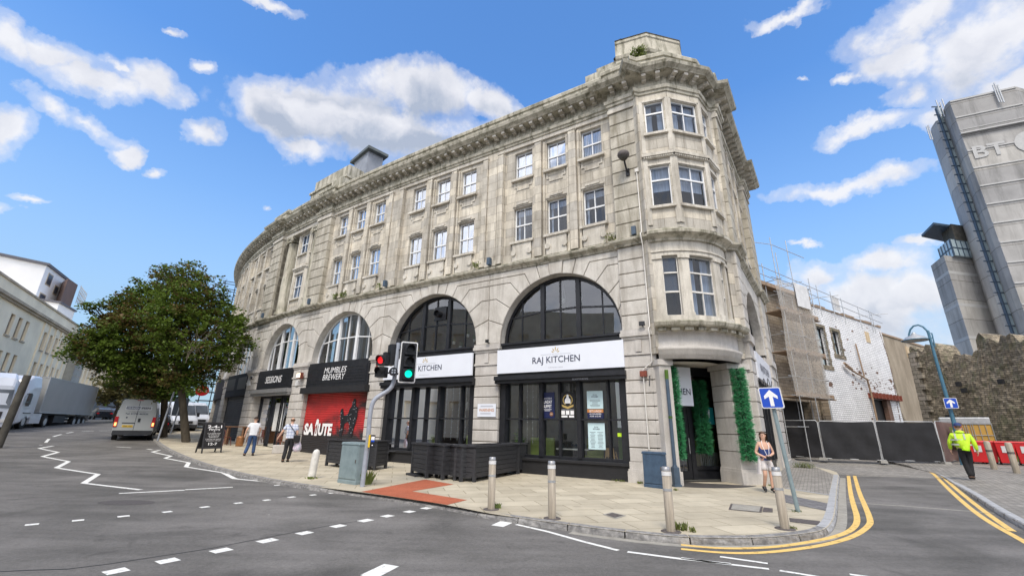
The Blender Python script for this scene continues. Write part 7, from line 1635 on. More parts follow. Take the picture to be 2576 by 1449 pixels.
# white block with brown cladding above, beyond the cream building
KD=1.36; zk=lambda z:EYE+(z-EYE)*KD; D7=lambda x,y,d:az(x,y,d*KD)
e=empty('white_building',(-80,68,0),0,'white rendered block with a brown clad stair head rising above the cream building','building'); bo=Vector(e.location)
a0,a1,a2=D7(-260,640,75),D7(128,640,75),D7(166,700,81); bk=D7(-200,640,92); m=MB(); WA,WB_=lin(a0,a1),lin(a1,a2); LA_,LB_=(a1-a0).length,(a2-a1).length; zt=zk(19.25)
prismz(m,[a0,a1,a2,bk],0,zt); loc0(m,bo).build('wall',mt['white_render'],e)
m=MB(); m.fb(WA,-1,LA_+.3,-.3,.3,zt,zt+.4,1); m.fb(WB_,-.2,LB_+.3,-.3,.3,zt,zt+.4,1); loc0(m,bo).build('roof_edge',mt['roof_grey'],e)
for (x0,x1,z0,z1) in ((.18,.42,17.2,18.7),(.62,.82,16.7,17.9),(.12,.40,14.6,16.1),(.60,.78,14.4,15.4)):
    m=MB(); m.fb(WB_,LB_*x0,LB_*x1,-.02,.05,zk(z0),zk(z1),1); w_=loc0(m,bo).build('window',mt['beige_trim'],e); m=MB(); m.fb(WB_,LB_*x0+.2,LB_*x1-.2,.05,.07,zk(z0)+.2,zk(z1)-.2,1); loc0(m,bo).build('pane',mt['pane_matt'],w_)
m=MB(); b0,b1,b2=D7(160,700,80.),D7(172,700,77),D7(202,700,80); prismz(m,[b0,b1,b2,D7(190,700,90)],0,zk(WD(172,706,77).z+.3)); loc0(m,bo).build('brown_cladding',mt['brown_clad'],e)
m=MB(); b0,b1,b2=D7(100,760,73.5),D7(150,760,73.5),D7(196,760,78); zw=zk(WD(150,763,73.5).z); prismz(m,[b0,b1,b2,D7(140,760,90)],0,zw); loc0(m,bo).build('lower_wing',mt['white_render'],e); m=MB(); q=lin(b0,b1); m.fb(q,-.2,(b1-b0).length+.2,-.2,.2,zw,zw+.3,1); q=lin(b1,b2); m.fb(q,-.2,(b2-b1).length+.2,-.2,.2,zw,zw+.3,1); loc0(m,bo).build('roof_edge',mt['roof_grey'],e)
m=MB()
for k in range(6): q=D7(205+4*k,720,80); m.tube([Vector((q.x,q.y,zk(16.2))),Vector((q.x,q.y,zk(18.6-.2*k)))],.06,5)
q0_,q1_=D7(203,720,80),D7(226,720,80)
for z in (17.0,17.8,18.5): m.tube([Vector((q0_.x,q0_.y,zk(z))),Vector((q1_.x,q1_.y,zk(z-.9)))],.06,5)
loc0(m,bo).build('roof_railing',mt['galv'],e)
# far end of the street: low dark shopfront, pale block closing the view
for (x0,x1,D_,z1,mat_,lab) in ((300,420,110,13,'beige','pale building closing the far end of the street'),(225,330,95,5.2,'pane_dark','low dark glass fronted shop at the far end of the street')):
    a_,b_=az(x0,1040,D_),az(x1,1040,D_+4); e=empty('distant_building',(a_.x,a_.y,0),0,lab,'building'); bo=Vector(e.location); Q=lin(a_,b_); L=(b_-a_).length
    m=MB(); m.fb(Q,0,L,-10,0,0,z1,1); loc0(m,bo).build('wall',mt[mat_],e); m=MB(); m.fb(Q,-.2,L+.2,-10,.5,z1,z1+.5,1); loc0(m,bo).build('roof_edge',mt['roof_grey'],e); m=MB()
    for x in np.arange(.8,L-1.6,2.6):
        for z in ((3.5,7.,10.) if z1>8 else (3.0,)): m.fb(Q,x,x+1.4,-.1,.05,z,z+1.6,1)
    loc0(m,bo).build('windows' if False else 'shop_glazing',mt['slate'],e)
# scaffold seen past the far end of the corner building
c_=WD(572,760,62); e=empty('scaffold',(c_.x,c_.y,0),0,'tall dark scaffold behind the far end of the corner building, above the tree','scaffold'); bo=Vector(e.location); m=MB(); q=lin(az(556,760,62),az(592,760,62)); L=3.2
for x in (0,1.1,2.2,3.3): m.tube([q(x,0,0),q(x,0,WD(572,706,62).z)],.05,5); m.tube([q(x,-1.2,0),q(x,-1.2,WD(572,712,62).z)],.05,5)
for z in np.arange(2,WD(572,708,62).z,.95): m.tube([q(-.3,0,z),q(3.6,0,z)],.045,5); m.tube([q(-.3,-1.2,z),q(3.6,-1.2,z)],.045,5)
loc0(m,bo).build('tubes',mt['black_paint'],e)
# ------------------------------------------------------------------ vehicles
def wheel(par,x,y,r=.36,w_=.24,rim='galv'):
    m=MB(); m.tube([(x-w_/2,y,r),(x+w_/2,y,r)],r,18); t=m.build('wheel',mt['tyre'],par)
    m=MB(); s=1 if x>0 else -1; m.tube([(x+s*(w_/2-.02),y,r),(x+s*(w_/2+.012),y,r)],[r*.62,r*.55],14); m.build('rim',mt[rim],t)
def shell(sec,mats_,name,par,bevel=.03):
    "body from cross sections: list of (y, [(x,z)...]) right half, mirrored"
    m=MB(); rows=[]
    for y,p in sec: rows.append([Vector((x,y,z)) for x,z in p]+[Vector((-x,y,z)) for x,z in p[::-1]])
    m.grid(rows,0,False,True); m.face(rows[0][::-1]); m.face(rows[-1]); return m.build(name,mats_,par,weld=True,bevel=bevel)
def van(loc,heading,label,grp=None,paint='van_silver',rear=False,L=5.5):
    "y forward, rear at y=0"
    e=empty('van',tuple(loc),heading,label,'van',grp)
    full=[(.93,.36),(1.0,.55),(1.0,1.25),(.97,1.6),(.86,2.35),(.74,2.5)]
    sec=[(0,full),(.05,[(x*1.0,z) for x,z in full]),(3.6,full),(4.15,[(.93,.36),(1.,.55),(1.,1.2),(.96,1.45),(.84,2.18),(.70,2.3)]),(4.95,[(.93,.36),(1.,.55),(.98,1.05),(.94,1.18),(.85,1.34),(.75,1.38)]),(5.42,[(.90,.36),(.95,.5),(.93,.85),(.90,.98),(.82,1.05),(.7,1.07)]),(5.5,[(.82,.40),(.86,.5),(.84,.8),(.8,.9),(.72,.95),(.6,.95)])]
    shell(sec,mt[paint],'body',e,.04)
    m=MB(); z0,z1=1.42,2.2; P=[(-.78,4.93,1.40),(.78,4.93,1.40),(.74,4.2,2.20),(-.74,4.2,2.20)]; m.face([Vector((x,y+.03,z+.02)) for x,y,z in P]); m.build('windscreen',mt['pane_dark'],e)
    for s in (-1,1):
        m=MB(); m.face([Vector((s*1.0,4.75,1.28)),Vector((s*1.005,3.55,1.28)),Vector((s*.93,3.6,2.02)),Vector((s*.92,4.15,2.02))]); m.build('side_window',mt['pane_dark'],e)
        m=MB(); m.box((s*1.14,4.35,1.45),(.18,.10,.34)); m.tube([(s*.95,4.4,1.4),(s*1.12,4.36,1.4)],.03,5); m.build('mirror',mt['bumper'],e)
        m=MB(); m.hexa([Vector(q) for q in ((s*.60,5.36,.85),(s*.88,5.36,.85),(s*.88,5.1,.85),(s*.60,5.1,.85),(s*.66,5.3,1.08),(s*.90,5.25,1.12),(s*.90,5.0,1.12),(s*.66,5.0,1.08))]); m.build('headlight',mt['reflect_white'],e)
        m=MB(); m.box((s*.92,-.01,1.12),(.17,.06,.62)); t=m.build('tail_light',mt['tail_red'],e); m=MB(); m.box((s*.915,-.045,.98),(.10,.02,.20)); m.build('lamp',mt['lamp_amber' if rear else 'tail_red'],t)
        for y in (1.0,4.55): wheel(e,s*.88,y)
    m=MB(); m.box((0,5.47,.5),(1.75,.12,.28)); m.box((0,5.52,.82),(1.0,.06,.2)); m.build('front_bumper',mt['bumper'],e)
    m=MB(); m.box((0,-.06,.48),(1.92,.14,.26)); m.box((0,-.12,.36),(1.2,.06,.05)); m.build('rear_bumper',mt['bumper'],e)
    m=MB(); m.fb(lambda s,o,z:Vector((s,-o,z)),-.012,.012,-.01,.004,.62,2.42,1); m.fb(lambda s,o,z:Vector((s,-o,z)),-.62,.02,-.01,.005,1.02,1.08,1); m.fb(lambda s,o,z:Vector((s,-o,z)),.12,.24,-.01,.03,1.12,1.34,1); m.build('door_gap',mt['bumper'],e)
    m=MB(); m.fb(lambda s,o,z:Vector((s,-o,z)),-.58,-.06,.0,.02,.80,.93,1); pl=m.build('number_plate',mt['plate_yellow'],e)
    m=MB(); m.fb(lambda s,o,z:Vector((s,-o,z)),-.16,.16,-.02,.03,2.42,2.46,1); m.build('brake_light',mt['tail_red'],e)
    return e
RM=lambda s,o,z:Vector((s,-o,z))
A,Bv=W(275,1105),W(378,1103); c=(A+Bv)/2; c=Vector((c.x,c.y,h2(c.x,c.y)-.1)); hd=math.atan2(-c.x,c.y)-rad(4)
v1=van(c,hd,'silver panel van seen from behind with FISH lettering and lit tail lamps','',rear=True); 
if 'group' in v1: del v1['group']
t=MB(); t.fb(RM,-.62,.66,.0,.006,1.86,2.08,1,0); t.fb(RM,-.60,.08,.006,.012,1.88,2.06,1,1); t.fb(RM,.10,.64,.006,.012,1.88,2.06,1,3); txt(t,'SWANSEA',RM,-.56,.05,1.91,2.03,.018,0,bold=.01); txt(t,'FISH',RM,.16,.6,1.91,2.03,.018,2,shear=.1,bold=.02); txt(t,'Tel: 01792 465555',RM,-.58,.55,1.56,1.66,.008,2,bold=.02); txt(t,'WHOLESALE FISH MERCHANTS',RM,-.45,.4,1.72,1.76,.008,2); t.fb(RM,-.5,-.42,.0,.006,1.34,1.42,1,2)
t.build('lettering',[mt['sign_white'],mt['pane_dark'],mt['navy_ink'],mt['van_silver']],v1)
t=MB(); txt(t,'CP65 VLK',RM,-.54,-.10,.83,.90,.024,0,bold=.02); t.build('plate_text',mt['black_matt'],v1)
for i,(x,Dv,l) in enumerate(((412,47,'white van parked facing the camera immediately right of the silver van'),(452,52,'white van parked facing the camera, partly behind the nearer tree trunk'))):
    q=WD(x,1080,Dv); q.z=h2(q.x,q.y)-.1; u=Vector((q.x,q.y,0)).normalized(); hh=math.atan2(-(-u.x),(-u.y))
    hd2=math.atan2(u.x,-u.y)+rad(14); loc_=q+u*5.2; van(loc_,hd2,l,'parked white vans',paint='truck_white')
def car(loc,heading,label,paint='car_dark'):
    e=empty('parked_car',tuple(loc),heading,label,'car')
    sec=[(0,[(.72,.30),(.84,.45),(.86,.8),(.80,.95),(.7,1.0)]),(.25,[(.78,.26),(.9,.45),(.92,.85),(.84,1.0),(.66,1.3)]),(.8,[(.8,.24),(.92,.45),(.93,.88),(.85,1.02),(.58,1.45)]),(2.3,[(.8,.24),(.92,.45),(.93,.88),(.85,1.0),(.60,1.46)]),(3.2,[(.8,.24),(.92,.45),(.92,.85),(.84,.96),(.72,1.0)]),(4.1,[(.76,.26),(.88,.45),(.86,.72),(.78,.80),(.6,.82)]),(4.25,[(.65,.32),(.74,.45),(.72,.62),(.6,.68),(.5,.68)])]
    shell(sec,mt[paint],'body',e,.04)
    for s in (-1,1):
        m=MB(); m.face([Vector((s*.90,.5,.98)),Vector((s*.90,3.0,.98)),Vector((s*.66,2.4,1.38)),Vector((s*.64,.85,1.38))]); m.build('side_window',mt['pane_dark'],e)
        for y in (.8,3.4): wheel(e,s*.82,y,.32,.2)
        m=MB(); m.box((s*.68,.03,.78),(.26,.08,.14)); m.build('tail_light',mt['tail_red'],e)
    return e
q=WD(385,1090,44); q.z=h2(q.x,q.y)-.1; car(q,math.atan2(-q.x,q.y)-.1,'dark car parked just ahead of the silver van at the kerb')
for i,(x,Dv,l) in enumerate(((252,80,'dark car far up the street left of the silver van'),(284,84,'dark car far up the street just beside the silver van'))):
    q=WD(x,1080,Dv); q.z=h2(q.x,q.y)-.1; car(q,.9,l)
# articulated truck
def cab(loc,heading,label,trailer=True):
    e=empty('truck',tuple(loc),heading,label,'truck'); Wd=1.25
    # y forward, cab from y=0 to 2.5
    sec=[(0,[(1.15,.9),(Wd,1.0),(Wd,2.6),(Wd*.99,3.1),(1.08,3.85),(.95,3.95)]),(1.3,[(1.15,.45),(Wd,.6),(Wd,2.4),(Wd*.99,3.0),(1.08,3.8),(.95,3.9)]),(2.0,[(1.15,.35),(Wd,.5),(Wd,2.0),(Wd*.98,2.7),(1.05,3.45),(.92,3.55)]),(2.35,[(1.12,.3),(1.22,.45),(1.22,1.6),(1.18,2.2),(1.0,2.9),(.88,3.0)]),(2.5,[(1.05,.3),(1.16,.45),(1.16,1.3),(1.12,1.6),(.98,1.7),(.8,1.72)])]
    shell(sec,mt['truck_white'],'cab',e,.06)
    m=MB(); m.face([Vector(q) for q in ((-1.08,2.50,1.70),(1.08,2.50,1.70),(1.05,2.38,2.75),(-1.05,2.38,2.75))]); m.face([Vector(q) for q in ((-1.1,2.53,1.55),(1.1,2.53,1.55),(1.1,2.52,1.74),(-1.1,2.52,1.74))]); m.build('windscreen',mt['pane_dark'],e)
    m=MB(); m.box((0,2.5,1.0),(1.7,.06,.6)); m.build('grille',mt['truck_dark'],e)
    for s in (-1,1):
        m=MB(); m.face([Vector((s*1.262,2.1,1.75)),Vector((s*1.262,1.2,1.75)),Vector((s*1.262,1.2,2.5)),Vector((s*1.262,1.9,2.5))]); m.build('side_window',mt['pane_dark'],e)
        m=MB(); m.box((s*1.42,2.15,2.25),(.16,.22,.62)); m.box((s*1.42,2.15,1.75),(.16,.2,.26)); m.tube([(s*1.2,2.1,2.5),(s*1.42,2.12,2.5)],.03,5); m.build('mirror',mt['truck_dark'],e)
        m=MB(); m.box((s*.95,2.5,.72),(.36,.10,.22)); m.build('headlight',mt['reflect_white'],e)
        wheel(e,s*1.1,1.35,.50,.3); wheel(e,s*1.1,-2.3,.50,.5)
        m=MB(); m.box((s*1.18,-.55,.75),(.16,1.9,.75)); m.build('side_skirt',mt['truck_white'],e)
        m=MB(); m.box((s*1.15,1.3,1.13),(.3,1.2,.06)); m.build('wheel_arch',mt['truck_dark'],e)
    m=MB(); m.box((0,-2.,.85),(.9,5.0,.3)); m.build('chassis',mt['truck_dark'],e)
    m=MB(); m.face([Vector((-1.,0.2,3.95)),Vector((1.,.2,3.95)),Vector((1.,.2,3.3)),Vector((-1.,.2,3.3))]); m.build('roof_vent',mt['truck_dark'],e)
    if trailer:
        m=MB(); m.box((0,-.9-6.3,2.62),(2.5,12.6,2.76)); m.build('trailer_box',mt['truck_box'],e,weld=True,bevel=.02)
        m=MB(); m.box((0,-.9-6.3,4.0),(2.54,12.64,.06)); m.box((0,-7.2,1.22),(2.54,12.64,.09)); 
        for y in (-.9,-13.5):
            for s in (-1,1): m.box((s*1.25,y,2.6),(.06,.08,2.8))
        m.build('trailer_frame',mt['galv'],e)
        m=MB(); m.box((0,-7.2,1.0),(1.2,12,.28)); m.box((0,-6.2,.72),(2.1,2.6,.62)); m.build('underframe',mt['truck_dark'],e)
        for y in (-9.4,-10.7,-12.0):
            for s in (-1,1): wheel(e,s*1.05,y,.5,.35)
        m=MB(); m.box((0,-13.55,.7),(2.3,.1,.2)); m.build('rear_bar',mt['galv'],e)
    return e
fr_=Vector((-37.9,36.5,0)); rr_=Vector((-43.8,47.3,0)); d=(fr_-rr_).normalized(); n_=Vector((d.y,-d.x,0)); side=n_ if n_.dot(-fr_)>0 else -n_
c=fr_+d*.9-side*1.25; c.z=h2(c.x,c.y)-.12; cab(c,math.atan2(-d.x,d.y),'white articulated truck with a plain grey box trailer across the street')
c=WD(-62,1075,47); c.z=h2(c.x,c.y)-.1; dd_=Vector((.80,-.60,0)); cab(c+dd_*-1.2,math.atan2(-dd_.x,dd_.y),'second white truck cab cut by the left edge of the photo',True)
# dark post in front, stands in for the edge of a truck
a_=WD(20,1052,33); b_=WD(70,944,33); a_.z=h2(a_.x,a_.y)-.1; m=MB(); m.tube([a_,a_.lerp(b_,.5),b_],[.16,.16,.15],12); tag(m.build('truck_edge_post',mt['castle_dark']),'thick dark post standing in for a truck edge between the two trucks','post')
# lamp posts and signs up the street
def pole(px0,px1,Dv,r,name,label,cat,material='pole_grey',extra=None):
    a=WD(px0[0],px0[1],Dv); a.z=h2(a.x,a.y); b=WD(px1[0],px1[1],Dv); e=empty(name,tuple(a),0,label,cat); m=MB(); m.tube([(0,0,0),tuple(b-a)],r,8); m.build('pole',mt[material],e); return e,a,b
e,a,b=pole((396,1110),(438,985),36.,.055,'sign_pole','leaning grey sign pole at the kerb left of the nearer tree','pole')
e,a,b=pole((428,1095),(461,995),43.,.05,'road_sign','grey pole carrying a square sign plate seen from behind, between the tree trunks','road sign'); m=MB(); c=b-a; u=Vector((a.x,a.y,0)).normalized(); rt=Vector((u.y,-u.x,0)); m.prism([c+rt*x+Vector((0,0,z))-u*.03 for x,z in ((-.45,-1.5),(.45,-1.5),(.45,-.2),(-.45,-.2))],[c+rt*x+Vector((0,0,z)) for x,z in ((-.45,-1.5),(.45,-1.5),(.45,-.2),(-.45,-.2))]); m.build('sign_plate',mt['pane_dark'],e)
e,a,b=pole((281,1075),(315,978),75.,.12,'lamp_post','thin white lamp post far up the street above the vans','lamp post','white_paint'); m=MB(); m.tube([b-a,b-a+Vector((2.2,0,.1))],.1,6); m.build('arm',mt['white_paint'],e)
# round red sign and scaffold balcony by the far shops
c=WD(509,983,44); u=Vector((c.x,c.y,0)).normalized(); rt=Vector((u.y,-u.x,0)); m=MB(); P=[c+rt*.46*math.cos(t)+Vector((0,0,.40*math.sin(t))) for t in np.linspace(0,2*PI,22)[:-1]]; m.prism([p-u*.1 for p in P],P); o=tag(m.build('hanging_sign',mt['tail_red']),'round red projecting shop sign under the tree','sign'); m=MB(); 
MM=lambda s,o_,z:c+rt*s-u*(.1+o_)+Vector((0,0,z)); txt(m,'King',MM,-.30,.30,-.14,.18,.01,0); m.build('lettering',mt['reflect_white'],o)
# ------------------------------------------------------------------ trees
def tree(name,base,limbs,clusters,nleaf,size,label,group,bark='tree_bark',leaf='leaf_maple',seed=1,r0=.3,droop=.15,twigs=()):
    e=empty(name,tuple(base),0,label,'tree',group); m=MB(); b=Vector(base)
    for pts,ra,rb in limbs:
        n=len(pts); rs=[ra+(rb-ra)*i/(n-1) for i in range(n)]; m.tube([Vector(p)-b for p in pts],rs,10)
    m.build('trunk',mt[bark],e)
    if twigs:
        m=MB()
        for pts,ra,rb in twigs: n=len(pts); m.tube([Vector(p)-b for p in pts],[ra+(rb-ra)*i/(n-1) for i in range(n)],5)
        m.build('bare_twigs',mt['bark_pale'],e)
    rn=np.random.default_rng(seed); tot=sum(r[0]*r[1] for _,r in clusters); V=[];
    for c,r in clusters:
        n=int(nleaf*r[0]*r[1]/tot); k=max(3,int(n/20))
        # leaves gather on small sprays so that gaps stay open between them
        d=rn.normal(size=(k,3)); d/=np.linalg.norm(d,axis=1)[:,None]; q=rn.random(k)**.4*1.12; sp=np.array(c)-np.array(b)+d*np.array(r)*q[:,None]
        for s_ in sp:
            kk=20; off=rn.normal(size=(kk,3))*np.array([.34,.34,.16])*size*3.6; P=s_+off
            N=rn.normal(size=(kk,3))*.55+np.array([0,0,1.]); N/=np.linalg.norm(N,axis=1)[:,None]
            A=np.cross(N,rn.normal(size=(kk,3))); A/=np.linalg.norm(A,axis=1)[:,None]; A[:,2]-=droop; Bb=np.cross(N,A); S=(size*rn.uniform(.6,1.25,kk))[:,None]
            V.append(np.stack([P-A*S*.5,P-A*S*.1+Bb*S*.55,P+A*S*.6,P-A*S*.1-Bb*S*.55],1))
    V=np.concatenate(V).reshape(-1,3); nf_=len(V)//4; me=bpy.data.meshes.new('crown'); me.vertices.add(len(V)); me.vertices.foreach_set('co',V.ravel()); me.loops.add(len(V)); me.loops.foreach_set('vertex_index',np.arange(len(V),dtype=np.int32)); me.polygons.add(nf_); me.polygons.foreach_set('loop_start',np.arange(0,len(V),4,dtype=np.int32)); me.polygons.foreach_set('loop_total',np.full(nf_,4,dtype=np.int32)); me.materials.append(mt[leaf]); me.update(calc_edges=True); me.validate()
    o=bpy.data.objects.new('crown',me); link(o,e); return e
def limbset(base,joint,clusters,rn,ra,jr,n2=2,lead=.35):
    L=[([base,Vector(base).lerp(joint,.5)+Vector((rn.uniform(-.1,.1),rn.uniform(-.1,.1),0)),joint],ra,jr)]
    for c,r in clusters:
        c=Vector(c); mid=Vector(joint).lerp(c,.5)+Vector((rn.uniform(-.4,.4),rn.uniform(-.4,.4),-.3)); L.append(([joint,mid,c],jr*.55,.03))
        for _ in range(n2): t=c+Vector((rn.uniform(-1,1)*r[0]*.8,rn.uniform(-1,1)*r[1]*.8,rn.uniform(-.2,.9)*r[2])); L.append(([mid,mid.lerp(t,.6)+Vector((0,0,.2)),t],jr*.22,.012))
    return L
TG='street trees on the pavement'
rn=random.Random(21)
b1=W(468,1112); 
def CLs(L): return [(tuple(WD(x,y,d_)),(r,r,r*(.72 if len(q)<1 else q[0]))) for x,y,d_,r,*q in L]
cl1=CLs([(470,690,34,1.15),(450,715,35,1.5),(505,725,33,1.35),(480,760,33,1.7),(535,765,33.5,1.2),(430,770,35,1.5),(520,800,32.5,1.5),(570,800,33,1.1),(598,815,33,.75),(470,810,33,1.6),(560,845,32.5,1.4),(595,865,33,.9),(515,865,32,1.5),(465,870,33,1.4),(545,900,32.5,1.2),(580,915,33,.8),(500,925,33,1.1),(455,925,33.5,1.2),(525,950,33.5,.7),(470,965,33.5,.6),(415,800,34,1.4),(420,850,34,1.3),(440,965,33.6,.8),(492,968,33.2,.7)])
j1=WD(452,945,34.2)
tw=[]
for k in range(16):
    a=WD(460+rn.uniform(0,60),905+rn.uniform(-20,10),31.8); q=WD(430+rn.uniform(0,140),800+rn.uniform(0,70),30.9); tw.append(([a,a.lerp(q,.5)+Vector((rn.uniform(-.3,.3),0,rn.uniform(-.1,.3))),q],.022,.008))
tree('street_tree',b1,limbset(Vector(b1),j1,cl1,rn,.23,.16),cl1,33000,.13,'nearer maple tree with a pale based trunk and browning leaves against the building',TG,seed=3,twigs=tw)
b2=W(411,1099); cl2=CLs([(425,690,38,.8),(395,725,38,1.3),(370,745,38,1.2),(335,775,38,1.4),(375,790,37,1.8),(300,765,38,.8),(290,795,38,1.2),(325,825,37,1.7),(275,830,38,1.2),(245,850,38,1.2),(215,850,38,.8),(205,880,38,1.0),(180,885,38,.5),(250,885,37.5,1.3),(300,880,37,1.7),(350,880,37,1.7),(395,870,37,1.6),(285,925,37.5,1.1),(330,930,37,1.3),(375,935,37,1.3),(250,912,38,.7),(310,960,37.5,.8),(350,975,37.5,.8),(400,960,37.5,1.1),(235,770,38,.45),(222,780,38,.4),(385,985,37.2,.9),(425,985,37.4,.9)])
j2=WD(415,960,38.5)
tree('street_tree',b2,limbset(Vector(b2),j2,cl2,rn,.23,.17),cl2,37000,.135,'farther broad maple tree spreading over the road above the silver van',TG,seed=5)
b3=W(283,1083); b3=WD(283,1080,66); b3.z=h2(b3.x,b3.y); cl3=CLs([(300,965,66,2.2),(275,985,66,1.6),(330,980,66,2.0),(300,1000,66,1.8),(340,1000,66,1.6),(265,1003,66,1.)])
tree('small_tree',b3,limbset(Vector(b3),WD(296,1025,66),cl3,rn,.16,.12),cl3,3400,.24,'small thin brown leaved tree behind the silver van',None,leaf='leaf_brown',seed=7)
b4=WD(400,1080,72); b4.z=h2(b4.x,b4.y); cl4=CLs([(385,1000,72,3),(410,975,72,3.2),(430,1005,72,3),(395,1030,72,2.5),(430,1035,72,2.5)])
tree('green_tree',b4,limbset(Vector(b4),WD(405,1040,72),cl4,rn,.25,.2),cl4,5000,.34,'bright green tree in the distance between the trunk and the vans',None,leaf='leaf_green',seed=8)
# ------------------------------------------------------------------ people
def skinned(name,pts,edges,mats_,parent,sub=2,root=0):
    "pts: name -> (xyz, radius or (rx,ry))"
    keys=list(pts); ix={k:i for i,k in enumerate(keys)}; me=bpy.data.meshes.new(name); me.from_pydata([tuple(pts[k][0]) for k in keys],[(ix[a],ix[b]) for a,b in edges],[]); o=bpy.data.objects.new(name,me); COL.objects.link(o)
    s=o.modifiers.new('s','SKIN'); s.use_smooth_shade=True
    for i,k in enumerate(keys):
        r=pts[k][1]; r=(r,r) if isinstance(r,(int,float)) else r; v=me.skin_vertices[0].data[i]; v.radius=r; v.use_root=(i==root)
    b=o.modifiers.new('b','SUBSURF'); b.levels=sub; b.render_levels=sub
    dg=bpy.context.evaluated_depsgraph_get(); dg.update(); m2=bpy.data.meshes.new_from_object(o.evaluated_get(dg)); bpy.data.objects.remove(o); bpy.data.meshes.remove(me)
    m2.materials.clear()
    for m_ in (mats_ if isinstance(mats_,(list,tuple)) else [mats_]): m2.materials.append(m_)
    for p in m2.polygons: p.use_smooth=True
    o=bpy.data.objects.new(name,m2); link(o,parent); return o
def person(loc,heading,label,J,height,shirt,trouser,sleeve,hair,shoe='leather_black',shorts=False,bald=False,long_hair=False,hood=False,wide=1.,extra=None):
    "J: overrides of joints in metres for a 1.75 m figure; faces +y"
    e=empty('person',tuple(loc),heading,label,'person'); k=height/1.75; e.scale=(k,k,k)
    P={'pel':((0,0,.93),(.155*wide,.115)),'bel':((0,.01,1.08),(.145*wide,.11)),'che':((0,0,1.30),(.165*wide,.115)),'nk0':((0,-.005,1.44),(.085,.07)),'nk1':((0,.01,1.51),.055),'hd0':((0,.025,1.575),(.072,.085)),'hd1':((0,.02,1.66),(.078,.098)),'hd2':((0,.01,1.725),(.055,.07)),
       'shL':((-.165*wide,-.01,1.40),.062),'elL':((-.235*wide,-.03,1.13),.044),'wrL':((-.24*wide,.03,.90),.030),'paL':((-.24*wide,.05,.84),(.02,.038)),
       'shR':((.165*wide,-.01,1.40),.062),'elR':((.235*wide,-.03,1.13),.044),'wrR':((.24*wide,.03,.90),.030),'paR':((.24*wide,.05,.84),(.02,.038)),
       'hiL':((-.085,0,.90),.095),'knL':((-.10,.02,.50),.060),'anL':((-.10,-.03,.10),.040),'toL':((-.115,.10,.04),.038),
       'hiR':((.085,0,.90),.095),'knR':((.10,.02,.50),.060),'anR':((.10,-.03,.10),.040),'toR':((.115,.10,.04),.038)}
    for q,v in J.items():
        if q in P: P[q]=(v,P[q][1])
    E_=[('pel','bel'),('bel','che'),('che','nk0'),('nk0','nk1'),('nk1','hd0'),('hd0','hd1'),('hd1','hd2')]
    nose=Vector(P['hd0'][0])+Vector((0,.098,.05)); turn=J.get('turn',0.); hc=Vector(P['hd1'][0])
    def T(v): v=Vector(v)-hc; return Vector((v.x*math.cos(turn)-v.y*math.sin(turn),v.x*math.sin(turn)+v.y*math.cos(turn),v.z))+hc
    for s in 'LR':
        E_+=[('che','sh'+s),('sh'+s,'el'+s),('el'+s,'wr'+s),('wr'+s,'pa'+s),('pel','hi'+s),('hi'+s,'kn'+s),('kn'+s,'an'+s),('an'+s,'to'+s)]
        w_=Vector(P['wr'+s][0]); p_=Vector(P['pa'+s][0]); d=(p_-w_).normalized(); sg=-1 if s=='L' else 1; side_=Vector((0,1,0)); side_=(side_-d*side_.dot(d)).normalized(); inn=d.cross(side_)*(1 if s=='L' else -1)
        for i,(o_,l) in enumerate(((-.028,.062),(-.010,.075),(.010,.070),(.028,.055))):
            a=p_+side_*o_+d*.035; b=a+d*l*.5+inn*.008; c=a+d*l*.85+inn*.03; P[f'f{s}{i}a']=(tuple(a),.0095);P[f'f{s}{i}b']=(tuple(b),.0085);P[f'f{s}{i}c']=(tuple(c),.007); E_+=[('pa'+s,f'f{s}{i}a'),(f'f{s}{i}a',f'f{s}{i}b'),(f'f{s}{i}b',f'f{s}{i}c')]
        a=p_+side_*.035+inn*.012; b=a+side_*.02+d*.03+inn*.015; P[f't{s}a']=(tuple(a),.011);P[f't{s}b']=(tuple(b),.009); E_+=[('pa'+s,f't{s}a'),(f't{s}a',f't{s}b')]
    body=skinned('body',P,E_,mt['skin'],e)
    # face
    m=MB(); nz=T(hc+Vector((0,.105,-.035))); m.ball(nz,(.014,.022,.022),n=8,m=6); m.ball(T(hc+Vector((0,.088,-.085))),(.026,.012,.009),n=8,m=4)
    for s in (-1,1): m.ball(T(hc+Vector((s*.085,0,-.03))),(.012,.022,.032),n=8,m=6)
    m.build('face',mt['skin_arm'],e); m=MB()
    for s in (-1,1): m.ball(T(hc+Vector((s*.032,.088,-.008))),(.014,.010,.009),n=8,m=4); m.ball(T(hc+Vector((s*.032,.090,.016))),(.020,.008,.005),n=8,m=4)
    m.build('eyes',mt['hair_dark'],e)
    # hair
    m=MB()
    if not bald:
        n=20; rows=[]
        for i in range(7):
            th=PI*(.02+.55*i/6); row=[]
            for j in range(n):
                ph=2*PI*j/n; f=max(0,math.sin(ph)); tt=th*(1-.42*f); row.append(T(hc+Vector((.090*math.sin(tt)*math.cos(ph),-.012+.110*math.sin(tt)*math.sin(ph),.018+.095*math.cos(tt)))))
            rows.append(row)
        m.grid(rows,0,True,True)
        if long_hair:
            rows=[[T(hc+Vector((x*(.085+.02*(1-t)),-.07-.03*(1-abs(x))+.05*abs(x)**2-.02*t,.05-.36*t))) for x in np.linspace(-1,1,11)] for t in np.linspace(0,1,8)]; m.grid(rows,0,True)
            rows=[[T(hc+Vector((x*(.105+.02*(1-t))*1.02,-.075-.04*(1-abs(x))+.05*abs(x)**2-.03*t,.05-.36*t))) for x in np.linspace(-1,1,11)] for t in np.linspace(0,1,8)]; m.grid(rows,0,True)
    else:
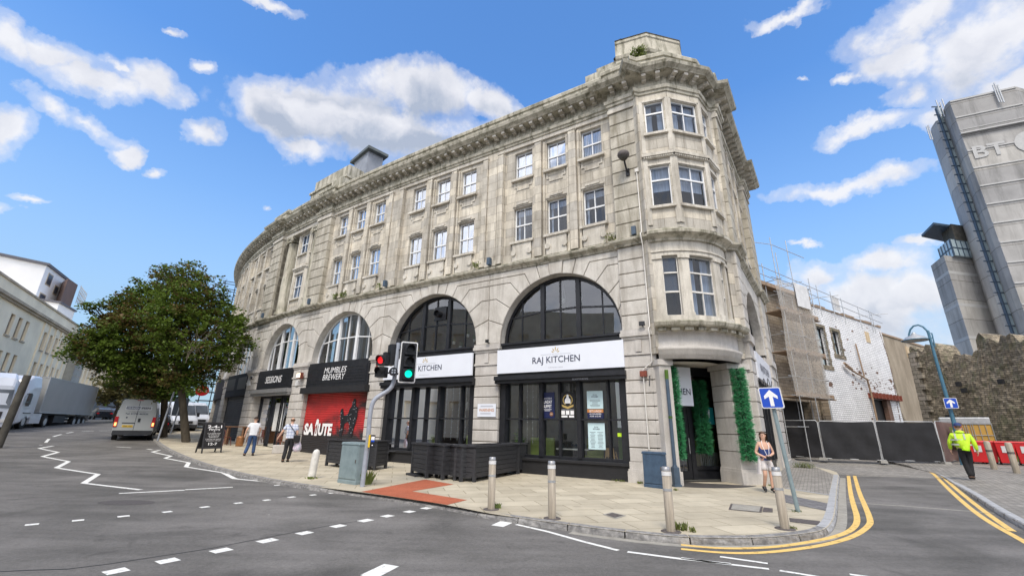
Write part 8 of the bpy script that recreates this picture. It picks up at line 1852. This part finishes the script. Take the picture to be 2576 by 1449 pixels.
        rows=[[T(hc+Vector((.086*math.cos(ph),-.006+.104*math.sin(ph),z))) for ph in np.linspace(PI*.98,2*PI*1.01,14)] for z in (-.06,-.02,.015)]; m.grid(rows,0,True)
    m.build('hair',mt[hair],e)
    # clothes: shells grown round the same skeleton
    def sub(keys,ed,grow,name,material,trim_={}):
        Q={}
        for q in keys:
            c,r=P[q] if q in P else trim_[q]; r=(r,r) if isinstance(r,(int,float)) else r; Q[q]=(c,(r[0]+grow,r[1]+grow))
        for q,v in trim_.items(): Q[q]=v
        return skinned(name,Q,ed,mt[material],e)
    L_=lambda a,b,t:tuple(Vector(P[a][0]).lerp(Vector(P[b][0]),t))
    tr={'hem':((P['pel'][0][0],P['pel'][0][1],P['pel'][0][2]-.02),(.185*wide,.142)),'nk0':((0,-.005,1.435),(.11,.09))}
    ks=['bel','che','shL','shR']; ed=[('hem','bel'),('bel','che'),('che','nk0'),('che','shL'),('che','shR')]
    if sleeve>0:
        for s in 'LR':
            if sleeve<1: tr['sl'+s]=(L_('sh'+s,'el'+s,sleeve),(.075,.075)); ed+=[('sh'+s,'sl'+s)]
            else: tr['e'+s]=(P['el'+s][0],(.066,.066)); tr['sl'+s]=(L_('el'+s,'wr'+s,.95),(.050,.050)); ed+=[('sh'+s,'e'+s),('e'+s,'sl'+s)]
    top=sub(ks,ed,.022,'top',shirt,tr)
    tr={'wa':((P['bel'][0][0],P['bel'][0][1],.99),(.160*wide,.128))}; ks=['pel','hiL','hiR','knL','knR']; ed=[('wa','pel'),('pel','hiL'),('pel','hiR')]
    for s in 'LR':
        if shorts: tr['c'+s]=(L_('hi'+s,'kn'+s,.80),(.125,.12)); ed+=[('hi'+s,'c'+s)]
        else: tr['k'+s]=(P['kn'+s][0],(.083,.083)); tr['c'+s]=(L_('kn'+s,'an'+s,1.04),(.070,.078)); ed+=[('hi'+s,'k'+s),('k'+s,'c'+s)]
    ks=['pel','hiL','hiR']; sub(ks,ed,.022,'shorts' if shorts else 'trousers',trouser,tr)
    for s in 'LR':
        a,t_=Vector(P['an'+s][0]),Vector(P['to'+s][0]); d=(t_-a); d.z=0; d=d.normalized() if d.length>.01 else Vector((0,1,0)); fz=min(a.z,t_.z)-.04
        Q={'a':(tuple(a+Vector((0,0,.07 if shorts else .0))),(.056,.060)),'h':(tuple(Vector((a.x,a.y,max(.04,a.z-.055)))-d*.03),(.052,.05)),'m':(tuple(Vector((a.x,a.y,max(.035,a.z-.06)))+d*.07),(.054,.046)),'t':(tuple(Vector((t_.x,t_.y,t_.z))+d*.04),(.050,.040))}
        skinned('shoe',Q,[('a','h'),('a','m'),('m','t')],mt[shoe],e)
    return e,P,k
def face_dir(p,ang): 
    "heading so that the figure looks along azimuth ang (degrees, 0 = away from the camera's right-hand frame y axis)"
    return rad(ang)
# man in white T-shirt walking away
p=W(627,1146); hd_=math.atan2(-p.x,p.y)
J={'hiL':(-.085,0,.90),'knL':(-.11,.03,.50),'anL':(-.20,-.06,.10),'toL':(-.22,.06,.04),'knR':(.12,.07,.50),'anR':(.13,.02,.10),'toR':(.14,.15,.045),'elL':(-.30,-.06,1.15),'wrL':(-.33,-.02,.92),'paL':(-.335,0,.86),'elR':(.27,.06,1.16),'wrR':(.24,.22,1.02),'paR':(.22,.27,.99)}
person(p,hd_-.05,'man in a white T-shirt and blue jeans walking away past the bar front',J,1.75,'shirt_white','denim',.62,'hair_dark',wide=1.12)
p=W(720,1162); hd_=math.atan2(-p.x,p.y)
J={'knL':(-.09,.04,.50),'anL':(-.13,-.03,.10),'toL':(-.15,.09,.04),'knR':(.09,.06,.50),'anR':(.04,.05,.10),'toR':(.05,.18,.04),'elL':(-.33,.0,1.16),'wrL':(-.44,.07,.94),'paL':(-.46,.10,.89),'elR':(.24,-.04,1.12),'wrR':(.27,.02,.88),'paR':(.275,.04,.82),'hd1':(0,.04,1.655)}
e,P_,k=person(p,hd_,'bald man in a checked short sleeved shirt carrying a shoulder bag',J,1.80,'check','trouser_black',.70,'hair_brown',bald=True,wide=1.1)
def wpt(e_,v): 
    h=e_.rotation_euler.z; s=e_.scale[0]; return Vector(e_.location)+Vector((v[0]*math.cos(h)-v[1]*math.sin(h),v[0]*math.sin(h)+v[1]*math.cos(h),v[2]))*s
c=wpt(e,(.25,-.10,.90)); bg_=empty('shoulder_bag',tuple(c),hd_,'black shoulder bag hanging at the hip of the man in the checked shirt','bag'); m=MB(); m.box((0,0,0),(.26,.12,.30)); m.build('pouch',mt['leather_black'],bg_,weld=True,bevel=.03)
m=MB(); q=[wpt(e,v)-c for v in ((.22,-.13,1.02),(.12,-.17,1.2),(-.02,-.155,1.36),(-.10,-.10,1.47),(-.08,.02,1.49),(.02,.14,1.35),(.16,.14,1.15),(.25,.0,1.0))]; Rz=Matrix.Rotation(-hd_,3,'Z'); m.tube([Rz@v for v in q],.014,6); m.build('strap',mt['leather_black'],bg_)
c=wpt(e,(.30,.02,.58)); m=MB(); rows=[]
for z,w_,d_ in ((.30,.03,.02),(.22,.09,.05),(.08,.17,.09),(-.08,.19,.11),(-.17,.15,.09),(-.19,.05,.04)): rows.append([c+Vector((w_*math.cos(t)*(1+.12*math.sin(5*t+z*9)),d_*math.sin(t)*(1+.1*math.cos(4*t)),z)) for t in np.linspace(0,2*PI,19)[:-1]])
m.grid(rows,0,True,True); tag(m.build('carrier_bag',mt['bag_plastic']),'thin pale plastic carrier bag held by the man in the checked shirt','bag')
# woman by the corner
p=W(1939,1239); hd_=math.atan2(p.x,-p.y)
J={'knL':(-.08,.04,.50),'anL':(-.07,.0,.10),'toL':(-.10,.13,.04),'knR':(.11,.10,.52),'anR':(.12,-.12,.13),'toR':(.13,.0,.045),'elL':(-.25,-.02,1.12),'wrL':(-.08,.17,1.06),'paL':(-.02,.20,1.05),'elR':(.26,-.02,1.12),'wrR':(.10,.19,1.02),'paR':(.045,.22,1.0),'turn':-.75}
e,P_,k=person(p,hd_+.35,'woman in a navy sleeveless top and pale shorts beside the one way sign',J,1.60,'navy_top','cream_cloth',0,'hair_brown',shorts=True,long_hair=True,wide=.92)
c=wpt(e,(.0,.27,1.0)); q=empty('camera',tuple(c),hd_,'black camera held at the waist by the woman in the navy top','camera'); m=MB(); m.box((0,0,0),(.13,.06,.09)); m.build('body',mt['leather_black'],q,weld=True,bevel=.01); m=MB(); m.tube([(0,.02,0),(0,.12,-.02)],.035,12); m.build('lens',mt['black_matt'],q)
m=MB(); m.tube([wpt(e,v) for v in ((-.07,.06,1.49),(-.09,.13,1.35),(-.05,.20,1.15),(0,.26,1.03))],.006,5); m.tube([wpt(e,v) for v in ((.07,.06,1.49),(.09,.13,1.35),(.05,.20,1.15),(.02,.26,1.03))],.006,5); tag(m.build('camera_strap',mt['white_ink']),'thin pale neck strap of the camera held by the woman','strap')
rows=[[wpt(e,(.20+.03*math.sin(t*3)+.05*t,-.06+.10*math.cos(s_)*(.5+t*.8),.98-.44*t)) if False else wpt(e,(.16+.08*t+.05*math.cos(s_),-.02+.10*math.sin(s_)*(.5+t),.99-.46*t)) for s_ in np.linspace(0,2*PI,13)[:-1]] for t in np.linspace(0,1,6)]
m=MB(); m.grid(rows,0,True,True); tag(m.build('tied_jumper',mt['cream_cloth']),'pale jumper tied round the waist of the woman with the camera','jumper')
# man in hi-vis
p=W(2447,1206); hd_=math.atan2(-p.x,p.y)
J={'knL':(-.07,.03,.50),'anL':(-.02,-.0,.10),'toL':(-.04,.12,.04),'knR':(.05,.08,.50),'anR':(.02,.05,.10),'toR':(.04,.18,.04),'pel':(-.02,0,.93),'che':(-.03,.02,1.30),'elL':(-.32,.03,1.14),'wrL':(-.33,.14,.92),'paL':(-.33,.16,.86),'elR':(.29,-.02,1.13),'wrR':(.31,.05,.90),'paR':(.31,.07,.84)}
e,P_,k=person(p,hd_+.05,'man in a yellow high visibility jacket and cap walking away beside the red bins',J,1.90,'hivis','trouser_black',1.,'hair_dark',wide=1.32)
m=MB()
def band_(z,rx,ry): 
    R=[[Vector((-.03+rx*math.cos(t),.01+ry*math.sin(t),z+dz_i)) for t in np.linspace(0,2*PI,27)[:-1]] for dz_i in (-.025,.025)]; m.grid(R,0,True,True)
band_(1.10,.262,.170); band_(1.25,.268,.176)
for s in (-1,1): m.grid([[Vector((-.03+s*.11+dx,-.176+.055*max(0,(z-1.3))*3,z)) for dx in (-.022,.022)] for z in (1.27,1.33,1.40,1.46)],0,True)
m.build('reflective_band',mt['hivis_band'],e)
m=MB(); m.lathe([(.096,0),(.10,.05),(.085,.10),(.04,.125),(0,.13)],(0,.01,1.685),16); m.build('cap',mt['navy_top'],e); m=MB(); m.lathe([(.099,0),(.102,.028)],(0,.012,1.665),16); m.build('cap_band',mt['orange'],e); m=MB(); m.ball((0,-.06,1.50),(.12,.07,.06),n=12); m.build('hood',mt['hivis'],e)
# ------------------------------------------------------------------ street behind the photographer (seen in the window glass)
for i,(x0,y0,x1,y1,hh,mt_,lab) in enumerate(((26,-12,2,-24,11.5,'beige_stone','plain grey stone block behind the photographer, right of the lane mouth'),(-1,-26,-24,-20,14.,'beige','cream four storey block behind the photographer'),(44,10,29,-10,9.,'white_render','low white rendered block right of the photographer'))):
    e=empty('building',(x0,y0,0),0,lab,'building'); bo=Vector(e.location); Q=lin((x0,y0),(x1,y1)); L=math.hypot(x1-x0,y1-y0)
    if Q(0,1,0).length>Q(0,0,0).length: Q0=Q; Q=lambda s,o,z,Q0=Q0:Q0(s,-o,z)
    ops=[(x,x+1.3,z,z+1.9) for x in np.arange(1.2,L-2,2.9) for z in np.arange(1.2,hh-2.6,3.1)]
    m=MB(); wallo(m,Q,0,L,0,hh,0,.25,ops); m.face([Q(0,0,hh),Q(L,0,hh),Q(L,-8,hh),Q(0,-8,hh)]); m.fb(Q,-.2,L+.2,-.3,.3,hh-.5,hh,1); loc0(m,bo).build('wall',mt[mt_],e)
    m=MB(); m.face([Q(0,-.2,0),Q(L,-.2,0),Q(L,-.2,hh-.6),Q(0,-.2,hh-.6)]); loc0(m,bo).build('glazing',mt['pane_dark'],e)
